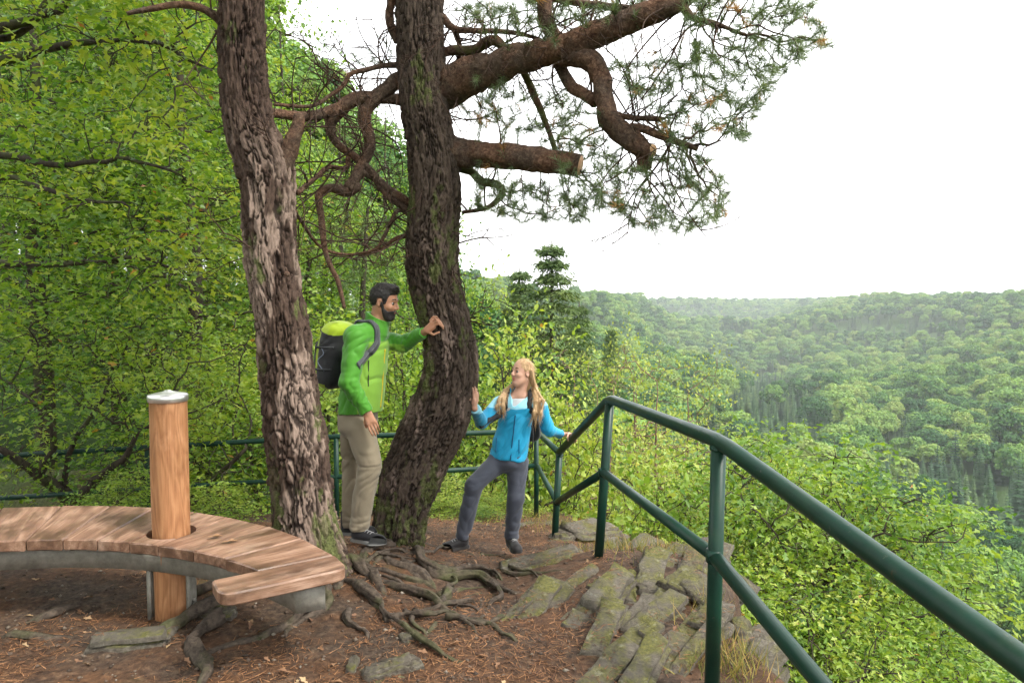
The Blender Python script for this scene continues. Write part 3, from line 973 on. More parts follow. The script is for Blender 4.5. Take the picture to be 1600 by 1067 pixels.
for i, (px, Y, top, s, lab) in enumerate([
    (1270, 8.0, 668, 1.08, 'round bright oak crown seen through the near railing'),
    (1365, 7.6, 915, .9, 'oak crown low under the sloping rail at lower right'),
    (1160, 9.0, 690, .9, 'oak crown left of the tall near railing post'),
    (1470, 8.6, 1050, .9, 'oak crown cut by the bottom right edge'),
    (1240, 6.0, 900, .75, 'oak boughs close beside the rock edge'),
    (1310, 8.8, 730, .9, 'oak crown filling the gap right of the round crown')]):
    p = at(px, top, Y)
    add_tree('oak_tree', K_OAK, M_TWIG, M_BRIGHT, lab, (p[0], p[1], p[2] - 2.75 * s), i * 1.4 + 0.4, s, 'oaks below the railing')
# ------------------------------------------------------------------ the two pines of the lookout
def mat_bark(name, dark, mid, pale, pale_amt, moss_amt):
    m, nt, b = new_mat(name)
    nf = noise_tex(nt, 60, 5, 0.7, stretch=(1, 1, 0.4))
    nl = noise_tex(nt, 2.6, 4, 0.6, stretch=(1, 1, 0.45))
    plate = attr(nt, 'plate')
    c = ramp(nt, nf, [(0.30, dark), (0.52, mid), (0.75, tuple(min(1, k * 1.7) for k in mid))])
    c = mixc(nt, mathn(nt, 'MULTIPLY', plate, 0.55), c, tuple(k * 1.5 for k in mid))
    palec = ramp(nt, nf, [(0.25, tuple(k * 0.45 for k in pale)), (0.6, pale)])
    pm = mathn(nt, 'MULTIPLY', attr(nt, 'pale'), pale_amt, True)
    c = mixc(nt, pm, c, palec)
    # dark bark in the furrows between the plates, with shade deepened into the colour
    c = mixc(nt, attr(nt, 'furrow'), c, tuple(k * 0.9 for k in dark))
    mo = mathn(nt, 'MULTIPLY', attr(nt, 'moss'), moss_amt, True)
    mossc = ramp(nt, noise_tex(nt, 90, 3, 0.6), [(0.3, (0.038, 0.046, 0.014)), (0.7, (0.135, 0.15, 0.055))])
    c = mixc(nt, mo, c, mossc)
    setc(nt, b, c, 0.88, 0.15)
    bump(nt, b, nf, 0.9, 0.012)
    return m
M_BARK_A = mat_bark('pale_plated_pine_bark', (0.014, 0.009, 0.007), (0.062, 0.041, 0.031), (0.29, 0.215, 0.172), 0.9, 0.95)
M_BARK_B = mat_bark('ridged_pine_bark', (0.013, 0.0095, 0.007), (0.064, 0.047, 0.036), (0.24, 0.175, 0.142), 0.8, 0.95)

def mat_limb():
    m, nt, b = new_mat('red_pine_limb_bark')
    nf = noise_tex(nt, 45, 5, 0.7, stretch=(1, 1, 1), dist=0.6)
    nl = noise_tex(nt, 4.0, 4, 0.6)
    red = ramp(nt, nf, [(0.28, (0.020, 0.010, 0.007)), (0.5, (0.105, 0.056, 0.034)), (0.72, (0.25, 0.15, 0.10))])
    grey = ramp(nt, nf, [(0.28, (0.022, 0.015, 0.011)), (0.55, (0.085, 0.058, 0.042)), (0.75, (0.18, 0.135, 0.10))])
    c = mixc(nt, ramp(nt, nl, [(0.42, (0, 0, 0)), (0.6, (1, 1, 1))]), red, grey)
    mo = mathn(nt, 'MULTIPLY', attr(nt, 'moss'), 0.9, True)
    c = mixc(nt, mo, c, (0.075, 0.082, 0.024))
    setc(nt, b, c, 0.85, 0.15)
    bump(nt, b, nf, 0.9, 0.012)
    return m
M_LIMB = mat_limb()

def pine_trunk(name, rows, Y0, Y1, seed, cell, depth, mat, parent, pale_fn, moss_fn, flare):
    """rows: photo y, left x, right x (of the outline). Y0 at the top, Y1 at the foot"""
    rows = np.array(rows, float)
    ys = rows[:, 0]
    ctrl = []
    for y, xl, xr in rows:
        f = (y - ys[0]) / (ys[-1] - ys[0])
        Y = Y0 + (Y1 - Y0) * sstep(0.2, 1, f)
        c = at((xl + xr) / 2, y, Y)
        ctrl.append([*c, (xr - xl) / 2 * Y / 1067 / math.hypot(1, ((xl + xr) / 2 - 800) / 1067) - 0.006])
    ctrl = np.array(ctrl)
    # correct the radius where the trunk leans in the picture
    T = np.gradient(ctrl[:, :3], axis=0); T /= np.linalg.norm(T, axis=1)[:, None]
    ctrl[:, 3] *= np.clip(np.abs(T[:, 2]) / np.hypot(T[:, 0], T[:, 2]), 0.5, 1)
    top = ctrl[0].copy(); top[:3] += (ctrl[0, :3] - ctrl[1, :3]) * 3.0; top[3] *= 0.85
    ctrl = np.vstack([top, ctrl])
    path = catmull(ctrl, 0.0105)
    s_tot = np.linalg.norm(np.diff(path[:, :3], axis=0), axis=1).sum()
    store = {}
    def disp(TH, S, pts, rr):
        sh = TH.shape
        R0 = 0.19
        # swelling with the flare of the roots at the foot
        f = sstep(s_tot - 0.75, s_tot, S)
        lob = flare * f ** 2 * (0.55 + 0.45 * np.cos(TH * 5 + 0.7) + 0.25 * np.cos(TH * 3 + 2.0))
        wave = 0.05 * rr * fbm(np.stack([np.cos(TH) * 1.3, np.sin(TH) * 1.3, S * 1.4], -1), 3, seed + 3)
        q = np.stack([np.cos(TH) * R0 / cell, np.sin(TH) * R0 / cell, S / (cell * 3.9)], -1).reshape(-1, 3)
        w = np.stack([fbm(q * 0.8, 3, seed + 5), fbm(q * 0.8 + 9, 3, seed + 6), fbm(q * 0.8 + 17, 2, seed + 7)], -1)
        q = q + w * np.array([1.25, 1.25, .8])
        d1, d2, idn = worley(q, seed)
        big = sstep(-0.25, 0.35, fbm(q * 0.42 + 31, 2, seed + 12))
        rid = 1 - np.abs(fbm(q * np.array([1.15, 1.15, 0.55]) + 5, 3, seed + 13)) * 3.2
        furr = sstep(0.35, 0.85, rid)
        e = np.minimum(d2 - d1 + 0.30 * big, 0.6 * (1 - furr) + 0.05)
        plate = sstep(0.02, 0.20, e) * (0.75 + 0.25 * vnoise(q * np.array([3.5, 3.5, 2.0]), seed + 14))
        qf = q * np.array([2.6, 2.6, 1.6])
        fine = fbm(qf, 3, seed + 8) + 0.7 * fbm(q * np.array([5.5, 5.5, 4.5]), 2, seed + 18)
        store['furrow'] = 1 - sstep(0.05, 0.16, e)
        store['plate'] = idn
        pts2 = pts.reshape(-1, 3)
        store['th'] = TH.reshape(-1); store['s'] = S.reshape(-1); store['pts'] = pts2
        dd = depth * 1.35 * (plate * (0.65 + 0.7 * idn) - 0.75) + depth * 0.32 * fine
        return lob + wave + dd.reshape(sh)
    V, fs, S, TH = sweep(path, 200, disp)
    pts = store['pts']
    zero = np.zeros(len(pts))
    pale = pale_fn(pts, store['plate']); moss = moss_fn(pts, store['plate'])
    pad = lambda a: np.concatenate([a, [0, 0]])
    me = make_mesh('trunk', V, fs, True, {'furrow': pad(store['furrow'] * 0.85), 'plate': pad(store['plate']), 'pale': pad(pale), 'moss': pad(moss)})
    return link('trunk', me, mat, parent), path

rowsA = [(-60, 341, 414), (0, 340, 416), (100, 340, 418), (200, 348, 434), (260, 364, 462), (300, 374, 464), (350, 377, 464), (400, 381, 466), (450, 388, 473), (500, 397, 484),
         (550, 401, 491), (600, 404, 499), (650, 407, 508), (700, 413, 517), (750, 419, 522), (800, 426, 527), (850, 430, 536), (905, 428, 548)]
rowsB = [(-60, 616, 692), (0, 618, 693), (60, 619, 694), (100, 621, 696), (160, 625, 702), (200, 631, 708), (250, 637, 718), (300, 640, 722), (350, 635, 719), (400, 632, 718), (450, 638, 724), (500, 652, 736),
         (550, 660, 747), (600, 652, 748), (650, 630, 740), (700, 606, 716), (750, 590, 694), (800, 588, 670), (860, 586, 655)]
pineA = empty('pine_tree', (*at(482, 890, 4.30)[:2], float(height(*at(482, 890, 4.30)[:2]))), 'leaning old pine with pale plated bark nearest the curved bench', 'tree', 'old pines of the lookout')
pineB = empty('pine_tree', (*at(618, 850, 5.15)[:2], float(height(*at(618, 850, 5.15)[:2]))), 'crooked old pine with heavy limbs that the man and woman touch', 'tree', 'old pines of the lookout')
bpy.context.view_layer.update()
def child(o, par):
    o.parent = par
    o.matrix_parent_inverse = Matrix.Translation(-par.location)
    return o
def paleA(p, plate):
    pr = project(p)
    n = 1.25 * fbm(p * np.array([6, 6, 1.7]), 3, 71)
    band = sstep(150, 330, pr[:, 1]) * (1 - 0.35 * sstep(700, 860, pr[:, 1]))
    return np.clip(sstep(0.06, 0.18, n + 0.34 * (plate - 0.62) + 0.10 * (p[:, 0] > -1.6)) * band, 0, 1)
def mossA(p, plate):
    n = fbm(p * np.array([7, 7, 3.0]), 3, 72)
    n2 = fbm(p * np.array([40, 40, 22.0]), 2, 76)
    return sstep(0.02, 0.25, n + 0.35 * n2 + 0.30 * sstep(1.1, 0.1, p[:, 2]) - 0.27) * sstep(0.9, 0.3, plate)
def paleB(p, plate):
    n = fbm(p * np.array([9, 9, 2.2]), 3, 73)
    return sstep(0.06, 0.25, n + 0.3 * (plate - 0.6)) * sstep(2.6, 1.2, p[:, 2])
def mossB(p, plate):
    n = fbm(p * np.array([6, 6, 2.5]), 3, 74)
    n2 = fbm(p * np.array([40, 40, 22.0]), 2, 77)
    return sstep(0.08, 0.30, n + 0.35 * n2 + 0.22 * sstep(1.7, 0.3, p[:, 2]) - 0.18)
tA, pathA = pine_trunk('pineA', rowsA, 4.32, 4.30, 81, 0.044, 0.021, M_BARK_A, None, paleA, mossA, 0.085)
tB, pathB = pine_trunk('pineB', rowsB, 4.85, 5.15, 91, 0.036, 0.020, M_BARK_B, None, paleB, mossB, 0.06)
child(tA, pineA); child(tB, pineB)

def limb(rows, parent, seed, moss=0.0, n=16, name='branch', knots=0.10, cut=False):
    """rows: photo x, y, width in pixels, distance"""
    c = np.array([[*at(x, y, Y), w / 2 * Y / 1067 * .93] for x, y, w, Y in rows])
    path = catmull(c, 0.02)
    path[:, 3] = np.maximum(path[:, 3], 0.003)
    g = np.random.default_rng(seed)
    path[1:-1, :3] += (np.stack([vnoise(np.stack([np.arange(len(path)) * 0.22, np.full(len(path), k * 7.3), np.full(len(path), seed)], -1), 3) for k in range(3)], -1) * path[:, 3:4] * 0.16)[1:-1]
    def disp(TH, S, pts, rr):
        q = np.stack([np.cos(TH) * 1.6, np.sin(TH) * 1.6, S / np.maximum(rr, .01) * 0.45 * 0 + S * 9], -1)
        q2 = np.stack([np.cos(TH) * 3.5, np.sin(TH) * 3.5, S * 26], -1)
        return rr * (0.17 * fbm(q, 3, seed) + knots * np.maximum(0, vnoise(q * 0.6, seed + 2) - 0.3) + 0.12 * fbm(q2, 2, seed + 4))
    V, fs, S, TH = sweep(path, n if path[:, 3].max() > 0.02 else 8, disp)
    pts = V
    mo = np.full(len(V), moss) * sstep(-0.25, 0.15, fbm(V * 8, 3, 55)) if moss else np.zeros(len(V))
    o = link(name, make_mesh(name, V, fs, True, {'moss': mo}), M_LIMB)
    child(o, parent)
    if cut:
        d = path[-1, :3] - path[-3, :3]; d /= np.linalg.norm(d)
        pth = np.array([[*(path[-1, :3] - d * 0.01), path[-1, 3] * 0.90], [*(path[-1, :3] + d * 0.006), path[-1, 3] * 0.88]])
        V2, f2, _, _ = sweep(pth, 20)
        child(link('cut_face', make_mesh('cut_face', V2, f2, False), M_CUT), parent)
    return path
m, nt, b = new_mat('sawn_wood')
setc(nt, b, ramp(nt, noise_tex(nt, 40, 3), [(0.3, (0.55, 0.30, 0.16)), (0.7, (0.78, 0.52, 0.32))]), 0.7, 0.2)
M_CUT = m

LB = []
LB.append(limb([(665, 150, 70, 4.93), (700, 138, 60, 4.88), (760, 112, 54, 4.75), (830, 88, 45, 4.6), (900, 70, 42, 4.5), (960, 42, 40, 4.4), (1020, 20, 38, 4.3), (1070, -4, 30, 4.25), (1130, -60, 24, 4.2)], pineB, 1, n=24))
LB.append(limb([(690, 232, 52, 4.92), (730, 239, 44, 4.85), (800, 246, 40, 4.7), (860, 253, 38, 4.6), (906, 259, 37, 4.52)], pineB, 2, n=24, cut=True))
LB.append(limb([(868, 95, 24, 4.56), (895, 90, 32, 4.53), (922, 97, 34, 4.48), (940, 124, 32, 4.44), (944, 161, 32, 4.42), (959, 195, 35, 4.38), (985, 220, 36, 4.34), (1003, 238, 30, 4.32), (1008, 266, 22, 4.32)], pineB, 3, n=22, knots=0.3))
LB.append(limb([(985, 222, 30, 4.35), (1004, 232, 26, 4.28), (1019, 236, 24, 4.22)], pineB, 31, n=16, cut=True))
LB.append(limb([(849, -40, 22, 4.62), (850, 0, 25, 4.62), (853, 30, 25, 4.62), (868, 62, 24, 4.64), (873, 95, 20, 4.66), (888, 130, 20, 4.6), (910, 145, 20, 4.52), (930, 160, 20, 4.46)], pineB, 4))
LB.append(limb([(676, 84, 16, 4.95), (705, 80, 16, 4.9), (740, 78, 16, 4.8), (770, 63, 17, 4.7), (788, 76, 15, 4.72), (815, 108, 13, 4.78), (842, 165, 11, 4.8), (868, 235, 8, 4.8)], pineB, 5, moss=1.0))
LB.append(limb([(712, 262, 16, 5.0), (735, 268, 13, 5.0), (752, 283, 14, 5.0), (778, 290, 13, 4.98), (784, 304, 11, 5.0), (762, 324, 8, 5.0), (722, 332, 6, 5.02)], pineB, 6, moss=0.9))
LB.append(limb([(985, 198, 13, 4.36), (1010, 203, 13, 4.3), (1045, 217, 12, 4.25), (1090, 233, 9, 4.2)], pineB, 7))
LB.append(limb([(960, 178, 9, 4.42), (985, 184, 9, 4.36), (1034, 187, 8, 4.3)], pineB, 8))
LB.append(limb([(690, 26, 13, 4.88), (710, 45, 11, 4.8), (740, 48, 9, 4.75), (790, 50, 8, 4.7), (830, 58, 6, 4.66), (870, 72, 5, 4.62)], pineB, 9))
LB.append(limb([(705, 40, 9, 4.85), (716, 60, 9, 4.9), (718, 90, 8, 4.95), (705, 108, 7, 4.95)], pineB, 10))
LB.append(limb([(622, 66, 14, 4.85), (611, 45, 14, 4.85), (608, 18, 13, 4.85), (618, -20, 12, 4.85)], pineB, 11))
LB.append(limb([(1010, 20, 12, 4.32), (960, 12, 12, 4.5), (900, 5, 11, 4.6), (840, -8, 11, 4.7)], pineB, 12))
LB.append(limb([(1066, 8, 16, 4.25), (1085, 30, 10, 4.2), (1110, 36, 9, 4.15), (1142, 46, 6, 4.1)], pineB, 13))
LC = []
LC.append(limb([(640, 118, 30, 4.9), (612, 132, 26, 4.88), (590, 152, 25, 4.86), (571, 172, 23, 4.85), (572, 200, 21, 4.86), (580, 228, 20, 4.88), (566, 256, 19, 4.88), (552, 284, 19, 4.86), (545, 296, 20, 4.86)], pineB, 14))
LC.append(limb([(562, 290, 16, 4.88), (540, 298, 19, 4.86), (518, 294, 15, 4.84), (500, 302, 14, 4.82), (499, 320, 12, 4.82), (503, 350, 11, 4.82), (510, 398, 9, 4.82), (528, 440, 8, 4.82), (538, 482, 6, 4.82)], pineB, 15))
LC.append(limb([(640, 160, 20, 4.92), (605, 154, 18, 4.9), (570, 152, 20, 4.84), (540, 164, 22, 4.78), (520, 184, 20, 4.76), (517, 205, 15, 4.78), (528, 226, 13, 4.82), (552, 244, 13, 4.86), (574, 262, 13, 4.88), (600, 290, 13, 4.9), (640, 318, 14, 4.95)], pineB, 16))
LC.append(limb([(566, 268, 12, 4.88), (585, 280, 11, 4.9), (605, 305, 11, 4.92), (640, 330, 12, 4.96)], pineB, 17))
LC.append(limb([(420, 176, 15, 4.33), (450, 180, 15, 4.45), (480, 181, 15, 4.58), (512, 176, 17, 4.72), (540, 164, 17, 4.78)], pineB, 18))
LC.append(limb([(628, 102, 11, 4.88), (600, 103, 8, 4.85), (570, 110, 8, 4.8), (548, 116, 7, 4.76), (535, 135, 7, 4.74), (515, 150, 6, 4.7), (486, 166, 6, 4.6), (428, 164, 5, 4.4)], pineB, 19))
LC.append(limb([(545, 245, 9, 4.84), (541, 262, 8, 4.84), (525, 262, 7, 4.82), (512, 262, 8, 4.8), (490, 280, 8, 4.7), (464, 302, 9, 4.5)], pineB, 20))
LC.append(limb([(640, 335, 9, 4.98), (620, 330, 7, 4.95), (600, 370, 6, 4.9), (585, 390, 5, 4.9), (540, 398, 5, 4.9), (500, 385, 5, 4.8), (470, 345, 6, 4.6), (462, 330, 6, 4.45)], pineB, 21))
LC.append(limb([(655, 370, 22, 4.95), (636, 368, 9, 4.96), (615, 375, 7, 4.96), (590, 392, 6, 4.95), (560, 400, 4, 4.95)], pineB, 22))
LA = []
LA.append(limb([(440, 262, 36, 4.30), (450, 240, 30, 4.29), (459, 214, 25, 4.28), (466, 188, 20, 4.28), (468, 178, 16, 4.28)], pineA, 23, n=20))
LA.append(limb([(356, 46, 18, 4.32), (338, 28, 14, 4.3), (312, 12, 12, 4.25), (275, 7, 11, 4.2), (235, 14, 9, 4.15), (198, 22, 6, 4.1)], pineA, 24))
# knot on the trunk where the branch was shed
LA.append(limb([(448, 428, 10, 4.12), (450, 430, 7, 4.08)], pineA, 25, name='knot'))

def in_poly(poly, n, g):
    poly = np.array(poly, float)
    out = []
    lo, hi = poly.min(0), poly.max(0)
    while len(out) < n:
        q = g.uniform(lo, hi, (n * 3, 2))
        x, y = q[:, 0], q[:, 1]
        ins = np.zeros(len(q), bool)
        j = len(poly) - 1
        for i in range(len(poly)):
            xi, yi = poly[i]; xj, yj = poly[j]
            ins ^= ((yi > y) != (yj > y)) & (x < (xj - xi) * (y - yi) / (yj - yi + 1e-9) + xi)
            j = i
        out += list(q[ins])
    return np.array(out[:n])

def pine_twigs(name, branches, regions, parent, seed, step=0.075, kill=0.085, infl=1.1, r0=0.0019, needles=True, jitter=0.20, droop=0.02, nn=40, NL=0.070, dens=1.0):
    g = np.random.default_rng(seed)
    P0 = np.vstack([b[::3, :3] for b in branches])
    A = []
    for poly, n, Ya, Yb in regions:
        n = int(n * dens)
        q = in_poly(poly, n, g)
        Y = g.uniform(Ya, Yb, n)
        A += [at(x, y, d) for (x, y), d in zip(q, Y)]
    A = np.array(A)
    # every branch point is a possible start
    P, par = colonize(A, P0, [-1] * len(P0), step, infl, kill, 60, jitter, droop, seed)
    G = Geo()
    rad, big = skeleton_geo(G, P, par, r0, 2.2, 0.011, start=len(P0), moss=0.0)
    o = child(G.build('twigs', M_TWIGP), parent)
    o['kind'] = 'stuff'
    if not needles: return
    tip = np.nonzero((np.arange(len(P)) >= len(P0)) & (rad < r0 * 1.45))[0]
    D = unit(P[tip] - P[par[tip]])
    m_ = len(tip)
    k = nn
    PP = np.repeat(P[tip], k, 0); DD = np.repeat(D, k, 0)
    t = g.uniform(-0.9, 0.25, m_ * k)
    PP = PP + DD * (t * step)[:, None]
    ang = unit(np.cross(DD, g.normal(size=(m_ * k, 3))))
    nd_ = DD * g.uniform(0.45, 1.1, (m_ * k, 1)) + ang * g.uniform(0.5, 0.95, (m_ * k, 1)) + np.array([0, 0, 0.10])
    L = NL * g.uniform(0.7, 1.15, m_ * k)
    tint = np.clip(np.repeat(g.normal(size=m_) * 0.13 + 0.45, k) + g.normal(size=m_ * k) * 0.08, 0, 0.93)
    dead = np.repeat(g.uniform(size=m_) < 0.05, k)
    tint = np.where(dead, 0.985, tint)
    GN = Geo()
    leaves_geo(GN, PP, nd_, g.normal(size=(m_ * k, 3)), L, np.full(m_ * k, 0.0031), tint, 'needle')
    o = child(GN.build('needles', M_NEEDLE, None, False), parent)
    o['kind'] = 'stuff'
    print('PINE', name, len(P), m_, m_ * k)
LEAF_T['needle'] = (np.array([[0, .5, 0], [1, 0, 0], [0, -.5, 0]]), np.array([[0, 2, 1]]))
M_TWIGP = mat_branch('pine_twig_bark', (0.022, 0.014, 0.010), (0.085, 0.05, 0.034), 40)
M_NEEDLE = leaf_material('pine_needle', [(0.0, (0.05, 0.085, 0.04)), (0.5, (0.12, 0.175, 0.08)), (0.93, (0.22, 0.275, 0.12)), (0.97, (0.42, 0.24, 0.09)), (1.0, (0.38, 0.20, 0.08))], 0.30, 0.5)
pine_twigs('right crown', LB, [
    ([(1060, 0), (1270, 0), (1300, 68), (1235, 110), (1190, 170), (1168, 235), (1110, 200), (1085, 120)], 330, 3.7, 4.5),
    ([(1275, 55), (1310, 60), (1300, 85), (1260, 90)], 10, 4.0, 4.2),
    ([(960, 250), (1090, 225), (1142, 290), (1130, 350), (1060, 370), (1000, 358), (930, 330), (890, 290)], 260, 3.9, 4.7),
    ([(740, 275), (890, 285), (925, 350), (820, 352), (750, 330), (730, 300)], 130, 4.4, 5.4),
    ([(700, 0), (1060, -20), (980, 50), (840, 50), (740, 30)], 130, 4.2, 5.4),
    ([(950, 90), (1100, 90), (1110, 210), (1060, 240), (990, 170)], 150, 3.9, 4.8),
    ([(870, 170), (960, 210), (980, 330), (890, 340), (860, 250)], 120, 4.2, 5.2),
    ([(730, 110), (900, 140), (890, 230), (740, 200)], 70, 4.5, 5.6),
    ([(1050, -120), (1330, -120), (1280, 0), (1060, 0)], 130, 3.7, 4.5)], pineB, 101, dens=2.3, step=0.062, kill=0.066)
def wander(branches, n, parent, seed, lmin=.25, lmax=.8, r=.0058, drop=.12, kids=4, away=None):
    """crooked bare twigs growing off the limbs, each with its side twigs"""
    g = np.random.default_rng(seed)
    G = Geo()
    def walk(p, d, L, r_, level):
        step = .028
        m_ = max(4, int(L / step))
        pts = [p]
        cur = g.normal(size=3) * .12
        for k in range(m_):
            cur = cur * .8 + g.normal(size=3) * .085
            d = unit(d + cur * .45 + np.array([0, 0, -drop * .06]))
            p = p + d * step
            if p[2] < 1.95 and -1.65 < p[0] < -.45: break
            pts.append(p)
            if level < 2 and k > 2 and g.uniform() < kids / m_:
                sd = unit(np.cross(d, g.normal(size=3)))
                walk(p, unit(d * .7 + sd * .8), L * g.uniform(.25, .55), r_ * .62, level + 1)
        if len(pts) < 3: return
        pts = np.array(pts)
        G.tube(np.column_stack([pts, np.linspace(r_, r_ * .35, len(pts))]), 5, moss=0.0)
    for _ in range(n):
        b_ = branches[g.integers(len(branches))]
        k = g.integers(1, len(b_) - 1)
        t = unit(b_[k + 1, :3] - b_[k - 1, :3] if k + 1 < len(b_) else b_[k, :3] - b_[k - 1, :3])
        sd = unit(np.cross(t, g.normal(size=3)))
        sd[1] *= .6
        walk(b_[k, :3] + sd * b_[k, 3] * .5, unit(sd + t * g.uniform(-.5, .8)), g.uniform(lmin, lmax), r * g.uniform(.7, 1.4), 0)
    o = child(G.build('twigs', M_TWIGP), parent); o['kind'] = 'stuff'
wander(LC, 95, pineB, 121, .25, .75)
wander([b_ for k, b_ in enumerate(LB) if k not in (1, 3)], 85, pineB, 122, .3, .9)
wander([pathB[260:330]], 14, pineB, 123, .25, .6)
wander([pathA[230:330], LA[1], LA[0]], 16, pineA, 124, .25, .7)
pine_twigs('between needles', LC, [
    ([(505, 300), (620, 330), (625, 440), (520, 470)], 50, 4.9, 5.8),
    ([(480, 60), (600, 40), (590, 90), (490, 120)], 12, 5.0, 5.6)], pineB, 104, nn=18)

# unseen crowns of the two pines, added to keep the sky off trunks and path
def shade_crown(parent, top, blobs, seed, n):
    g = np.random.default_rng(seed)
    C = in_blobs(blobs, n, g, (.35, .35, .12), 14)
    G = Geo()
    leaves_geo(G, C, g.normal(size=(n, 3)) * np.array([1, 1, .5]), UPV + g.normal(size=(n, 3)) * .5, g.uniform(.16, .34, n), g.uniform(.07, .13, n), g.uniform(.2, .7, n), 'kite')
    o = child(G.build('crown', M_NEEDLE, None, False), parent); o['kind'] = 'stuff'
UPV = np.array([0, 0, 1.0])
shade_crown(pineA, None, [((-2.6, 3.6, 6.9), (2.1, 1.9, .9)), ((-1.0, 3.2, 7.9), (1.6, 1.6, .8)), ((-3.6, 5.6, 7.6), (1.7, 1.5, .9)), ((-2.4, 1.4, 6.6), (1.8, 1.5, .8))], 131, 6500)
shade_crown(pineB, None, [((-.9, 5.2, 7.8), (1.9, 1.8, .9)), ((.6, 4.6, 7.0), (1.5, 1.5, .7)), ((-1.0, 6.8, 8.4), (1.8, 1.5, .9))], 132, 5200)
for i, (x, y, s_, lab) in enumerate(((-3.4, -3.8, 1.1, 'leafy tree behind the viewer'), (-7.0, -2.4, 1.2, 'leafy tree behind the viewer to the left'))):
    add_tree('leafy_tree', (K_FOREST, K_FOREST2)[i % 2], M_TWIG, M_OAK, lab, (x, y, float(height(x, y))), i * 1.2, s_, 'trees of the wood round the lookout')  # out-of-view trees, added to block sky light from behind and left
# ------------------------------------------------------------------ green tubular railing
def mat_green():
    m, nt, b = new_mat('green_railing_paint')
    n = noise_tex(nt, 6, 5, 0.65)
    n2 = noise_tex(nt, 120, 3, 0.6)
    c = ramp(nt, n, [(0.3, (0.003, 0.020, 0.013)), (0.7, (0.006, 0.036, 0.023))])
    chip = ramp(nt, noise_tex(nt, 38, 5, 0.75), [(0.645, (0, 0, 0)), (0.665, (0.9, 0.9, 0.9))])
    c = mixc(nt, chip, c, (0.055, 0.06, 0.045))
    rust = ramp(nt, noise_tex(nt, 14, 6, 0.8), [(0.66, (0, 0, 0)), (0.72, (0.8, 0.8, 0.8))])
    c = mixc(nt, rust, c, (0.055, 0.030, 0.016))
    alga = ramp(nt, noise_tex(nt, 3.5, 5, 0.7), [(0.5, (0, 0, 0)), (0.7, (0.4, 0.4, 0.4))])
    c = mixc(nt, alga, c, (0.022, 0.045, 0.022))
    setc(nt, b, c, 0.4, 0.25)
    rr = ramp(nt, n, [(0.3, (0.34, 0.34, 0.34)), (0.7, (0.52, 0.52, 0.52))])
    nt.links.new(rr, b.inputs['Roughness'])
    bump(nt, b, n2, 0.12, 0.002)
    return m
M_GREEN = mat_green()
RT = 0.0325
A1 = at(1600, 1036, 1.35); B1 = at(1126, 690, 2.8); C1 = at(953, 623, 4.57); D1 = at(874, 706, 6.2); E1 = at(838, 674, 7.6); F1 = at(525, 682, 7.45); G1 = at(160, 703, 7.2); H1 = at(-120, 720, 6.9)
A0 = A1 + (A1 - B1) * 1.6
A2 = at(1280, 1064, 2.07); B2 = at(1116, 868, 2.8); C2 = at(943, 738, 4.57); D2 = at(870, 784, 6.2); E2 = at(839, 727, 7.6); F2 = at(525, 745, 7.45); G2 = at(160, 768, 7.2); H2 = at(-120, 786, 6.9)
A20 = A2 + (A2 - B2) * 3.0
rail = empty('railing', (C1[0], C1[1], float(height(C1[0], C1[1]))), 'dark green tubular metal railing round the edge of the lookout', 'railing')

def tube_part(name, pts, r, parent, n=20, fillet=0.06, step=0.03):
    pts = [np.array(p, float) for p in pts]
    out = [pts[0]]
    for i in range(1, len(pts) - 1):
        a, b_, c = pts[i - 1], pts[i], pts[i + 1]
        u, v = unit(a - b_), unit(c - b_)
        f = min(fillet, np.linalg.norm(a - b_) * .4, np.linalg.norm(c - b_) * .4)
        for t in np.linspace(0, 1, 7):
            out.append((1 - t) ** 2 * (b_ + u * f) + 2 * t * (1 - t) * b_ + t * t * (b_ + v * f))
    out.append(pts[-1])
    path = np.column_stack([np.array(out), np.full(len(out), r)])
    V, fs, _, _ = sweep(path, n)
    o = link(name, make_mesh(name, V, fs, True), M_GREEN)
    return child(o, parent)
bpy.context.view_layer.update()
tube_part('top_rail', [A0, A1, B1, C1, D1], RT, rail, fillet=0.12)
tube_part('top_rail', [D1 + (0, 0.01, -0.01), E1], RT * 0.9, rail)
tube_part('top_rail', [E1, F1, G1, H1], RT * 0.9, rail, fillet=0.1)
def lerp(a, b_, t): return a + (b_ - a) * t
tube_part('middle_rail', [A20, B2], RT * 0.92, rail)
tube_part('middle_rail', [B2, C2], RT * 0.86, rail)
tube_part('middle_rail', [C2, D2], RT * 0.86, rail)
tube_part('middle_rail', [D2, E2], RT * 0.82, rail)
tube_part('middle_rail', [E2, F2, G2, H2], RT * 0.82, rail)
def post(top, px, py, Y, r=RT * 0.95):
    base = at(px, py, Y)
    d = unit(base - top)
    zg = float(height(base[0], base[1]))
    base = base + d * max(0.08, (base[2] - zg + 0.12) / max(0.5, -d[2]))
    tube_part('post', [top, base], r, rail)
post(B1 + (-.008, 0, -.02), 1112, 1088, 2.8)
post(C1, 935, 878, 4.57)
post(D1, 866, 858, 6.2)
post(E1, 838, 808, 7.6, RT * 0.85)
post(F1, 526, 800, 7.45, RT * 0.85)
post(at(230, 699, 7.25), 231, 800, 7.25, RT * 0.85)
post(at(-60, 716, 6.96), -60, 820, 6.96, RT * 0.85)
for c_, ax_ in ((B1 + (-.008, 0, -.034), None), (C1 + (0, 0, -.036), None), (D1 + (0, 0, -.036), None)):
    th_ = np.linspace(0, 2 * math.pi, 26)
    ringp = np.column_stack([c_[0] + np.cos(th_) * RT * .98, c_[1] + np.sin(th_) * RT * .98, c_[2] + .004 * np.sin(th_ * 7) + .010 * np.cos(th_ * 2) ** 2, .0045 + .0012 * np.sin(th_ * 11)])
    V, fs, _, _ = sweep(ringp, 6)
    child(link('weld_bead', make_mesh('weld_bead', V, fs, True), M_GREEN), rail)
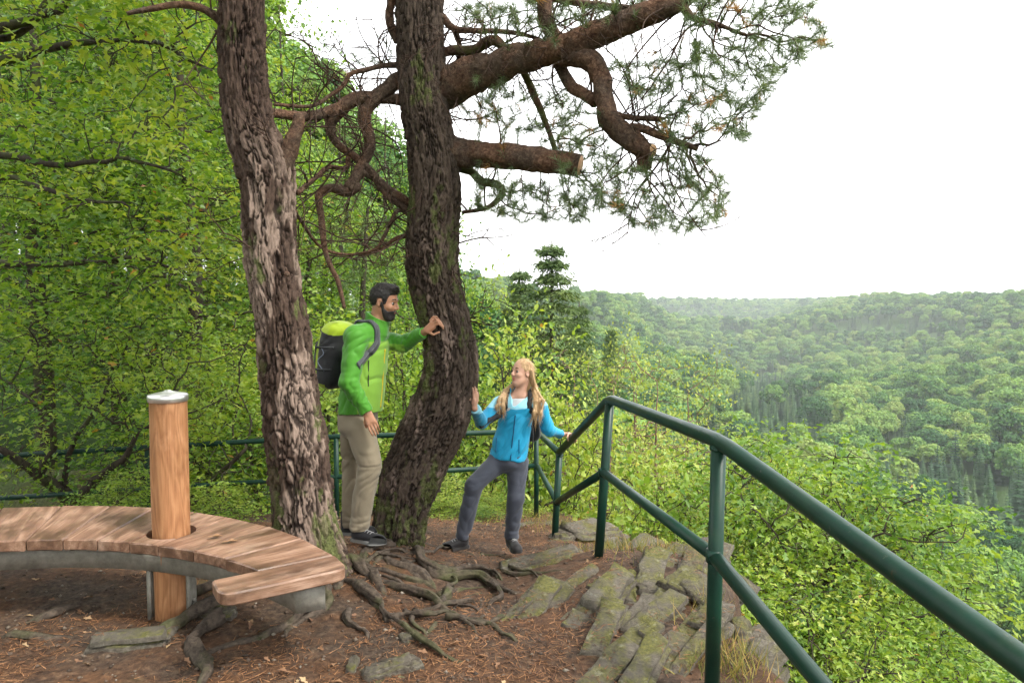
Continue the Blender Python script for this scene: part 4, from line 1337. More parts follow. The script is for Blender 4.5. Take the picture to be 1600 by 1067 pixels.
# weld collars where the rails meet the posts
for c, ax in ((B2, 0), (C2, 0), (D2, 0)):
    tube_part('weld_collar', [c + (0, 0, .026), c - (0, 0, .026)], RT * 1.06, rail)

# ------------------------------------------------------------------ wood materials
def mat_wood(name, c0, c1, c2, rings=9.0, stain=0.6, knots=True):
    m, nt, b = new_mat(name)
    tc = nt.nodes.new('ShaderNodeTexCoord')
    oi = nt.nodes.new('ShaderNodeObjectInfo')
    add = nt.nodes.new('ShaderNodeVectorMath'); add.operation = 'ADD'
    sc = nt.nodes.new('ShaderNodeVectorMath'); sc.operation = 'SCALE'
    cmb = nt.nodes.new('ShaderNodeCombineXYZ')
    for k in range(3): nt.links.new(oi.outputs['Random'], cmb.inputs[k])
    nt.links.new(cmb.outputs[0], sc.inputs[0]); sc.inputs['Scale'].default_value = 37.0
    nt.links.new(tc.outputs['Object'], add.inputs[0]); nt.links.new(sc.outputs[0], add.inputs[1])
    def nz(stretch, scale, detail=5, rough=0.6, dist=0.0):
        mp = nt.nodes.new('ShaderNodeMapping'); mp.inputs['Scale'].default_value = stretch
        nt.links.new(add.outputs[0], mp.inputs[0])
        n = nt.nodes.new('ShaderNodeTexNoise')
        n.inputs['Scale'].default_value = scale; n.inputs['Detail'].default_value = detail
        n.inputs['Roughness'].default_value = rough; n.inputs['Distortion'].default_value = dist
        nt.links.new(mp.outputs[0], n.inputs['Vector'])
        return n.outputs[0]
    warp = nz((1.0, 5, 5), 1.4, 2, 0.5, 0.3)
    band = mathn(nt, 'FRACT', mathn(nt, 'MULTIPLY', warp, rings))
    tri = mathn(nt, 'ABSOLUTE', mathn(nt, 'SUBTRACT', mathn(nt, 'MULTIPLY', band, 2.0), 1.0))
    fine = nz((2.0, 60, 60), 2.0, 4, 0.7)
    g_ = mathn(nt, 'ADD', mathn(nt, 'MULTIPLY', tri, 0.26), mathn(nt, 'MULTIPLY', fine, 0.8))
    c = ramp(nt, g_, [(0.2, c0), (0.5, c1), (0.85, c2)])
    st = nz((1.5, 3.5, 3.5), 1.6, 5, 0.65)
    c = mixc(nt, ramp(nt, st, [(0.44, (0, 0, 0)), (0.62, (stain, stain, stain))]), c, tuple(k * 0.34 for k in c1))
    wt = nz((1.2, 3.0, 3.0), 2.3, 5, 0.65)
    c = mixc(nt, ramp(nt, wt, [(0.55, (0, 0, 0)), (0.75, (0.55, 0.55, 0.55))]), c, tuple(min(1, k * 1.25 + 0.06) for k in c2))
    if knots:
        vo = nt.nodes.new('ShaderNodeTexVoronoi'); vo.inputs['Scale'].default_value = 3.2
        mp = nt.nodes.new('ShaderNodeMapping'); mp.inputs['Scale'].default_value = (0.8, 1.6, 1.6)
        nt.links.new(add.outputs[0], mp.inputs[0]); nt.links.new(mp.outputs[0], vo.inputs['Vector'])
        kn = ramp(nt, vo.outputs['Distance'], [(0.035, (1, 1, 1)), (0.07, (0, 0, 0))])
        c = mixc(nt, kn, c, (0.07, 0.03, 0.018))
    setc(nt, b, c, 0.45, 0.35)
    rr = ramp(nt, st, [(0.4, (0.55, 0.55, 0.55)), (0.7, (0.28, 0.28, 0.28))])
    nt.links.new(rr, b.inputs['Roughness'])
    bump(nt, b, g_, 0.35, 0.004)
    return m
M_PLANK = mat_wood('wet_larch_plank', (0.070, 0.034, 0.021), (0.19, 0.104, 0.064), (0.34, 0.22, 0.152), rings=6, stain=0.9)
M_POST = mat_wood('debarked_larch_post', (0.17, 0.066, 0.026), (0.30, 0.138, 0.060), (0.43, 0.225, 0.108), rings=11, stain=0.3)
def mat_steel(name, c0, c1, rough, metal):
    m, nt, b = new_mat(name)
    n = noise_tex(nt, 18, 5, 0.7)
    setc(nt, b, ramp(nt, n, [(0.3, c0), (0.7, c1)]), rough, 0.5)
    b.inputs['Metallic'].default_value = metal
    bump(nt, b, noise_tex(nt, 90, 3), 0.15, 0.002)
    return m
M_GALV = mat_steel('weathered_galvanised_steel', (0.15, 0.14, 0.115), (0.29, 0.275, 0.235), 0.65, 0.2)
M_CAP = mat_steel('bright_metal_cap', (0.55, 0.55, 0.54), (0.75, 0.75, 0.74), 0.32, 0.9)

# ------------------------------------------------------------------ curved bench
ZT, TH_ = 0.475, 0.058
OC, ORR = np.array([-2.62, 1.85]), 2.255
IC, IR = np.array([-2.35, 1.60]), 1.90
SCN = np.array([-2.16, 2.45])
def ray_hit(c, r, ang):
    d = np.array([math.cos(ang), math.sin(ang)])
    f = SCN - c
    bq = f @ d
    return SCN + d * (-bq + math.sqrt(bq * bq - (f @ f - r * r)))
def round_poly(pts, rad, n=6):
    out = []
    k = len(pts)
    for i in range(k):
        a, b_, c = np.array(pts[i - 1]), np.array(pts[i]), np.array(pts[(i + 1) % k])
        r = rad[i]
        if r <= 0: out.append(b_); continue
        u, v = unit(a - b_), unit(c - b_)
        for t in np.linspace(0, 1, n):
            out.append((1 - t) ** 2 * (b_ + u * r) + 2 * t * (1 - t) * b_ + t * t * (b_ + v * r))
    return np.array(out)
def prism(name, poly, z0, z1, mat, parent, ch=0.006, origin=None, ang=0.0):
    """upright prism over poly (counter-clockwise), chamfered top rim, in its own turned frame"""
    poly = np.asarray(poly, float)
    o_ = poly.mean(0) if origin is None else np.asarray(origin)
    ca, sa = math.cos(ang), math.sin(ang)
    L = (poly - o_) @ np.array([[ca, -sa], [sa, ca]])
    n = len(L)
    nx = np.roll(L, -1, 0) - np.roll(L, 1, 0)
    nrm = unit(np.stack([nx[:, 1], -nx[:, 0]], 1))
    ins = L - nrm * ch
    zm = (z0 + z1) / 2
    rings = [(ins, z0), (L, z0 + ch), (L, z1 - ch), (ins, z1)]
    V = np.vstack([np.column_stack([q, np.full(n, z - zm)]) for q, z in rings])
    bm = bmesh.new()
    vs_ = [bm.verts.new(v) for v in V]
    for k in range(3):
        for i in range(n):
            j = (i + 1) % n
            bm.faces.new([vs_[k * n + i], vs_[k * n + j], vs_[(k + 1) * n + j], vs_[(k + 1) * n + i]])
    bm.faces.new([vs_[3 * n + i] for i in range(n)])
    bm.faces.new([vs_[i] for i in reversed(range(n))])
    me = bpy.data.meshes.new(name); bm.to_mesh(me); bm.free()
    ob = link(name, me, mat)
    ob.location = (o_[0], o_[1], zm); ob.rotation_euler = (0, 0, ang)
    if parent is not None:
        ob.parent = parent; ob.matrix_parent_inverse = Matrix.Translation(-parent.location)
    return ob

bench = empty('curved_bench', (-1.95, 3.7, 0.0), 'curved wooden plank bench on a steel beam, ringing the post', 'bench')
bpy.context.view_layer.update()
PC = np.array([at(268, 835, 3.63)[0], 3.63])
angs = [R(33)]
while angs[-1] < R(150): angs.append(angs[-1] + R(10.2 if angs[-1] > R(60) else 12.5) * random.uniform(0.94, 1.06))
cut_me = None
planks = []
for k in range(len(angs) - 1):
    a0, a1 = angs[k], angs[k + 1]
    gap = 0.0028
    sub = np.linspace(0, 1, 4)
    inner = [ray_hit(IC, IR, a0 + (a1 - a0) * t) for t in sub]
    outer = [ray_hit(OC, ORR, a0 + (a1 - a0) * t) for t in sub]
    poly = np.array(inner[::-1] + outer)           # counter-clockwise
    area = 0.5 * np.sum(poly[:, 0] * np.roll(poly[:, 1], -1) - np.roll(poly[:, 0], -1) * poly[:, 1])
    if area < 0: poly = poly[::-1]
    cen = poly.mean(0)
    am = (a0 + a1) / 2
    tdir = np.array([-math.sin(am), math.cos(am)])
    poly = poly - tdir * np.clip(((poly - cen) @ tdir)[:, None] * 100, -1, 1) * gap
    jz = random.uniform(-0.0025, 0.0025)
    pl = prism('plank', poly, ZT - TH_ + jz, ZT + jz, M_PLANK, bench, ang=am)
    planks.append((pl, poly))
# the end plank, longer towards the inside
e = [at(x, y, (1.7 - ZT) / 1.0)[:2] for x, y in ()]
def top_pt(px, py):
    d = at(px, py, 1.0) - CAM
    return (CAM + d * ((ZT - CAM[2]) / d[2]))[:2]
ep = np.array([top_pt(318, 926), top_pt(334, 950), top_pt(546, 914), top_pt(520, 878)])
inr = ray_hit(IC, IR, angs[0]); outr = ray_hit(OC, ORR, angs[0])
dv = unit(outr - inr); nv = np.array([dv[1], -dv[0]])
pA, pB = inr - dv * 0.20 + nv * 0.004, outr + dv * 0.01 + nv * 0.004
ep = [pA, pA + nv * 0.20, pB + nv * 0.20, pB]
ep = round_poly(ep, [0.02, 0.085, 0.075, 0.02], 8)
if 0.5 * np.sum(ep[:, 0] * np.roll(ep[:, 1], -1) - np.roll(ep[:, 0], -1) * ep[:, 1]) < 0: ep = ep[::-1]
prism('plank', ep, ZT - TH_, ZT, M_PLANK, bench, ch=0.007, ang=math.atan2(dv[1], dv[0]))
# round hole for the post: cut out of the planks it crosses
bm = bmesh.new()
bmesh.ops.create_cone(bm, cap_ends=True, segments=40, radius1=0.122, radius2=0.122, depth=0.5)
cm = bpy.data.meshes.new('hole_cutter'); bm.to_mesh(cm); bm.free()
co = bpy.data.objects.new('hole_cutter', cm); COL.objects.link(co); co.location = (PC[0], PC[1], ZT)
bpy.context.view_layer.update()
for pl, poly in planks:
    if np.linalg.norm(poly.mean(0) - PC) < 0.55:
        md = pl.modifiers.new('hole', 'BOOLEAN'); md.operation = 'DIFFERENCE'; md.solver = 'EXACT'; md.object = co
        dg = bpy.context.evaluated_depsgraph_get()
        nm = bpy.data.meshes.new_from_object(pl.evaluated_get(dg))
        pl.modifiers.clear(); pl.data = nm
bpy.data.objects.remove(co)
# steel beam under the planks
GB = Geo()
na = 60
aa = np.linspace(angs[0] - R(6), angs[-1], na)
sec = []
for a in aa:
    i_, o_ = ray_hit(IC, IR, a), ray_hit(OC, ORR, a)
    d_ = unit(o_ - i_); w_ = np.linalg.norm(o_ - i_)
    p0, p1 = i_ + d_ * 0.10, i_ + d_ * min(0.46, w_ - 0.1)
    sec.append([[*p0, ZT - TH_ - .130], [*p1, ZT - TH_ - .130], [*p1, ZT - TH_ - .003], [*p0, ZT - TH_ - .003]])
sec = np.array(sec).reshape(-1, 3)
i = np.arange(na - 1)[:, None] * 4; j = np.arange(4)[None]; j2 = (j + 1) % 4
Q = np.stack([i + j, i + j2, i + 4 + j2, i + 4 + j], -1).reshape(-1, 4)
Q = np.vstack([Q, [[3, 2, 1, 0]], [[(na - 1) * 4 + k for k in range(4)]]])
GB.add(sec, Q)
child(GB.build('support_beam', M_GALV, None, False), bench)

# ------------------------------------------------------------------ wooden post through the bench
wp = empty('wooden_post', (PC[0], PC[1], 0.0), 'round debarked wooden post with a metal cap standing through the bench', 'post')
bpy.context.view_layer.update()
zt = at(268, 622, 3.63)[2]
PR = 0.093
def crack(TH, S, pts, rr):
    a = 4.45 + 0.10 * np.sin(S * 5) + 0.05 * np.sin(S * 17)
    dth = np.abs((TH - a + math.pi) % (2 * math.pi) - math.pi)
    w = 0.028 * sstep(0.05, 0.5, S) * sstep(1.15, 0.6, S)
    return 0.004 * fbm(np.stack([np.cos(TH) * 2, np.sin(TH) * 2, S * 1.5], -1), 3, 3) - 0.010 * np.exp(-(dth / (w + 1e-3)) ** 2) * (w > 0.002)
pth = np.column_stack([np.full(70, PC[0]), np.full(70, PC[1]), np.linspace(-0.05, zt, 70), np.full(70, PR)])
V, fs, _, _ = sweep(pth, 96, crack)
sh = link('shaft', make_mesh('shaft', V - np.array([PC[0], PC[1], 0]) , fs, True), M_POST, wp)
# the grain runs along the local x axis of the material, so the shaft is turned to lie along it
rotm = Matrix.Rotation(math.pi / 2, 4, 'Y')
sh.data.transform(rotm); sh.rotation_euler = (0, -math.pi / 2, 0)
pr_ = np.array([[0, 0, zt - .016, PR + .003], [0, 0, zt - .014, PR + .0065], [0, 0, zt + .016, PR + .0065], [0, 0, zt + .021, PR + .003], [0, 0, zt + .030, .060], [0, 0, zt + .038, .022], [0, 0, zt + .044, .014], [0, 0, zt + .046, .002]])
V, fs, _, _ = sweep(pr_, 48)
link('metal_cap', make_mesh('metal_cap', V, fs, False), M_CAP, wp)
for s_ in (-1, 1):
    g_ = Geo().box((s_ * (PR + .009), 0.0, 0.16), (.008, .09, .36))
    g_.box((s_ * (PR + .012), -.047, 0.16), (.022, .006, .36))
    br = g_.build('steel_bracket', M_GALV, wp, False)
    for zz in (0.10, 0.27):
        V, fs, _, _ = sweep(np.array([[s_ * (PR + .012), 0, zz, .011], [s_ * (PR + .024), 0, zz, .011]]), 6)
        link('bolt', make_mesh('bolt', V, fs, False), M_GALV, br)
# ------------------------------------------------------------------ soft bodies: distance fields turned into smooth meshes
def smin(a, b_, k):
    if k <= 0: return np.minimum(a, b_)
    h = np.clip(0.5 + 0.5 * (b_ - a) / k, 0, 1)
    return b_ + (a - b_) * h - k * h * (1 - h)
def smax(a, b_, k): return -smin(-a, -b_, k)
def cone(p, a, b_, ra, rb):
    a = np.asarray(a, float); ab = np.asarray(b_, float) - a
    t = np.clip(((p - a) @ ab) / (ab @ ab + 1e-12), 0, 1)
    return np.linalg.norm(p - a - t[:, None] * ab, axis=1) - (ra + (rb - ra) * t)
def ecap(p, a, b_, f, r, rf0, rr0, rf1, rr1):
    """column from a to b with elliptic section: half-depth rf along f, half-width rr along r"""
    a = np.asarray(a, float); ab = np.asarray(b_, float) - a
    t = np.clip(((p - a) @ ab) / (ab @ ab + 1e-12), 0, 1)
    q = p - a - t[:, None] * ab
    rf = rf0 + (rf1 - rf0) * t; rr = rr0 + (rr1 - rr0) * t
    u = q @ f; v = q @ r
    w = q - u[:, None] * f - v[:, None] * r
    m = np.minimum(rf, rr)
    k = np.sqrt((u / rf) ** 2 + (v / rr) ** 2 + (w ** 2).sum(1) / (m * 0.8) ** 2)
    return (k - 1) * m
def ell(p, c, ax, rad):
    q = (p - np.asarray(c, float)) @ np.asarray(ax).T / np.asarray(rad)
    k0 = np.linalg.norm(q, axis=1); k1 = np.linalg.norm(q / np.asarray(rad), axis=1) + 1e-9
    return k0 * (k0 - 1) / k1
def rbox(p, c, ax, half, r):
    q = np.abs((p - np.asarray(c, float)) @ np.asarray(ax).T) - (np.asarray(half) - r)
    return np.linalg.norm(np.maximum(q, 0), axis=1) + np.minimum(q.max(1), 0) - r

def sdf_mesh(fn, lo, hi, h):
    lo = np.asarray(lo, float); hi = np.asarray(hi, float)
    B = 8
    nb = np.ceil((hi - lo) / (h * B)).astype(int)
    n = nb * B + 1
    D = np.full(n, 1.0, np.float32)
    bi = np.stack(np.meshgrid(*[np.arange(k) for k in nb], indexing='ij'), -1).reshape(-1, 3)
    cen = lo + (bi + 0.5) * B * h
    d = fn(cen)
    half = B * h * 0.87 * 1.35 + 0.02
    D_in = d < 0
    act = bi[np.abs(d) < half]
    # fill whole blocks by sign first
    for b_ in bi[D_in]:
        x, y, z = b_ * B
        D[x:x + B + 1, y:y + B + 1, z:z + B + 1] = -1
    g = np.stack(np.meshgrid(*[np.arange(B + 1)] * 3, indexing='ij'), -1).reshape(-1, 3)
    for s in range(0, len(act), 250):
        idx = (act[s:s + 250, None, :] * B + g[None]).reshape(-1, 3)
        D[idx[:, 0], idx[:, 1], idx[:, 2]] = fn(lo + idx * h)
    S = D < 0
    c = np.zeros(tuple(n - 1), np.int8)
    for a in (0, 1):
        for b_ in (0, 1):
            for e in (0, 1):
                c += S[a:n[0] - 1 + a, b_:n[1] - 1 + b_, e:n[2] - 1 + e]
    cells = np.stack(np.nonzero((c > 0) & (c < 8)), 1)
    vid = np.full(tuple(n - 1), -1, np.int64)
    vid[cells[:, 0], cells[:, 1], cells[:, 2]] = np.arange(len(cells))
    acc = np.zeros((len(cells), 3)); cnt = np.zeros(len(cells))
    corners = [(a, b_, e) for a in (0, 1) for b_ in (0, 1) for e in (0, 1)]
    val = {k: D[cells[:, 0] + k[0], cells[:, 1] + k[1], cells[:, 2] + k[2]] for k in corners}
    for k in corners:
        for ax in range(3):
            if k[ax]: continue
            k2 = list(k); k2[ax] = 1; k2 = tuple(k2)
            va, vb = val[k], val[k2]
            m_ = (va < 0) != (vb < 0)
            t = np.where(m_, va / (va - vb + 1e-12), 0)
            pt = np.array(k, float)[None] + np.zeros((len(cells), 3)); pt[:, ax] += t
            acc[m_] += pt[m_]; cnt[m_] += 1
    V = lo + (cells + acc / cnt[:, None]) * h
    F = []
    for ax in range(3):
        o = [i for i in range(3) if i != ax]
        sl0 = [slice(None)] * 3; sl1 = [slice(None)] * 3
        sl0[ax] = slice(0, -1); sl1[ax] = slice(1, None)
        a, b_ = S[tuple(sl0)], S[tuple(sl1)]
        e = np.stack(np.nonzero(a != b_), 1)
        ok = (e[:, o[0]] > 0) & (e[:, o[1]] > 0) & (e[:, o[0]] < n[o[0]] - 1) & (e[:, o[1]] < n[o[1]] - 1)
        e = e[ok]
        q = []
        for du, dv in ((-1, -1), (0, -1), (0, 0), (-1, 0)):
            k = e.copy(); k[:, o[0]] += du; k[:, o[1]] += dv
            q.append(vid[k[:, 0], k[:, 1], k[:, 2]])
        q = np.stack(q, 1)
        fl = a[e[:, 0], e[:, 1], e[:, 2]]
        if ax == 1: fl = ~fl
        q = np.where(fl[:, None], q, q[:, ::-1])
        F.append(q[(q >= 0).all(1)])
    return V, np.vstack(F)

def trace(fn, o, d, far=0.6, n=240):
    """first point where the ray o + t d enters fn"""
    t = np.linspace(0, far, n)
    v = fn(np.asarray(o)[None] + t[:, None] * np.asarray(d)[None])
    k = np.nonzero(v < 0)[0]
    return np.asarray(o) + np.asarray(d) * (t[k[0]] if len(k) else far)

def wrinkles(p, seed, amp, stretch=(9, 9, 22)):
    q = p * np.array(stretch)
    q = q + 0.6 * np.stack([vnoise(p * 6, seed + 5), vnoise(p * 6 + 7, seed + 6), vnoise(p * 6 + 3, seed + 7)], -1)
    return amp * (1 - np.abs(vnoise(q, seed)) * 2) + amp * 0.5 * vnoise(q * 2.1, seed + 1)

def folds(p, seed, amp):
    """long soft diagonal creases of a loose shell jacket"""
    w = np.stack([vnoise(p * 3.2, seed + 5), vnoise(p * 3.2 + 7, seed + 6), vnoise(p * 3.2 + 3, seed + 7)], -1) * .12
    q = p + w
    a = np.stack([q[:, 0] * 5 + q[:, 2] * 7, q[:, 1] * 5, q[:, 2] * 9 - q[:, 0] * 12], -1)
    r_ = 1 - np.abs(vnoise(a, seed)) * 2.2
    b_ = np.stack([q[:, 0] * 14 - q[:, 2] * 9, q[:, 1] * 10, q[:, 2] * 6 + q[:, 0] * 8], -1)
    return amp * (np.maximum(r_, -.4) * .8 + .7 * (1 - np.abs(vnoise(b_, seed + 2)) * 2.2) * sstep(-.2, .4, vnoise(p * 5, seed + 9)))
def arm_folds(p, *arms):
    o = np.zeros(len(p))
    for i, (s_, e_, w_) in enumerate(arms):
        for c, a0 in ((e_, .085), (w_ + (e_ - w_) * .25, .06)):
            dd = np.linalg.norm(p - c, axis=1)
            t = (p - c) @ unit(w_ - s_)
            o += .006 * np.exp(-(dd / a0) ** 2) * np.sin(t * 150 + 3 * vnoise(p * 14, 90 + i))
    return o
def cloth(name, stops, rough=0.75, weave=400, spec=0.25):
    m, nt, b = new_mat(name)
    c = ramp(nt, attr(nt, 'zone'), stops, 'LINEAR')
    n = noise_tex(nt, 7, 3, 0.6)
    c = mixc(nt, ramp(nt, n, [(0.35, (0, 0, 0)), (0.7, (0.22, 0.22, 0.22))]), c, mixc(nt, 1.0, c, (0.6, 0.6, 0.6), 'MULTIPLY'))
    setc(nt, b, c, rough, spec)
    b.inputs['Sheen Weight'].default_value = 0.15
    bump(nt, b, noise_tex(nt, weave, 2, 0.5), 0.25, 0.002)
    return m
def skin(name, col, lip):
    m, nt, b = new_mat(name)
    n = noise_tex(nt, 22, 3, 0.6)
    c = ramp(nt, n, [(0.3, tuple(k * 0.86 for k in col)), (0.7, col)])
    c = mixc(nt, attr(nt, 'zone'), c, lip)
    setc(nt, b, c, 0.5, 0.35)
    b.inputs['Subsurface Weight'].default_value = 0.12
    b.inputs['Subsurface Radius'].default_value = (0.012, 0.005, 0.003)
    return m
def plain(name, col, rough=0.6, spec=0.3, nsc=60):
    m, nt, b = new_mat(name)
    c = ramp(nt, noise_tex(nt, nsc, 3, 0.6), [(0.3, tuple(k * 0.75 for k in col)), (0.7, tuple(min(1, k * 1.15) for k in col))])
    setc(nt, b, c, rough, spec)
    return m
def hair_mat(name, dark, light, stretch):
    m, nt, b = new_mat(name)
    n = noise_tex(nt, 60, 4, 0.7, stretch=stretch)
    setc(nt, b, ramp(nt, n, [(0.3, dark), (0.7, light)]), 0.5, 0.35)
    bump(nt, b, n, 0.8, 0.004)
    return m

def vnormals(V, F):
    a, b_, c, d = (V[F[:, k]] for k in range(4))
    n = np.cross(c - a, d - b_)
    N = np.zeros_like(V)
    for k in range(4): np.add.at(N, F[:, k], n)
    return unit(N)
def build_sdf(name, fn, pts, pad, h, mat, parent, zone=None, disp=None):
    pts = np.asarray(pts)
    V, F = sdf_mesh(fn, pts.min(0) - pad, pts.max(0) + pad, h)
    if disp is not None:
        V = V - vnormals(V, F) * disp(V)[:, None]
    z = np.zeros(len(V)) if zone is None else zone(V)
    o = link(name, make_mesh(name, V, F, True, {'zone': z}), mat)
    if parent is not None: child(o, parent)
    return o

def band(name, fn, pts, dirs, w, th, mat, parent, lift=0.004, step=0.012):
    """a flat strap laid over fn along rays from pts towards dirs"""
    P = np.array([trace(fn, a, d) for a, d in zip(pts, dirs)])
    ctrl = np.column_stack([P, np.array(dirs)])
    c = catmull(ctrl, step)
    C, Dn = c[:, :3], -unit(c[:, 3:6])
    T = unit(np.gradient(C, axis=0)); Sd = unit(np.cross(T, Dn)); N = np.cross(Sd, T)
    C = C + N * lift
    ring = [(-w / 2, -th / 2), (w / 2, -th / 2), (w / 2, th / 2), (-w / 2, th / 2)]
    V = np.stack([C + Sd * a + N * b_ for a, b_ in ring], 1).reshape(-1, 3)
    n = len(C)
    i = np.arange(n - 1)[:, None] * 4; j = np.arange(4)[None]; j2 = (j + 1) % 4
    Q = np.stack([i + j, i + j2, i + 4 + j2, i + 4 + j], -1).reshape(-1, 4)
    Q = np.vstack([Q, [[3, 2, 1, 0]], [[(n - 1) * 4 + k for k in range(4)]]])
    o = link(name, make_mesh(name, V, Q, False), mat)
    return child(o, parent) if parent is not None else o

def head_fields(c, fw, up):
    fw = unit(np.asarray(fw, float)); up = np.asarray(up, float); up = unit(up - fw * (up @ fw)); lf = np.cross(up, fw)
    M = np.stack([fw, lf, up])
    c = np.asarray(c, float)
    loc = lambda p: (p - c) @ M.T
    I3 = np.eye(3)
    def face(q):
        d = ell(q, (-.012, 0, .035), I3, (.097, .076, .095))
        d = smin(d, ell(q, (.030, 0, -.040), I3, (.060, .056, .078)), .03)
        d = smin(d, cone(q, (-.01, .045, -.045), (.055, .018, -.098), .018, .018), .03)
        d = smin(d, cone(q, (-.01, -.045, -.045), (.055, -.018, -.098), .018, .018), .03)
        d = smin(d, ell(q, (.066, 0, -.100), I3, (.018, .022, .016)), .02)
        for s in (-1, 1):
            d = smin(d, ell(q, (.058, s * .036, -.022), I3, (.026, .022, .020)), .02)
        d = smin(d, cone(q, (.079, -.030, .030), (.079, .030, .030), .010, .010), .015)
        for s in (-1, 1):
            d = smax(d, -ell(q, (.098, s * .031, .008), I3, (.018, .017, .012)), .012)
        d = smin(d, cone(q, (.088, 0, .016), (.108, 0, -.020), .007, .0105), .012)
        d = smin(d, cone(q, (.098, -.010, -.027), (.098, .010, -.027), .008, .008), .008)
        d = smin(d, ell(q, (.083, 0, -.053), I3, (.012, .024, .0065)), .006)
        d = smin(d, ell(q, (.080, 0, -.065), I3, (.012, .020, .0070)), .005)
        for s in (-1, 1):
            e = ell(q, (-.008, s * .078, -.004), I3, (.020, .010, .031))
            e = smax(e, -ell(q, (-.002, s * .088, -.002), I3, (.010, .008, .018)), .004)
            d = smin(d, e, .006)
        return d
    def lips(q):
        m_ = np.minimum(ell(q, (.088, 0, -.053), I3, (.012, .022, .006)), ell(q, (.085, 0, -.065), I3, (.012, .019, .007)))
        return np.clip(0.5 - m_ / .004, 0, 1)
    return loc, face, lips, M, c

def eyes(k, M, c, parent, iris):
    for s in (-1, 1):
        ctr = c + (np.array([.0735, s * .031, .007]) / k) @ M
        bm = bmesh.new(); bmesh.ops.create_uvsphere(bm, u_segments=16, v_segments=12, radius=.0125 / k)
        me = bpy.data.meshes.new('eye'); bm.to_mesh(me); bm.free()
        for f in me.polygons: f.use_smooth = True
        me.materials.append(M_EYE); me.materials.append(iris)
        fw = Vector(M[0])
        for f in me.polygons:
            if f.center.normalized().dot(fw) > 0.52: f.material_index = 1
        o = link('eye', me); o.location = ctr
        o.parent = parent; o.matrix_parent_inverse = Matrix.Translation(-parent.location)
        # brow
        B = lambda x, y, z: c + (np.array([x, y, z]) / k) @ M
        pth = np.array([[*B(.086, s * .014, .036), .0035], [*B(.086, s * .030, .041), .004], [*B(.074, s * .047, .036), .0025]])
        V, fs, _, _ = sweep(catmull(pth, .006), 8)
        child(link('eyebrow', make_mesh('eyebrow', V, fs, True), parent['_brow'] if False else BROW[0]), parent)
BROW = [None]
M_EYE = plain('eye_white', (0.22, 0.20, 0.18), 0.4, 0.2)

def local(p, c, rad, fn):
    """fn only where p is within rad of c; elsewhere the distance to that ball"""
    dd = np.linalg.norm(p - c, axis=1)
    out = np.maximum(dd - rad * 0.8, rad * 0.2)
    k = dd < rad
    if k.any(): out[k] = fn(p[k])
    return out
def strands(o, n, L, comb, lift, seed, mat, w=.0011, pick=None, wave=0.0):
    """single hairs standing off the hair surface o, combed along comb(p)"""
    g = np.random.default_rng(seed)
    me = o.data
    V = np.empty(len(me.vertices) * 3, np.float32); me.vertices.foreach_get('co', V); V = V.reshape(-1, 3).astype(float)
    N = np.empty(len(me.vertices) * 3, np.float32); me.vertices.foreach_get('normal', N); N = N.reshape(-1, 3).astype(float)
    k = g.integers(0, len(V), n)
    P, Nn = V[k], N[k]
    D = comb(P); D = unit(D - Nn * (D * Nn).sum(1)[:, None])
    G = Geo()
    d = D + Nn * lift * g.uniform(.2, 1.3, (n, 1)) + g.normal(size=(n, 3)) * .12
    leaves_geo(G, P - Nn * .001, d, Nn + g.normal(size=(n, 3)) * .3, L * g.uniform(.6, 1.3, n), np.full(n, w * 2), g.uniform(0, 1, n), 'needle')
    s_ = link('strands', G.mesh('strands', False), mat)
    s_['kind'] = 'stuff'
    s_.parent = o
    return s_
def finger(p, pts, r):
    d = 9.0
    for i in range(len(pts) - 1):
        d = np.minimum(d, cone(p, pts[i], pts[i + 1], r * (1 - .10 * i), r * (1 - .10 * (i + 1))))
    return d
def hand_fn(chains, palm, wrist, kpalm=.012):
    """palm: list of (a,b,ra,rb); chains: list of (points, radius)"""
    def fn(p):
        d = 9.0 * np.ones(len(p))
        for a, b_, ra, rb in palm: d = smin(d, cone(p, a, b_, ra, rb), kpalm)
        for pts, r in chains: d = smin(d, finger(p, pts, r), .005)
        return d
    return fn

# ------------------------------------------------------------------ the man
MD = 4.90
def mp(px, py, d=0.0): return at(px, py, MD + d)
zg_man = float(height(*mp(565, 840)[:2]))
UP = np.array([0, 0, 1.0])
mf = unit(np.array([.90, -.42, 0])); mr = np.array([mf[1], -mf[0], 0])        # facing, his right
man = empty('person', (*mp(562, 840)[:2], zg_man), 'man in a green jacket and beige trousers leaning one hand on the pine', 'person')
bpy.context.view_layer.update()
M_SKIN1 = skin('tan_skin', (0.36, 0.18, 0.105), (0.33, 0.12, 0.085))
M_SKIN2 = skin('fair_skin', (0.56, 0.32, 0.225), (0.50, 0.15, 0.12))
BROW[0] = hair_mat('black_hair', (0.006, 0.005, 0.005), (0.03, 0.025, 0.023), (1, 1, .3)); M_BLACKHAIR = BROW[0]
M_IRIS = plain('dark_iris', (0.02, 0.012, 0.008), 0.15, 0.6)
hl, hface, hlips, hM, hc = head_fields(mp(601, 473), (.95, -.22, -.20), (.16, -.03, 1))
neck_t, neck_b = hc + np.array([-.025, 0, -.06]) @ hM, mp(588, 512)
Rsh, Rel, Rwr = mp(556, 527, -.19), mp(546, 598, -.27), mp(574, 645, -.24)
Lsh, Lel, Lwr = mp(592, 530, .20), mp(630, 537, .08), mp(663, 519, -.09)
Rh, Rk, Ra = mp(563, 668, -.09), mp(578, 724, -.12), mp(561, 822, -.10)
Lh, Lk, La = mp(550, 668, .10), mp(547, 724, .13), mp(543, 816, .13)
chest, pelv = mp(574, 545), mp(561, 650)
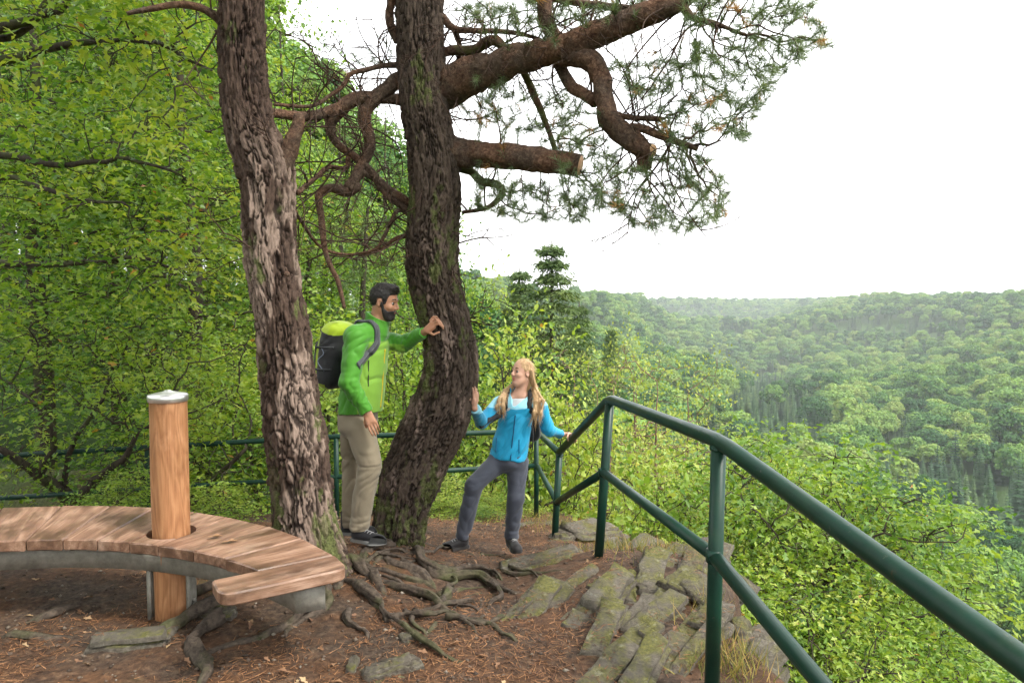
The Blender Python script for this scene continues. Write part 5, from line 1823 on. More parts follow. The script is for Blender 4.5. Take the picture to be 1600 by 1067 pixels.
# right hand hanging
hd = unit(mp(589, 679, -.26) - Rwr)
side = unit(np.cross(hd, unit(np.array([.3, -1, 0])))); pn = np.cross(side, hd)
kn = Rwr + hd * .085
def off(b_, s, t, n=0.0): return b_ + side * s + hd * t + pn * n
RH = hand_fn(
    [([off(kn, s, -.01), off(kn, s * 1.05, L * .45, -.002), off(kn, s * 1.0, L * .8, -.012 - c_), off(kn, s * .95, L, -.024 - c_)], r)
     for s, L, r, c_ in ((.030, .070, .0088, .0), (.010, .080, .0090, .004), (-.010, .076, .0088, .006), (-.028, .060, .0078, .010))]
    + [([off(Rwr, .022, .025, -.005), off(Rwr, .045, .055, -.016), off(Rwr, .045, .088, -.024)], .0100)],
    [(off(Rwr, .016, .015), off(kn, .024, -.012), .019, .0155), (off(Rwr, -.012, .015), off(kn, -.020, -.012), .019, .0145), (off(Rwr, 0, 0), off(kn, 0, -.02), .020, .016)], Rwr)
# left hand arched on the bark
tipY = MD - .115
K = lambda x, y, d: at(x, y, d)
LHp = [(K(665, 516, tipY), K(675, 505, tipY - .01), .021, .016), (K(668, 518, tipY), K(678, 511, tipY - .01), .018, .015)]
LH = hand_fn([([K(674, 503, tipY - .012), K(680, 498, tipY - .022), K(686, 500, tipY - .012), K(690, 505, tipY + .008)], .0090),
              ([K(676, 506, tipY - .014), K(683, 502, tipY - .026), K(689, 505, tipY - .014), K(693, 510, tipY + .006)], .0090),
              ([K(678, 509, tipY - .014), K(685, 506, tipY - .026), K(690, 510, tipY - .012), K(693, 514, tipY + .006)], .0086),
              ([K(672, 501, tipY - .006), K(677, 495, tipY - .012), K(682, 495, tipY - .002), K(686, 499, tipY + .012)], .0080),
              ([K(670, 519, tipY - .004), K(677, 523, tipY - .016), K(686, 519, tipY - .002)], .0100)], LHp, Lwr)
def man_body(p):
    d = local(p, hc, .24, lambda x: hface(hl(x)))
    d = smin(d, cone(p, neck_t, neck_b, .056, .062), .03)
    t = ecap(p, chest, pelv, mf, mr, .11, .16, .11, .15)
    t = smin(t, cone(p, neck_b, Rsh, .05, .055), .04); t = smin(t, cone(p, neck_b, Lsh, .05, .055), .04)
    d = smin(d, t, .02)
    for a, b_, ra, rb in ((Rsh, Rel, .048, .04), (Rel, Rwr, .04, .028), (Lsh, Lel, .045, .038), (Lel, Lwr, .036, .026),
                          (Rh, Rk, .075, .055), (Rk, Ra, .052, .035), (Lh, Lk, .07, .052), (Lk, La, .05, .035)):
        d = smin(d, cone(p, a, b_, ra, rb), .015)
    d = smin(d, local(p, kn, .19, RH), .012); d = smin(d, local(p, LHp[0][1], .19, LH), .012)
    return d
ALLP = [hc + UP * .16, mp(497, 600, -.3), mp(700, 600, .3), Ra - UP * .12]
body = build_sdf('body', man_body, [mp(520, 440, -.34), mp(698, 445, .30), Ra - UP * .1, La], .03, .0058, M_SKIN1, man, lambda V: hlips(hl(V)))
eyes(1.0, hM, hc, man, M_IRIS)
def man_hair(p):
    q = hl(p)
    d = ell(q, (-.014, 0, .040), np.eye(3), (.106, .084, .101))
    d = smin(d, ell(q, (.045, 0, .112), np.eye(3), (.045, .058, .026)), .03)
    x = q[:, 0]
    zl = np.interp(x, [-.13, -.07, -.035, -.028, .012, .020, .036, .05, .10], [-.085, -.080, -.045, .030, .030, -.012, .000, .062, .082])
    d = smax(d, (zl - q[:, 2]) * .8, .006)
    d = smax(d, q[:, 0] - .083 - .2 * (q[:, 2] - .09), .008)
    return d
mh = build_sdf('hair', man_hair, [hc - .15, hc + .16], .01, .0045, M_BLACKHAIR, man, None, lambda p: .0025 * vnoise(hl(p) * np.array([60, 110, 60]), 4))
def man_beard(p):
    q = hl(p)
    d = hface(q) - .0050
    x = q[:, 0]
    zu = np.interp(x, [-.02, .010, .020, .035, .06, .085, .10, .12], [-.02, .012, -.010, -.040, -.052, -.042, -.040, -.05])
    d = smax(d, q[:, 2] - zu, .005)
    d = smax(d, .004 - x - .28 * np.minimum(0, q[:, 2] + .02), .008)
    d = smax(d, -.123 - q[:, 2], .01)
    lip = np.minimum(ell(q, (.092, 0, -.0555), np.eye(3), (.02, .019, .009)), 9)
    d = smax(d, -lip, .003)
    return d
mb = build_sdf('beard', man_beard, [hc - .14, hc + .14], .01, .004, M_BLACKHAIR, man)

strands(mh, 5200, .020, lambda p: np.tile(-hM[0] * .9 + hM[2] * .15, (len(p), 1)) + (p - hc) @ hM.T[:, [1]] * hM[1] * 0, .35, 7, M_BLACKHAIR)
strands(mb, 2200, .008, lambda p: np.tile(-hM[2], (len(p), 1)), .5, 8, M_BLACKHAIR)
def man_jacket_base(p):
    d = ecap(p, mp(577, 540), mp(562, 640), mf, mr, .128, .185, .152, .185)
    d = smin(d, cone(p, neck_b - UP * .015, Rsh, .075, .080), .05)
    d = smin(d, cone(p, neck_b - UP * .015, Lsh, .075, .072), .05)
    a = smin(cone(p, Rsh, Rel, .082, .068), cone(p, Rel, Rwr - unit(Rwr - Rel) * .01, .068, .050), .02)
    a = smax(a, ((p - Rwr) @ unit(Rwr - Rel)) + .005, .006)
    d = smin(d, a, .022)
    b_ = smin(cone(p, Lsh, Lel, .070, .062), cone(p, Lel, Lwr, .062, .046), .02)
    b_ = smax(b_, ((p - Lwr) @ unit(Lwr - Lel)) + .004, .006)
    d = smin(d, b_, .022)
    return d
def man_jacket(p):
    d = man_jacket_base(p)
    # stand-up collar and the hood rolled behind the neck
    ax = unit(neck_t - neck_b)
    cb = neck_b + ax * .02
    q = p - cb
    h_ = q @ ax; rad = np.linalg.norm(q - h_[:, None] * ax, axis=1)
    back = -(q @ mf)
    col = np.maximum(np.abs(rad - (.076 + .12 * np.maximum(0, h_))) - .011, np.maximum(h_ - (.066 + .30 * back), -h_ - .06))
    d = smin(d, col, .02)
    d = smin(d, ell(p, neck_b - mf * .095 + UP * .015, np.stack([mf, mr, UP]), (.052, .115, .042)), .03)
    zone_h = mp(560, 644)[2] + .03 * ((p - mp(560, 644)) @ mf)
    d = smax(d, zone_h - p[:, 2], .008)
    return d
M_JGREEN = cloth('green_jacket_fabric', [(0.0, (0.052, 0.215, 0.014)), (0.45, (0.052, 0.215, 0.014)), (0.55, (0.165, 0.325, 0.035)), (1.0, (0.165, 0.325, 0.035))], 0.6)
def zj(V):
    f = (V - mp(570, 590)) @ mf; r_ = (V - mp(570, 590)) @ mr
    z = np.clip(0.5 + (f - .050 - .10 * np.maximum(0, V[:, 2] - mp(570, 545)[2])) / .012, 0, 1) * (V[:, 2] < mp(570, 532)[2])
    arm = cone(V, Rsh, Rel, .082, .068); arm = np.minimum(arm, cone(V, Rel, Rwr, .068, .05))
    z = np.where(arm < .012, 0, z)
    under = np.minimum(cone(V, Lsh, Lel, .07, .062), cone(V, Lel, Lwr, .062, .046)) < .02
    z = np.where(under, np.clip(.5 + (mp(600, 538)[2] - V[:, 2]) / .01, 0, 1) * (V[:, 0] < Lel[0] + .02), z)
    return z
build_sdf('jacket', man_jacket, [mp(515, 480, -.42), mp(672, 650, .34), Rwr], .03, .0065, M_JGREEN, man, zj, lambda p: folds(p, 31, .0075) + .4 * arm_folds(p, (Rsh, Rel, Rwr), (Lsh, Lel, Lwr)))
# front zip and chest pocket zip
M_ZIP = plain('dark_zip', (0.02, 0.03, 0.02), 0.5)
M_YZIP = plain('yellow_zip', (0.55, 0.42, 0.02), 0.5)
zs = [mp(585, y) for y in (545, 565, 585, 605, 625, 636)]
band('zip', man_jacket, [z + mf * .4 for z in zs], [-mf] * len(zs), .010, .004, M_YZIP, man, .002)
zs = [mp(582, y) + mr * .085 for y in (560, 580, 600)]
band('pocket_zip', man_jacket, [z + (mf * .8 + mr * .6) * .4 for z in zs], [-(mf * .8 + mr * .6)] * 3, .007, .003, M_ZIP, man, .002)

def man_trousers(p):
    d = ecap(p, mp(560, 640), mp(559, 664), mf, mr, .130, .165, .125, .168)
    for a, b_, c_, r0, r1, r2, s in ((Rh, Rk, Ra, .108, .084, .072, 1), (Lh, Lk, La, .102, .080, .070, 2)):
        l = smin(cone(p, a, b_, r0, r1), cone(p, b_, c_, r1, r2), .02)
        cut = (c_[2] - .035) + .02 * ((p - c_) @ mf)
        l = smax(l, cut - p[:, 2], .008)
        d = smin(d, l, .022 if s == 1 else .010)
    return d
M_BEIGE = cloth('beige_trouser_cloth', [(0.0, (0.205, 0.17, 0.115)), (1.0, (0.15, 0.125, 0.085))], 0.85)
build_sdf('trousers', man_trousers, [mp(520, 632, -.25), mp(606, 640, .28), Ra - UP * .05], .03, .0075, M_BEIGE, man, None,
          lambda p: folds(p, 41, .006) + wrinkles(p, 45, .006, (8, 8, 26)) * (sstep(Ra[2] + .15, Ra[2], p[:, 2]) + .45 * np.exp(-((p[:, 2] - Rk[2]) / .10) ** 2)) + .004 * np.exp(-((p[:, 2] - Rk[2] + .01) / .008) ** 2))

M_SHOE = cloth('black_hiking_shoe', [(0.0, (0.008, 0.008, 0.010)), (0.5, (0.009, 0.009, 0.011)), (0.56, (0.18, 0.18, 0.17)), (1.0, (0.2, 0.2, 0.19))], 0.6)
M_LACE = plain('grey_lace', (0.3, 0.3, 0.3), 0.7)
def shoe(name, heel, fdir, L, zg, parent, mat, seed, ankle=None, boot=.10, lace=True):
    """heel: point on the ground under the heel"""
    f = unit(np.array([fdir[0], fdir[1], 0])); r = np.array([f[1], -f[0], 0])
    h0 = np.array([heel[0], heel[1], zg])
    M3 = np.stack([f, r, UP])
    def fn(p):
        q = (p - h0) @ M3.T
        x = q[:, 0] / L
        w = np.interp(x, [-.05, .1, .35, .7, .9, 1.05], [.030, .037, .036, .048, .042, .02]) * np.sqrt(np.clip(1 - ((x - .78) / .27) ** 2 * (x > .78), 0.0, 1))
        sole = np.maximum(np.abs(q[:, 1]) - w, np.maximum(q[:, 2] - .028 - .014 * np.maximum(0, x - .8) * 3, -q[:, 2] + .012 * sstep(.75, 1.05, x)))
        sole = smax(sole, smax(-q[:, 0] - .01, q[:, 0] - L, .01), .015)
        up = smin(cone(q, (.035, 0, .05), (.04, 0, .05 + boot), .040, .045), cone(q, (.06, 0, .055), (L - .055, 0, .038), .046, .034), .03)
        up = smin(up, ell(q, (L - .062, 0, .032), np.eye(3), (.062, .045, .036)), .02)
        up = smax(up, .018 - q[:, 2], .01)
        return smin(sole, up, .006)
    o = build_sdf(name, fn, [h0 - f * .08 - .08, h0 + f * (L + .05) + .06, h0 + UP * (.12 + boot)], .03, .005, mat, parent,
                  lambda V: np.clip(.5 + (.030 - (V[:, 2] - zg)) / .008, 0, 1))
    if lace:
        for t in (.34, .42, .50, .58):
            c0 = h0 + f * (t * L) + UP * .14
            a, b_ = trace(fn, c0 + r * .022, -UP), trace(fn, c0 - r * .022, -UP)
            mid = trace(fn, c0, -UP)
            pth = np.array([[*a, .003], [*(mid + UP * .003), .003], [*b_, .003]])
            V, fs, _, _ = sweep(catmull(pth, .01), 6)
            lo_ = link('lace', make_mesh('lace', V, fs, True), M_LACE); 
            lo_.parent = o; lo_.matrix_parent_inverse = o.matrix_parent_inverse.copy() if False else (Matrix.Translation(-parent.location))
            # o sits at its parent's origin; undo its offset
            lo_.matrix_parent_inverse = Matrix.Identity(4)
    return o
zgm = lambda P: float(height(P[0], P[1]))
shoe('shoe', Ra - mf * .055, mf, .285, max(zgm(mp(560, 840, -.1)), at(560, 846, MD - .1)[2]), man, M_SHOE, 3)
shoe('shoe', La - mf * .055, unit(mf + np.array([.1, .25, 0])), .28, max(zgm(mp(545, 835, .1)), at(545, 838, MD + .1)[2]), man, M_SHOE, 4)

# backpack of the man (a thing of its own)
bpc = mp(527, 556, .06) - mf * .01
bpk = empty('backpack', (bpc[0], bpc[1], bpc[2] - .28), 'black and lime green hiking backpack on the back of the man', 'backpack')
bpy.context.view_layer.update()
BA = np.stack([unit(mf - UP * .16), mr, unit(UP + mf * .16)])
def pack(p):
    d = rbox(p, bpc, BA, (.098, .148, .245), .09)
    d = smin(d, rbox(p, bpc - mf * .085 - UP * .05, BA, (.055, .115, .17), .05), .02)
    d = smin(d, ell(p, bpc + BA[2] * .20 + BA[0] * .02, BA, (.095, .135, .060)), .025)
    return d
def zp(V):
    q = (V - bpc) @ BA.T
    lid = sstep(.196, .203, q[:, 2] + .15 * q[:, 0] + .25 * np.abs(q[:, 1] - .03))
    stripe = sstep(.020, .012, np.abs(q[:, 0] + .075 - .10 * np.abs(q[:, 2]))) * (q[:, 2] < .17)
    low = sstep(-.19, -.20, q[:, 2]) * sstep(-.24, -.23, q[:, 2])
    return np.clip(np.maximum(np.maximum(lid, stripe), low * (q[:, 0] < .03)), 0, 1)
M_PACK = cloth('backpack_fabric', [(0.0, (0.016, 0.017, 0.019)), (0.45, (0.016, 0.017, 0.019)), (0.55, (0.27, 0.38, 0.012)), (1.0, (0.27, 0.38, 0.012))], 0.65)
build_sdf('pack_body', pack, [bpc - .36, bpc + .36], .02, .0065, M_PACK, bpk, zp, lambda p: folds(p, 51, .004))
M_STRAP = cloth('dark_grey_strap', [(0.0, (0.05, 0.055, 0.06)), (1.0, (0.05, 0.055, 0.06))], 0.7)
sh_c = mp(572, 560, -.02)
pts, dirs = [], []
for ang in np.linspace(R(150), R(-60), 13):
    sw = max(0.0, (R(35) - ang) / R(90)) ** 1.3
    d_ = unit(mf * math.cos(ang) + UP * math.sin(ang) + mr * 1.5 * sw)
    o_ = Rsh * .42 + neck_b * .58 - UP * .115 
    pts.append(o_ + d_ * .42); dirs.append(-d_)
band('shoulder_strap', man_jacket, pts, dirs, .050, .012, M_STRAP, bpk, .006)
band('strap_edge', man_jacket, pts, dirs, .016, .006, plain('strap_piping', (0.085, 0.09, 0.095), 0.8, 0.1), bpk, .0125)
cd = [bpc - mf * .4 + mr * .02 + UP * z for z in (.08, .0, -.06, -.13)]
for k, xo in enumerate((-.05, .03)):
    band('cord', pack, [c_ + mr * (xo + (.06 if (i % 2) else -.02)) for i, c_ in enumerate(cd)], [mf] * 4, .005, .004, plain('bungee_cord', (.12, .14, .17), .6), bpk, .003)
pts = [bpc + mr * .4 + UP * z - mf * .02 for z in (.09, .03, -.03, -.10)]
band('cord', pack, [q + mf * (.03 if i % 2 else -.03) for i, q in enumerate(pts)], [-mr] * 4, .006, .004, plain('side_cord', (.16, .19, .25), .6), bpk, .003)

for zz in (.07, -.09):
    pts, dirs = [], []
    for a_ in np.linspace(R(60), R(200), 9):
        d_ = mr * math.cos(a_ - R(90)) * 1.0 - mf * math.sin(a_ - R(90))
        pts.append(bpc + BA[2] * zz + d_ * .45); dirs.append(-d_)
    band('compression_strap', pack, pts, dirs, .016, .004, plain('webbing', (0.03, 0.032, 0.035), 0.7), bpk, .004)
# ------------------------------------------------------------------ the woman
WD = 5.50
def wq(px, py, d=0.0): return at(px, py, WD + d)
wf = unit(np.array([-.22, -.97, 0])); wr = np.array([wf[1], -wf[0], 0])
zg_w = float(height(*wq(760, 855)[:2]))
wom = empty('person', (*wq(765, 855)[:2], zg_w), 'woman in a light blue jacket and grey trousers, one hand on the railing', 'person')
bpy.context.view_layer.update()
hl2, hface2, hlips2, hM2, hc2 = head_fields(wq(815, 583), (-.80, -.62, .16), (.12, .16, 1))
nt2, nb2 = hc2 + np.array([-.03, 0, -.065]) @ hM2, wq(812, 616, .02)
R2s, R2e, R2w = wq(781, 630, .0), wq(753, 660, -.17), wq(741, 637, -.47)
L2s, L2e, L2w = wq(842, 632, .02), wq(857, 671, .06), wq(883, 688, .24)
R2h, R2k, R2a = wq(778, 722, 0), wq(741, 757, -.10), wq(722, 838, -.06)
L2h, L2k, L2a = wq(809, 722, 0), wq(806, 776, -.04), wq(799, 838, .0)
c2, p2_ = wq(808, 640), wq(795, 708)
# right hand flat on the bark, fingers up
hx = lambda x, y, d: at(x, y, WD + d)
RH2 = hand_fn([([hx(739.5, 622, -.515), hx(739.5, 613, -.535), hx(739, 606, -.545)], .0078), ([hx(742, 622, -.505), hx(742.5, 612, -.52), hx(742, 604.5, -.53)], .0080),
               ([hx(744.5, 623, -.495), hx(745, 614, -.505), hx(744.5, 607, -.51)], .0078), ([hx(746.5, 626, -.485), hx(747, 618, -.49), hx(746.5, 613, -.495)], .0070),
               ([hx(738, 632, -.49), hx(735, 626, -.52), hx(734.5, 620, -.53)], .0085)],
              [(R2w, hx(740.5, 624, -.51), .018, .013), (R2w, hx(745, 625, -.49), .018, .013)], R2w)
# left hand closed over the rail
def rail_pt(px):
    ts = np.linspace(0, 1, 400)[:, None]
    Q = C1 + (D1 - C1) * ts
    return Q[np.argmin(np.abs(project(Q)[:, 0] - px))]
rp = rail_pt(893); rdir = unit(C1 - D1)
rn = unit(np.cross(rdir, np.array([1.0, 0, 0]))); rn = rn if rn[2] > 0 else -rn     # up from the rail
rs = np.cross(rn, rdir); rs = rs if rs[0] > 0 else -rs                                # outwards, away from the woman
def arc(a, rr, along): return rp + rdir * along + (rn * math.cos(R(a)) + rs * math.sin(R(a))) * rr
L2w = arc(-62, .085, -.015)
LH2 = hand_fn([([arc(-25, .044, al), arc(25, .044, al), arc(75, .043, al), arc(120, .042, al - .004)], .0082) for al in (-.030, -.011, .008, .026)]
              + [([arc(-40, .050, .03), arc(-75, .044, .04), arc(-120, .042, .035)], .0090)],
              [(L2w, arc(-25, .046, -.022), .019, .014), (L2w, arc(-25, .046, .018), .019, .014)], L2w)
def wom_body(p):
    d = local(p, hc2, .24, lambda x: hface2(hl2(x) * 1.12) / 1.12)
    d = smin(d, cone(p, nt2, nb2, .045, .050), .03)
    t = ecap(p, c2, p2_, wf, wr, .085, .12, .09, .13)
    t = smin(t, cone(p, nb2, R2s, .04, .042), .04); t = smin(t, cone(p, nb2, L2s, .04, .042), .04)
    d = smin(d, t, .02)
    for a, b_, ra, rb in ((R2s, R2e, .038, .032), (R2e, R2w, .031, .022), (L2s, L2e, .038, .032), (L2e, L2w, .031, .022),
                          (R2h, R2k, .065, .045), (R2k, R2a, .042, .03), (L2h, L2k, .065, .045), (L2k, L2a, .042, .03)):
        d = smin(d, cone(p, a, b_, ra, rb), .015)
    d = smin(d, local(p, R2w, .2, RH2), .010); d = smin(d, local(p, rp, .2, LH2), .010)
    return d
build_sdf('body', wom_body, [wq(715, 555, -.62), wq(905, 560, .35), R2a - UP * .08, L2a], .03, .0056, M_SKIN2, wom, lambda V: hlips2(hl2(V) * 1.12))
M_BLOND = hair_mat('blonde_hair', (0.30, 0.17, 0.075), (0.60, 0.42, 0.23), (1, 1, .12))
BROW[0] = plain('brown_brow', (0.12, 0.065, 0.03), 0.6)
eyes(1.12, hM2, hc2, wom, plain('brown_iris', (0.035, 0.02, 0.012), 0.15, 0.6))
HW = lambda x, y, z: hc2 + np.array([x, y, z]) @ hM2
left_strand = np.array([HW(-.03, .075, .03), wq(835, 606, .0), wq(841, 626, -.10), wq(838, 644, -.125), wq(836, 656, -.12)])
right_strand = np.array([HW(-.05, -.06, -.03), wq(791, 612, .01), wq(783, 624, -.10), wq(782, 634, -.125), wq(784, 641, -.12)])
def strand(p, pts, rads):
    d = 9.0 * np.ones(len(p))
    for i in range(len(pts) - 1): d = smin(d, cone(p, pts[i], pts[i + 1], rads[i], rads[i + 1]), .02)
    return d
_g = np.random.default_rng(3)
LOCKS = []
for pts_, nl, sp in ((left_strand, 7, .015), (right_strand, 5, .012)):
    for k in range(nl):
        o_ = _g.normal(size=3) * sp * np.array([1, .7, .3])
        q_ = pts_ + o_ * np.linspace(.3, 1.5, len(pts_))[:, None] + _g.normal(size=pts_.shape) * .004
        q_[-1, 2] += _g.uniform(-.05, .03)
        r0_ = _g.uniform(.007, .011)
        LOCKS.append((q_, (r0_, r0_ * 1.1, r0_, r0_ * .8, .003)))
def wom_hair(p):
    q = hl2(p) * 1.10
    d = ell(q, (-.018, 0, .034), np.eye(3), (.099, .080, .099))
    x = q[:, 0]
    zl = np.interp(x, [-.14, -.06, -.040, -.033, .000, .012, .030, .055, .075, .12], [-.12, -.10, -.05, .008, .010, .012, .026, .048, .068, .10])
    d = smax(d, (zl - q[:, 2]) * .8, .008)
    d = smax(d, x - .090 - .2 * (q[:, 2] - .09), .01)
    d = smin(d, ell(q, (-.070, 0, -.065), np.eye(3), (.032, .050, .10)), .03)
    for pts_, r_ in LOCKS:
        lo_, hi_ = pts_.min(0) - .08, pts_.max(0) + .08
        k = ((p > lo_) & (p < hi_)).all(1)
        if k.any(): d[k] = smin(d[k], strand(p[k], pts_, r_), .008)
    return d
def hair_locks(p):
    w = np.stack([p[:, 0] * 150, p[:, 1] * 150, p[:, 2] * 3], -1)
    return .0026 * vnoise(w, 14) + .0016 * vnoise(w * 2.2, 15)
wh = build_sdf('hair', wom_hair, [hc2 - .19, hc2 + .17, left_strand[-1], right_strand[-1]], .04, .0045, M_BLOND, wom, None, hair_locks)
strands(wh, 4500, .06, lambda p: np.where((hl2(p)[:, 2] > .02)[:, None], -hM2[0] * .8 - hM2[2] * .5, np.array([0, 0, -1.0])), .03, 9, M_BLOND, .0010)
# pale shirt in the open collar
def shirt(p):
    return smax(ecap(p, nb2 - UP * .03, c2, wf, wr, .060, .075, .100, .13), p[:, 2] - nb2[2] + .02 + .15 * np.maximum(0, (p - nb2) @ wf), .01)
build_sdf('shirt', shirt, [c2 - .2, nb2 + .14], .02, .007, cloth('pale_grey_shirt', [(0, (.42, .45, .47)), (1, (.42, .45, .47))]), wom)
def wom_jacket_base(p):
    d = ecap(p, wq(810, 638), wq(794, 712), wf, wr, .106, .140, .122, .160)
    d = smin(d, cone(p, nb2 - UP * .02, R2s, .058, .062), .05)
    d = smin(d, cone(p, nb2 - UP * .02, L2s, .058, .062), .05)
    for s, e_, w_ in ((R2s, R2e, R2w), (L2s, L2e, L2w)):
        a = smin(cone(p, s, e_, .064, .052), cone(p, e_, w_, .052, .040), .02)
        a = smax(a, ((p - w_) @ unit(w_ - e_)) + .022, .006)
        d = smin(d, a, .02)
    return d
def wom_jacket(p):
    d = wom_jacket_base(p)
    ax = unit(nt2 - nb2); cb = nb2 + ax * .005
    q = p - cb
    h_ = q @ ax; v = q - h_[:, None] * ax
    fr = v @ wf; sd = v @ wr
    rad = np.linalg.norm(v, axis=1)
    opening = np.abs(sd) - (.012 + .55 * np.maximum(0, h_ + .085))
    col = np.maximum(np.abs(rad - (.074 + .35 * np.maximum(0, h_))) - .010, np.maximum(h_ - .072, -h_ - .05))
    col = np.where(fr > 0, np.maximum(col, -opening), col)
    d = smin(d, col, .018)
    # the neck opening in front
    op = np.maximum(np.maximum(np.abs(sd) - (.010 + .62 * np.maximum(0, h_ + .085)), -h_ - .085), -fr)
    core = np.maximum(rad - .066 - .3 * np.maximum(0, h_), -h_ - .09)
    d = smax(d, -np.minimum(np.maximum(op, -.2), 9) , .005) if True else d
    d = smax(d, -core, .006)
    hem = wq(794, 716)[2] + .11 * ((p - wq(794, 716)) @ wr)
    d = smax(d, hem - p[:, 2], .008)
    return d
M_JBLUE = cloth('blue_jacket_fabric', [(0.0, (0.010, 0.27, 0.47)), (0.45, (0.010, 0.27, 0.47)), (0.55, (0.25, 0.56, 0.68)), (1.0, (0.25, 0.56, 0.68))], 0.6)
def zw(V):
    sd = (V - wq(810, 638)) @ wr
    base = wq(810, 637)[2] + .10 * np.minimum(np.abs(sd), .2)
    z = np.clip(.5 + (V[:, 2] - base) / .010, 0, 1)
    return z * (1 - .75 * sstep(-.02, .05, (V - nb2) @ UP) )
build_sdf('jacket', wom_jacket, [wq(735, 600, -.55), wq(895, 725, .30), wq(760, 725)], .04, .0065, M_JBLUE, wom, zw, lambda p: folds(p, 61, .007) + .4 * arm_folds(p, (R2s, R2e, R2w), (L2s, L2e, L2w)))
M_WZIP = plain('navy_zip', (0.006, 0.07, 0.16), 0.5)
zs = [wq(811.0 - (y - 633) * .10, y) for y in (645, 660, 675, 690, 703, 714)]
band('zip', wom_jacket, [z + wf * .4 for z in zs], [-wf] * len(zs), .009, .004, M_WZIP, wom, .002)
for s in (-1, 1):
    zs = [wq(797, y) + wr * (s * .095 + .0) for y in (682, 692, 703)]
    band('pocket_zip', wom_jacket, [z + wf * .4 for z in zs], [-wf] * 3, .006, .003, M_WZIP, wom, .002)
def wom_trousers(p):
    d = ecap(p, wq(795, 706), wq(795, 722), wf, wr, .110, .145, .112, .155)
    for a, b_, c_, r0, r1, r2 in ((R2h, R2k, R2a, .090, .072, .060), (L2h, L2k, L2a, .090, .070, .060)):
        l = smin(cone(p, a, b_, r0, r1), cone(p, b_, c_, r1, r2), .02)
        l = smax(l, c_[2] - .02 - p[:, 2], .008)
        seam = .0045 * np.exp(-(((p - b_) @ unit(a - b_) + .005) / .008) ** 2)
        d = smin(d, l + 0 * seam, .025)
    return d
build_sdf('trousers', wom_trousers, [wq(705, 700, -.25), wq(835, 705, .18), R2a - UP * .04], .03, .0075,
          cloth('slate_trouser_cloth', [(0.0, (0.050, 0.056, 0.074)), (1.0, (0.05, 0.055, 0.070))], 0.8), wom, None,
          lambda p: folds(p, 71, .006) + wrinkles(p, 75, .005, (8, 8, 26)) * (sstep(R2a[2] + .14, R2a[2], p[:, 2]) + .5 * np.exp(-((p[:, 2] - R2k[2]) / .10) ** 2)))
M_BOOT = cloth('dark_hiking_boot', [(0.0, (0.010, 0.009, 0.010)), (0.5, (0.010, 0.009, 0.010)), (0.6, (0.03, 0.028, 0.027)), (1, (0.03, 0.028, 0.027))], 0.65)
shoe('boot', R2a - unit(np.array([-.86, -.5, 0])) * .05, np.array([-.86, -.5, 0]), .245, max(zgm(wq(715, 852, -.08)), at(712, 858, WD - .08)[2]), wom, M_BOOT, 5, boot=.12)
shoe('boot', L2a - unit(np.array([.30, -.95, 0])) * .05, np.array([.30, -.95, 0]), .245, max(zgm(wq(800, 855, -.05)), at(800, 861, WD - .1)[2]), wom, M_BOOT, 6, boot=.12)
# her backpack
wc = wq(812, 655, .0) - wf * .21
bp2 = empty('backpack', (wc[0], wc[1], wc[2] - .22), 'small black backpack worn by the woman', 'backpack')
bpy.context.view_layer.update()
WA = np.stack([wf, wr, UP])
M_BLK = cloth('black_pack_fabric', [(0.0, (0.015, 0.015, 0.017)), (1, (0.015, 0.015, 0.017))], 0.7)
def pack2(p): return rbox(p, wc, WA, (.085, .135, .215), .06)
build_sdf('pack_body', pack2, [wc - .28, wc + .28], .02, .009, M_BLK, bp2)
for s, lo_a in ((1, -62), (-1, -62)):
    pts, dirs = [], []
    for ang in np.linspace(R(140), R(lo_a), 10):
        sw = max(0.0, (R(25) - ang) / R(90)) ** 1.3
        d_ = unit(wf * math.cos(ang) + UP * math.sin(ang) + wr * s * 1.3 * sw)
        o_ = (R2s if s > 0 else L2s) * .62 + nb2 * .38 - UP * .08
        pts.append(o_ + d_ * .36); dirs.append(-d_)
    band('shoulder_strap', wom_jacket, pts, dirs, .040, .010, M_BLK, bp2, .005)
hang = np.array([[*wq(831, 664, -.05), .006], [*wq(833, 680, -.06), .006], [*wq(832, 703, -.06), .004]])
V, fs, _, _ = sweep(catmull(hang, .02), 8)
child(link('loose_strap', make_mesh('loose_strap', V, fs, True), M_BLK), bp2)
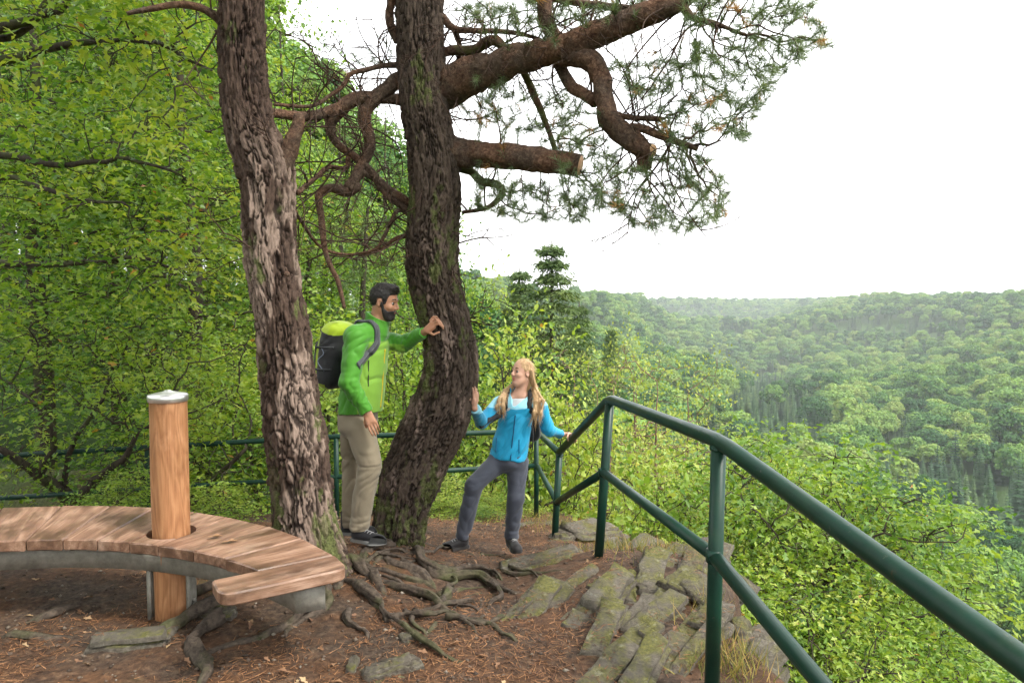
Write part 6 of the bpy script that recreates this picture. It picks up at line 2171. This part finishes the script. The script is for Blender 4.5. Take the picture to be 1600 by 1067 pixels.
# ------------------------------------------------------------------ leaves hanging into the picture on the left
def photo_tree(name, limbs_px, regions, label, cat, wmat, lmat, seed, step, kill, infl, r0, per, Lm, ratio, shape, sub=1, spread=.13, tint=(.5, .17), flat=.55, base=None, jitter=.3, odd=.006, rmin=1.0):
    g = np.random.default_rng(seed)
    P0, par0, rad0 = [], [], []
    for rows in limbs_px:
        c = np.array([[*at(x, y, Y), w / 2 * Y / 1067] for x, y, w, Y in rows])
        pth = catmull(c, step * 1.2)
        pth[1:-1, :3] += g.normal(size=(len(pth) - 2, 3)) * .008
        k0 = len(P0)
        for i, r_ in enumerate(pth):
            P0.append(r_[:3]); rad0.append(r_[3]); par0.append(-1 if i == 0 else k0 + i - 1)
    A = []
    for poly, n, Ya, Yb in regions:
        nc = max(3, n // 8)
        q = in_poly(poly, nc, g); Y = g.uniform(Ya, Yb, nc)
        C = np.array([at(x, y, d) for (x, y), d in zip(q, Y)])
        A += list(C[g.integers(0, nc, n)] + g.normal(size=(n, 3)) * np.array([.20, .20, .05]))
    P, par = colonize(np.array(A), np.array(P0), par0, step, infl, kill, 60, jitter, .02, seed)
    root = empty(name, base if base is not None else P0[0], label, cat)
    bpy.context.view_layer.update()
    GW = Geo()
    rad, big = skeleton_geo(GW, P, par, r0, 2.3, None, np.array(rad0))
    child(GW.build('trunk', wmat), root)
    thin = np.nonzero((np.arange(len(P)) >= len(P0)) & (rad < r0 * 2.0))[0]
    D = unit(P[thin] - P[par[thin]])
    Q = np.repeat(P[thin], sub, 0) + g.normal(size=(len(thin) * sub, 3)) * spread * .8
    DD = np.repeat(D, sub, 0) + g.normal(size=(len(thin) * sub, 3)) * .5; DD[:, 2] *= .45
    GL = Geo()
    sprays(GL, Q, DD, per, Lm, ratio, shape, seed + 1, flat, spread, tint, odd=odd)
    child(GL.build('crown', lmat, None, False), root)
    print('PHOTO TREE', name, len(P), len(Q) * per)
    return root

bxy = at(-330, 500, 6.6)
photo_tree('oak_tree', [
    [(-330, 860, 75, 6.6), (-320, 500, 66, 6.6), (-300, 200, 56, 6.6), (-280, -80, 44, 6.6)],
    [(-300, 150, 26, 6.6), (-140, 130, 20, 6.5), (0, 98, 15, 6.3), (60, 80, 13, 6.2), (150, 65, 9, 6.1), (230, 66, 6, 6.0), (330, 110, 4, 5.9)],
    [(-300, 90, 24, 6.6), (-100, 70, 18, 6.4), (20, 40, 14, 6.2), (90, 15, 11, 6.1), (130, -20, 8, 6.0)],
    [(-60, 60, 12, 6.4), (30, 55, 10, 6.3), (70, 0, 8, 6.3), (90, -40, 6, 6.3)],
    [(-300, 280, 22, 6.6), (-120, 262, 15, 6.8), (0, 243, 11, 6.7), (60, 255, 10, 6.6), (130, 258, 8, 6.5), (200, 250, 6, 6.4), (270, 268, 4, 6.3)],
    [(-300, 300, 20, 6.6), (-100, 285, 13, 6.6), (0, 276, 9, 6.5), (60, 292, 8, 6.4), (130, 312, 6, 6.3), (190, 316, 4, 6.2)],
    [(-310, 430, 20, 6.6), (-120, 420, 15, 6.9), (0, 411, 11, 6.8), (80, 414, 10, 6.7), (150, 410, 8, 6.6), (215, 402, 6, 6.5), (290, 430, 4, 6.4)]],
    [([(0, -60), (330, -60), (340, 130), (200, 180), (0, 200)], 210, 5.3, 7.2), ([(0, 190), (320, 150), (345, 330), (180, 360), (0, 340)], 150, 5.6, 7.4),
     ([(0, 340), (360, 320), (370, 470), (0, 470)], 130, 5.9, 7.6), ([(-250, -100), (0, -100), (0, 500), (-250, 500)], 120, 5.6, 7.4)],
    'oak reaching in from the left edge with long dark mossy boughs', 'tree', M_TWIG, M_OAK, 301, .11, .12, 1.3, .0042, 8, .092, .50, 'lobed', 1, .15, (.54, .19), .55, (bxy[0], bxy[1], float(height(bxy[0], bxy[1]))))
bb = at(120, 800, 7.6)
photo_tree('oak_shrub', [
    [(110, 830, 26, 7.4), (100, 770, 22, 7.3), (60, 745, 16, 7.1), (20, 712, 12, 6.9), (-30, 690, 8, 6.7)],
    [(110, 790, 18, 7.3), (150, 750, 14, 7.1), (200, 710, 10, 6.9), (215, 680, 7, 6.8), (260, 650, 5, 6.8)],
    [(60, 745, 12, 7.1), (85, 690, 10, 6.9), (70, 650, 7, 6.8), (30, 610, 5, 6.8), (0, 590, 4, 6.8)],
    [(100, 770, 10, 7.3), (110, 700, 8, 7.1), (150, 640, 6, 7.0), (180, 580, 4, 7.0)],
    [(330, 800, 14, 7.6), (320, 765, 11, 7.5), (350, 735, 8, 7.4), (385, 700, 6, 7.3)]],
    [([(0, 500), (240, 490), (260, 560), (240, 690), (0, 690)], 330, 6.2, 7.7), ([(230, 500), (410, 500), (415, 700), (290, 700)], 240, 6.8, 8.0),
     ([(0, 680), (110, 690), (100, 790), (0, 790)], 60, 6.8, 7.6), ([(120, 700), (240, 690), (240, 800), (120, 790)], 70, 6.7, 7.5), ([(300, 690), (420, 690), (415, 790), (300, 790)], 90, 7.0, 8.0),
     ([(-250, 480), (0, 480), (0, 780), (-250, 780)], 120, 6.2, 7.4)],
    'gnarled low oak growing over the railing behind the bench', 'shrub', M_TWIG, M_OAK, 302, .10, .11, 1.2, .004, 8, .070, .50, 'lobed', 1, .12, (.60, .20), .55, (bb[0], bb[1], float(height(bb[0], bb[1]))), odd=.008)
# a small leafy plant at the foot of the railing behind the bench, and the low greenery behind the woman
for i, (px, Y, top, w_, lab) in enumerate([(170, 6.2, 735, .42, 'low leafy plant just behind the left half of the bench'), (335, 6.4, 760, .40, 'low leafy plant behind the bench near the nearer pine'),
                                           (720, 7.4, 775, .35, 'low leafy plant behind the boots of the woman'), (770, 7.9, 770, .4, 'low leafy plant under the back railing')]):
    plant(K_SHRUB, 2.6, 'leafy_shrub', px, Y, top, w_, M_BRIGHT, lab, i * 1.1 + .3, group='low plants at the edge of the lookout')

# ------------------------------------------------------------------ slate rocks
def mat_rock():
    m, nt, b = new_mat('mossy_slate')
    n = noise_tex(nt, 5, 6, 0.65)
    n2 = noise_tex(nt, 40, 5, 0.7)
    lay = attr(nt, 'layer')
    c = ramp(nt, n2, [(0.25, (0.034, 0.027, 0.020)), (0.5, (0.115, 0.098, 0.076)), (0.75, (0.235, 0.21, 0.168))])
    c = mixc(nt, mathn(nt, 'MULTIPLY', lay, 0.45), c, (0.165, 0.150, 0.120))
    moss = ramp(nt, noise_tex(nt, 60, 3, 0.6), [(0.3, (0.060, 0.062, 0.014)), (0.7, (0.19, 0.185, 0.04))])
    mm = mathn(nt, 'MULTIPLY', ramp(nt, n, [(0.43, (0, 0, 0)), (0.56, (1, 1, 1))]), attr(nt, 'top'))
    c = mixc(nt, mathn(nt, 'MULTIPLY', mm, 0.85), c, moss)
    lich = ramp(nt, noise_tex(nt, 16, 4, 0.7), [(0.58, (0, 0, 0)), (0.66, (0.8, 0.8, 0.8))])
    c = mixc(nt, mathn(nt, 'MULTIPLY', lich, 0.5), c, (0.32, 0.315, 0.245))
    setc(nt, b, c, 0.85, 0.25)
    n4 = noise_tex(nt, 22, 6, 0.75, stretch=(1, 3, 3))
    bump(nt, b, n4, 1.0, 0.03)
    return m
M_ROCK = mat_rock()
ROCKS = []
def rock(name, c, size, yaw, dip, seed, label, group, layers=7, sub=0, cat='rock', rough=1.0, roll=0.0):
    """slate: thin broken plates lying on each other, each a little shorter than the one below"""
    g = np.random.default_rng(seed)
    L, W, H = size
    if L < .8: L, W = L * 1.2, W * .9
    G = Geo()
    M = np.array(Matrix.Rotation(yaw, 3, 'Z') @ Matrix.Rotation(dip, 3, 'Y') @ Matrix.Rotation(roll, 3, 'X'))
    nl = layers
    zb = -H * .5
    th = H / nl
    for k in range(nl):
        f = k / max(1, nl - 1)
        pieces = 1 if L < .7 else int(g.integers(1, 4))
        ends = np.sort(np.concatenate([[-.5], g.uniform(-.35, .35, pieces - 1), [.5]]))
        for j in range(pieces):
            if f > .55 and g.uniform() < .28 and pieces > 1: continue
            l = (ends[j + 1] - ends[j]) * L * (1 - .22 * f * g.uniform(.5, 1.5)); w = W * (1 - .45 * f * g.uniform(.3, 1.4))
            cx = (ends[j] + ends[j + 1]) / 2 * L + g.normal() * .02 * L; cy = g.normal() * .10 * W + (.5 - f) * .0 * W
            xs = np.linspace(-.5, .5, 5) + np.concatenate([[0], g.uniform(-.07, .07, 3), [0]])
            sk = g.uniform(-.30, .30) * w / max(l, .01)
            lowr = [[x + sk * -.5, -.5 + g.uniform(-.03, .13)] for x in xs]
            upr = [[x + sk * .5, .5 - g.uniform(-.03, .13)] for x in xs[::-1]]
            e1 = [[.5 + g.uniform(-.02, .05), g.uniform(-.15, .15)]]; e2 = [[-.5 - g.uniform(-.02, .05), g.uniform(-.15, .15)]]
            P = np.array(lowr + e1 + upr + e2) * np.array([l, w]) + np.array([cx, cy])
            n = len(P)
            z0, z1 = zb + k * th, zb + (k + 1) * th * g.uniform(.95, 1.12)
            m_ = P.mean(0)
            def ring(s_, z_, jit): return np.column_stack([m_ + (P - m_) * s_, z_ + g.normal(size=n) * jit * th])
            R0, R1, R2_, R3 = ring(1.04, z0, .1), ring(1.0, z1 - th * .25, .15), ring(.95, z1, .18), ring(.5, z1, .35)
            V = np.vstack([R0, R1, R2_, R3, [[m_[0], m_[1], z1 + th * .1]]])
            i = np.arange(n); i2 = (i + 1) % n
            F4 = np.vstack([np.stack([q * n + i, q * n + i2, (q + 1) * n + i2, (q + 1) * n + i], 1) for q in range(3)])
            F3 = np.stack([3 * n + i, 3 * n + i2, np.full(n, 4 * n)], 1)
            tilt = g.normal() * .035 * (V[:, 1] - cy) + g.normal() * .02 * (V[:, 0] - cx)
            V[:, 2] += tilt
            top = np.concatenate([np.zeros(2 * n), np.ones(2 * n + 1)]) * (.35 + .65 * f)
            G.add(V @ M.T, [F4, F3], layer=g.uniform(), top=top)
    ROCKS.append((np.array(c), yaw, L, W))
    o = G.build(name, M_ROCK, None, False)
    o.location = c
    return tag(o, label, cat, group)
def gz(x, y): return float(height(x, y))
def gpt(px, py, n=60):
    """where the line of sight through a photo pixel meets the ground"""
    d = at(px, py, 1.0) - CAM
    t = np.linspace(1.2, 12, 1200)
    Q = CAM + d[None] * t[:, None]
    k = np.nonzero(Q[:, 2] < height(Q[:, 0], Q[:, 1]))[0]
    return Q[k[0]] if len(k) else Q[-1]
SL = 'slate slabs breaking through the path'
rocks = [
    (840, 955, (.62, .30, .16), 62, -7, 'long flat slate slab in the middle of the path'),
    (800, 965, (.34, .12, .10), 60, -6, 'narrow slate blade left of the flat slab'),
    (930, 945, (.75, .26, .20), 66, -8, 'tilted slate slab with stepped edge right of the path middle'),
    (945, 990, (.50, .20, .14), 64, -8, 'slate slab low in front of the stepped slab'),
    (1020, 900, (.60, .28, .16), 60, -8, 'moss-topped slate slab left of the near railing post'),
    (1040, 960, (.90, .30, .22), 60, -9, 'large mossy slate slab running up to the near railing post'),
    (1065, 1020, (.80, .26, .20), 58, -9, 'mossy slate slab at the foot of the near railing post'),
    (960, 1045, (.60, .18, .14), 55, -7, 'slate slab at the bottom edge left of the railing post'),
    (1000, 1062, (.55, .16, .12), 52, -7, 'slate strip cut by the bottom edge of the picture'),
    (845, 885, (.55, .34, .16), 30, -4, 'mossy slate lump in front of the woman'),
    (905, 905, (.34, .16, .10), 50, -6, 'small slate piece between the two middle slabs'),
    (985, 925, (.36, .14, .12), 64, -8, 'small upright slate sliver beside the mossy slab'),
    (610, 1052, (.30, .20, .12), 20, -5, 'slate stone at the bottom edge under the bench end'),
    (640, 1000, (.10, .08, .06), 20, 0, 'small grey stone on the bare soil'),
    (555, 1045, (.12, .09, .07), 70, 0, 'small grey stone near the bottom edge'),
    (495, 935, (.16, .12, .10), 30, 0, 'grey stone beside the steel end of the bench'),
    (205, 1003, (.34, .22, .15), 15, -4, 'mossy boulder in front of the wooden post'),
    (330, 965, (.22, .16, .08), 5, 0, 'pale stone at the foot of the wooden post'),
    (1085, 890, (.50, .30, .15), 58, -8, 'slate slab just behind the near railing post'),
]
for i, (px, py, sz, yaw, dip, lab) in enumerate(rocks):
    q = gpt(px, py)
    rock('rock', (q[0], q[1], gz(q[0], q[1]) - sz[2] * .14), tuple(k * random.uniform(.8, 1.15) for k in sz), R(yaw) + random.gauss(0, .16), R(dip) + random.gauss(0, .04), 500 + i * 7, lab, SL if i < 13 else 'stones lying on the path', roll=R(13 if i < 12 else 4), layers=(8 if sz[2] > .13 else 5) if sz[0] > .2 else 2)
# the rock edge outside the railing: broken slabs piled into crags
def crag(c, size, yaw, dip, seed, label, n):
    g = np.random.default_rng(seed)
    parts = []
    for k in range(n):
        L = g.uniform(.28, .62); W = L * g.uniform(.35, .6); H = g.uniform(.07, .16)
        f = k / n
        p = np.array([g.uniform(-.5, .5) * size[0] * (1 - .35 * f), g.uniform(-.5, .5) * size[1] * (1 - .35 * f), (-.5 + f) * size[2]])
        o = rock('rock', p, (L, W, H), yaw + g.normal() * .22, dip + g.normal() * .05, seed * 31 + k, None, None, int(g.integers(3, 7)), roll=R(9) + g.normal() * .06)
        ROCKS.pop()
        o.data.transform(Matrix.Translation(p))
        parts.append(o)
    G = Geo()
    for o in parts:
        me = o.data
        V = np.empty(len(me.vertices) * 3, np.float32); me.vertices.foreach_get('co', V)
        q4, q3 = [], []
        for pl in me.polygons: (q4 if len(pl.vertices) == 4 else q3).append(pl.vertices[:])
        at_ = {}
        for nm in ('layer', 'top'):
            a_ = np.empty(len(me.vertices), np.float32); me.attributes[nm].data.foreach_get('value', a_); at_[nm] = a_
        G.add(V.reshape(-1, 3), [np.array(q4), np.array(q3)], **at_)
        bpy.data.objects.remove(o); bpy.data.meshes.remove(me)
    o = G.build('rock', M_ROCK, None, False)
    o.location = c
    return tag(o, label, 'rock', 'crags along the cliff edge')
for i, (x, y, z, sz, yaw, dip, n, lab) in enumerate([
    (1.10, 4.25, -.26, (.75, 1.05, .52), 62, -9, 34, 'big weathered slate crag at the cliff edge beyond the railing'),
    (1.02, 3.30, -.30, (.45, .85, .58), 62, -9, 26, 'lichen-covered slate crag under the sloping rail'),
    (.92, 5.20, -.40, (.6, .7, .45), 58, -6, 20, 'slate ledge beyond the middle railing post'),
    (.62, 6.30, -.58, (.7, .6, .36), 40, 6, 18, 'pale tilted slate slab beyond the short railing post'),
    (1.00, 2.50, -.34, (.4, .7, .55), 60, -8, 20, 'slate crag close under the near rail')]):
    crag((x, y, z), sz, R(yaw), R(dip), 700 + i * 11, lab, n)
rock('rock', (.25, 7.0, -.68), (.9, .22, .16), R(28), R(6), 790, 'narrow pale slate slab below the back railing', 'crags along the cliff edge', 5)

# ------------------------------------------------------------------ roots
M_ROOT = mat_branch('weathered_root_bark', (0.016, 0.012, 0.009), (0.095, 0.073, 0.055), 30, (1, 1, 1), moss=0.35)
def root_path(pts, r0, r1, seed, lift=.02):
    g = np.random.default_rng(seed)
    P = [gpt(x, y) for x, y in pts]
    c = catmull(np.array([[p[0], p[1], 0, 0] for p in P]), .035)
    n = len(c)
    t = np.linspace(0, 1, n)
    s = np.arange(n) * .035
    c[:, 0] += .055 * vnoise(np.stack([s * 4, s * 0 + seed, s * 0], -1), 1); c[:, 1] += .07 * vnoise(np.stack([s * 4, s * 0 + seed, s * 0 + 5], -1), 2)
    r = (r0 + (r1 - r0) * t ** .8) * (1 + .38 * vnoise(np.stack([s * 7, s * 0 + seed, s * 0 + 9], -1), 3))
    hump = .042 * vnoise(np.stack([s * 2.6, s * 0 + seed, s * 0 + 3], -1), 4)
    c[:, 2] = height(c[:, 0], c[:, 1]) + r * lift + np.maximum(hump, -.035)
    c[:, 2] -= sstep(.85, 1, t) * .05
    c[:, 3] = r
    return c
def root(pts, r0, r1, parent, seed):
    c = root_path(pts, r0 * .78, r1 * .8, seed)
    def disp(TH, S, p_, rr):
        q = np.stack([np.cos(TH) * 1.4, np.sin(TH) * 1.4, S * 8], -1)
        q2 = np.stack([np.cos(TH) * 4.5, np.sin(TH) * 4.5, S * 6], -1)
        return rr * (.55 * fbm(q, 3, seed) + .45 * fbm(q2, 2, seed + 1))
    V, fs, _, _ = sweep(c, 18, disp)
    return child(link('root', make_mesh('root', V, fs, True), M_ROOT), parent)
rootsB = [
    ([(600, 850), (570, 872), (600, 890), (650, 905), (700, 915)], .050, .018), ([(625, 850), (660, 880), (720, 890), (780, 885), (830, 880)], .050, .016),
    ([(640, 845), (700, 862), (760, 868), (820, 872)], .035, .014), ([(590, 855), (640, 885), (690, 925), (740, 950), (715, 985)], .045, .015),
    ([(620, 855), (680, 895), (740, 905), (800, 930), (840, 920)], .040, .014), ([(690, 910), (705, 945), (690, 980), (660, 995)], .045, .018),
    ([(600, 860), (560, 900), (575, 940), (640, 950), (690, 960)], .035, .012), ([(700, 890), (760, 915), (770, 950), (740, 975)], .030, .010),
    ([(610, 870), (670, 910), (730, 930), (820, 915)], .026, .010)]
rootsA = [
    ([(540, 880), (575, 900), (600, 935), (590, 960)], .045, .018), ([(530, 890), (550, 930), (540, 980), (590, 1010)], .040, .014),
    ([(545, 885), (600, 905), (660, 940), (700, 955), (770, 975)], .045, .014), ([(440, 890), (400, 905), (350, 915), (310, 905), (260, 890)], .040, .015),
    ([(520, 900), (500, 950), (460, 985), (470, 1020)], .036, .014), ([(500, 905), (470, 960), (400, 1000), (330, 1020), (310, 1064)], .040, .018),
    ([(430, 900), (330, 950), (260, 990), (180, 1030), (120, 1064)], .050, .022), ([(420, 895), (300, 930), (190, 935), (100, 960), (20, 970)], .042, .018),
    ([(330, 985), (300, 1010), (330, 1050), (300, 1067)], .050, .028), ([(560, 930), (620, 960), (640, 990), (700, 1000), (780, 1005)], .030, .010),
    ([(240, 1000), (150, 990), (60, 1005), (0, 1000)], .040, .02), ([(540, 900), (600, 960), (690, 1020), (760, 1030), (860, 1020)], .032, .010)]
_g = np.random.default_rng(5)
for k in range(26):
    x0, y0 = _g.uniform(530, 790), _g.uniform(865, 990)
    a_ = _g.uniform(-.6, .9)
    pts_ = [(x0, y0)]
    for j in range(3):
        a_ += _g.normal() * .55
        pts_.append((pts_[-1][0] + 42 * math.cos(a_), min(1060, max(856, pts_[-1][1] + 18 * math.sin(a_)))))
    (rootsB if k % 2 else rootsA).append((pts_, _g.uniform(.016, .034), .008))
for i, (p_, a, b_) in enumerate(rootsB): root(p_, a, b_, pineB, 800 + i)
for i, (p_, a, b_) in enumerate(rootsA): root(p_, a, b_, pineA, 830 + i)

# ------------------------------------------------------------------ litter: needles, bits, pebbles, fallen leaves
def litter():
    g = np.random.default_rng(61)
    def spots(n, patch=True):
        out = []
        while len(out) < n:
            r = 1.9 + 6.0 * g.uniform(size=n * 3) ** .9; th = g.uniform(R(-44), R(28), n * 3)
            x, y = r * np.sin(th), r * np.cos(th)
            ok = (x < np.interp(y, _ye, _xe) - .05) & (y < 7.9)
            if patch:
                nz_ = fbm(np.stack([x * 1.6, y * 1.6, x * 0], -1), 3, 88)
                ok &= g.uniform(size=len(x)) < sstep(-.35, .25, nz_)
            out += list(np.stack([x[ok], y[ok]], 1))
        return np.array(out[:n])
    # needles
    n = 42000
    q = spots(n); z = height(q[:, 0], q[:, 1]) + g.uniform(.002, .010, n)
    a = g.uniform(0, 6.28, n)
    D = np.stack([np.cos(a), np.sin(a), g.normal(size=n) * .12], 1)
    G = Geo()
    leaves_geo(G, np.column_stack([q, z]), D, np.tile(UP, (n, 1)) + g.normal(size=(n, 3)) * .3, g.uniform(.03, .07, n), np.full(n, .0042), g.uniform(0, 1, n), 'needle')
    m = leaf_material('fallen_needle', [(0, (0.045, 0.022, 0.012)), (.5, (0.13, 0.058, 0.025)), (1, (0.28, 0.14, 0.062))], 0.05, 0.7)
    tag(G.build('needle_litter', m, None, False), 'rusty brown pine needles strewn over the path', 'needles', kind='stuff')
    # crumbs of earth, cones and bark
    n = 5200
    q = spots(n, False); s = .004 + .012 * g.uniform(size=n) ** 2.5
    z = height(q[:, 0], q[:, 1]) + s * .3
    base = np.array([[1, 0, 0], [-1, 0, 0], [0, 1, 0], [0, -1, 0], [0, 0, 1], [0, 0, -1.]])
    F = np.array([[0, 2, 4], [2, 1, 4], [1, 3, 4], [3, 0, 4], [2, 0, 5], [1, 2, 5], [3, 1, 5], [0, 3, 5]])
    V = np.column_stack([q, z])[:, None, :] + base[None] * s[:, None, None] * g.uniform(.5, 1.4, (n, 6, 1)) * np.array([1, 1, .7])
    G = Geo(); G.add(V.reshape(-1, 3), (np.arange(n)[:, None, None] * 6 + F[None]).reshape(-1, 3), tint=np.repeat(g.uniform(0, 1, n), 6))
    m = leaf_material('soil_crumb', [(0, (0.03, 0.02, 0.014)), (.6, (0.10, 0.07, 0.05)), (.85, (0.12, 0.095, 0.07)), (1, (0.20, 0.175, 0.14))], 0.0, 0.85)
    tag(G.build('soil_crumbs', m, None, False), 'small crumbs of earth and stone chips on the path', 'gravel', kind='stuff')
    # fallen leaves
    n = 420
    q = spots(n, False); z = height(q[:, 0], q[:, 1]) + .008
    a = g.uniform(0, 6.28, n)
    G = Geo()
    leaves_geo(G, np.column_stack([q, z]), np.stack([np.cos(a), np.sin(a), g.normal(size=n) * .25], 1), np.tile(UP, (n, 1)) + g.normal(size=(n, 3)) * .35, g.uniform(.035, .075, n), g.uniform(.02, .035, n), g.uniform(0, 1, n), 'lobed')
    m = leaf_material('fallen_leaf', [(0, (0.10, 0.05, 0.028)), (.6, (0.24, 0.13, 0.07)), (1, (0.34, 0.24, 0.13))], 0.1, 0.7)
    tag(G.build('fallen_leaves', m, None, False), 'dry brown leaves scattered over the path', 'leaves', kind='stuff')
litter()
def rock_needles():
    g = np.random.default_rng(91)
    bpy.context.view_layer.update()
    dg = bpy.context.evaluated_depsgraph_get()
    P = []
    rk = [o for o in SC.objects if o.name.startswith('rock')]
    for o in rk:
        mw = o.matrix_world; inv = mw.inverted()
        bb = np.array([mw @ Vector(c_) for c_ in o.bound_box])
        lo, hi = bb.min(0), bb.max(0)
        n = int(min(900, 1500 * (hi[0] - lo[0]) * (hi[1] - lo[1])))
        q_ = g.uniform(lo[:2], hi[:2], (n, 2))
        q_ = q_[vnoise(np.column_stack([q_ * 5, np.zeros(n)]), 66) > -.1]
        for x, y in q_:
            hit, loc, nor, _ = o.ray_cast(inv @ Vector((x, y, hi[2] + .1)), Vector((0, 0, -1)))
            if hit and nor.z > .55: P.append((mw @ loc)[:])
    P = np.array(P) + np.array([0, 0, .004]); n = len(P)
    a = g.uniform(0, 6.28, n)
    G = Geo()
    leaves_geo(G, P, np.stack([np.cos(a), np.sin(a), g.normal(size=n) * .1], 1), np.tile(UP, (n, 1)) + g.normal(size=(n, 3)) * .3, g.uniform(.03, .06, n), np.full(n, .0042), g.uniform(0, 1, n), 'needle')
    tag(G.build('needle_litter', bpy.data.materials['fallen_needle'], None, False), 'rusty pine needles caught on the slate slabs', 'needles', kind='stuff')
rock_needles()
# two dry leaves lying on the bench
for px, py in ((322, 842), (345, 850)):
    xy = top_pt(px, py)
    G = Geo()
    leaves_geo(G, np.array([[xy[0], xy[1], ZT + .008]]), np.array([[.9, .3, .1]]), np.array([[.1, .1, 1.]]), np.array([.085]), np.array([.045]), np.array([.7]), 'lobed')
    o = G.build('dry_leaf', bpy.data.materials['fallen_leaf'], None, False)
    tag(o, 'dry brown leaf lying on the bench ' + ('nearer the post' if px == 322 else 'farther from the post'), 'leaf')
# tufts of grass at the rock edge
def grass():
    g = np.random.default_rng(77)
    G = Geo()
    for cx, cy, n, rad in ((1.02, 3.05, 260, .10), (1.1, 3.6, 160, .12), (.93, 4.75, 220, .16), (.75, 5.4, 160, .14), (.5, 6.9, 240, .2), (1.25, 2.5, 150, .12), (-.3, 7.3, 200, .3), (.2, 7.7, 200, .3)):
        q = np.stack([cx + g.normal(size=n) * rad, cy + g.normal(size=n) * rad], 1)
        z = height(q[:, 0], q[:, 1])
        D = np.stack([g.normal(size=n) * .45, g.normal(size=n) * .45, np.ones(n)], 1)
        leaves_geo(G, np.column_stack([q, z]), D, g.normal(size=(n, 3)), g.uniform(.06, .17, n), np.full(n, .005), g.uniform(0, 1, n), 'needle')
    m = leaf_material('dry_grass', [(0, (0.07, 0.10, 0.02)), (.5, (0.2, 0.2, 0.05)), (1, (0.42, 0.28, 0.10))], 0.25, 0.6)
    tag(G.build('grass', m, None, False), 'dry tufts of grass along the rock edge', 'grass', kind='stuff')
grass()
HAZE = 0.0002
# ------------------------------------------------------------------ haze over the valley
_gv = np.empty(len(ground.data.vertices) * 3, np.float32); ground.data.vertices.foreach_get('co', _gv)
_gz = _gv.reshape(-1, 3)[:, 2]
_lo, _hi = float(_gz.min()) - 4.5, float(max(_gz.max(), (FP[:, 2] + 30).max())) + 5
hz = Geo().box((0, 0, (_lo + _hi) / 2), (5900, 5900, _hi - _lo))
m, nt, b = new_mat('valley_haze')
nt.nodes.remove(b)
pv = nt.nodes.new('ShaderNodeVolumePrincipled')
pv.inputs['Color'].default_value = (0.90, 0.95, 1.0, 1)
pv.inputs['Density'].default_value = HAZE
pv.inputs['Anisotropy'].default_value = 0.0
nt.links.new(pv.outputs[0], nt.nodes['Material Output'].inputs['Volume'])
ho = hz.build('haze', m, None, False)
tag(ho, 'thin pale haze in the air over the valley', 'haze', kind='stuff')
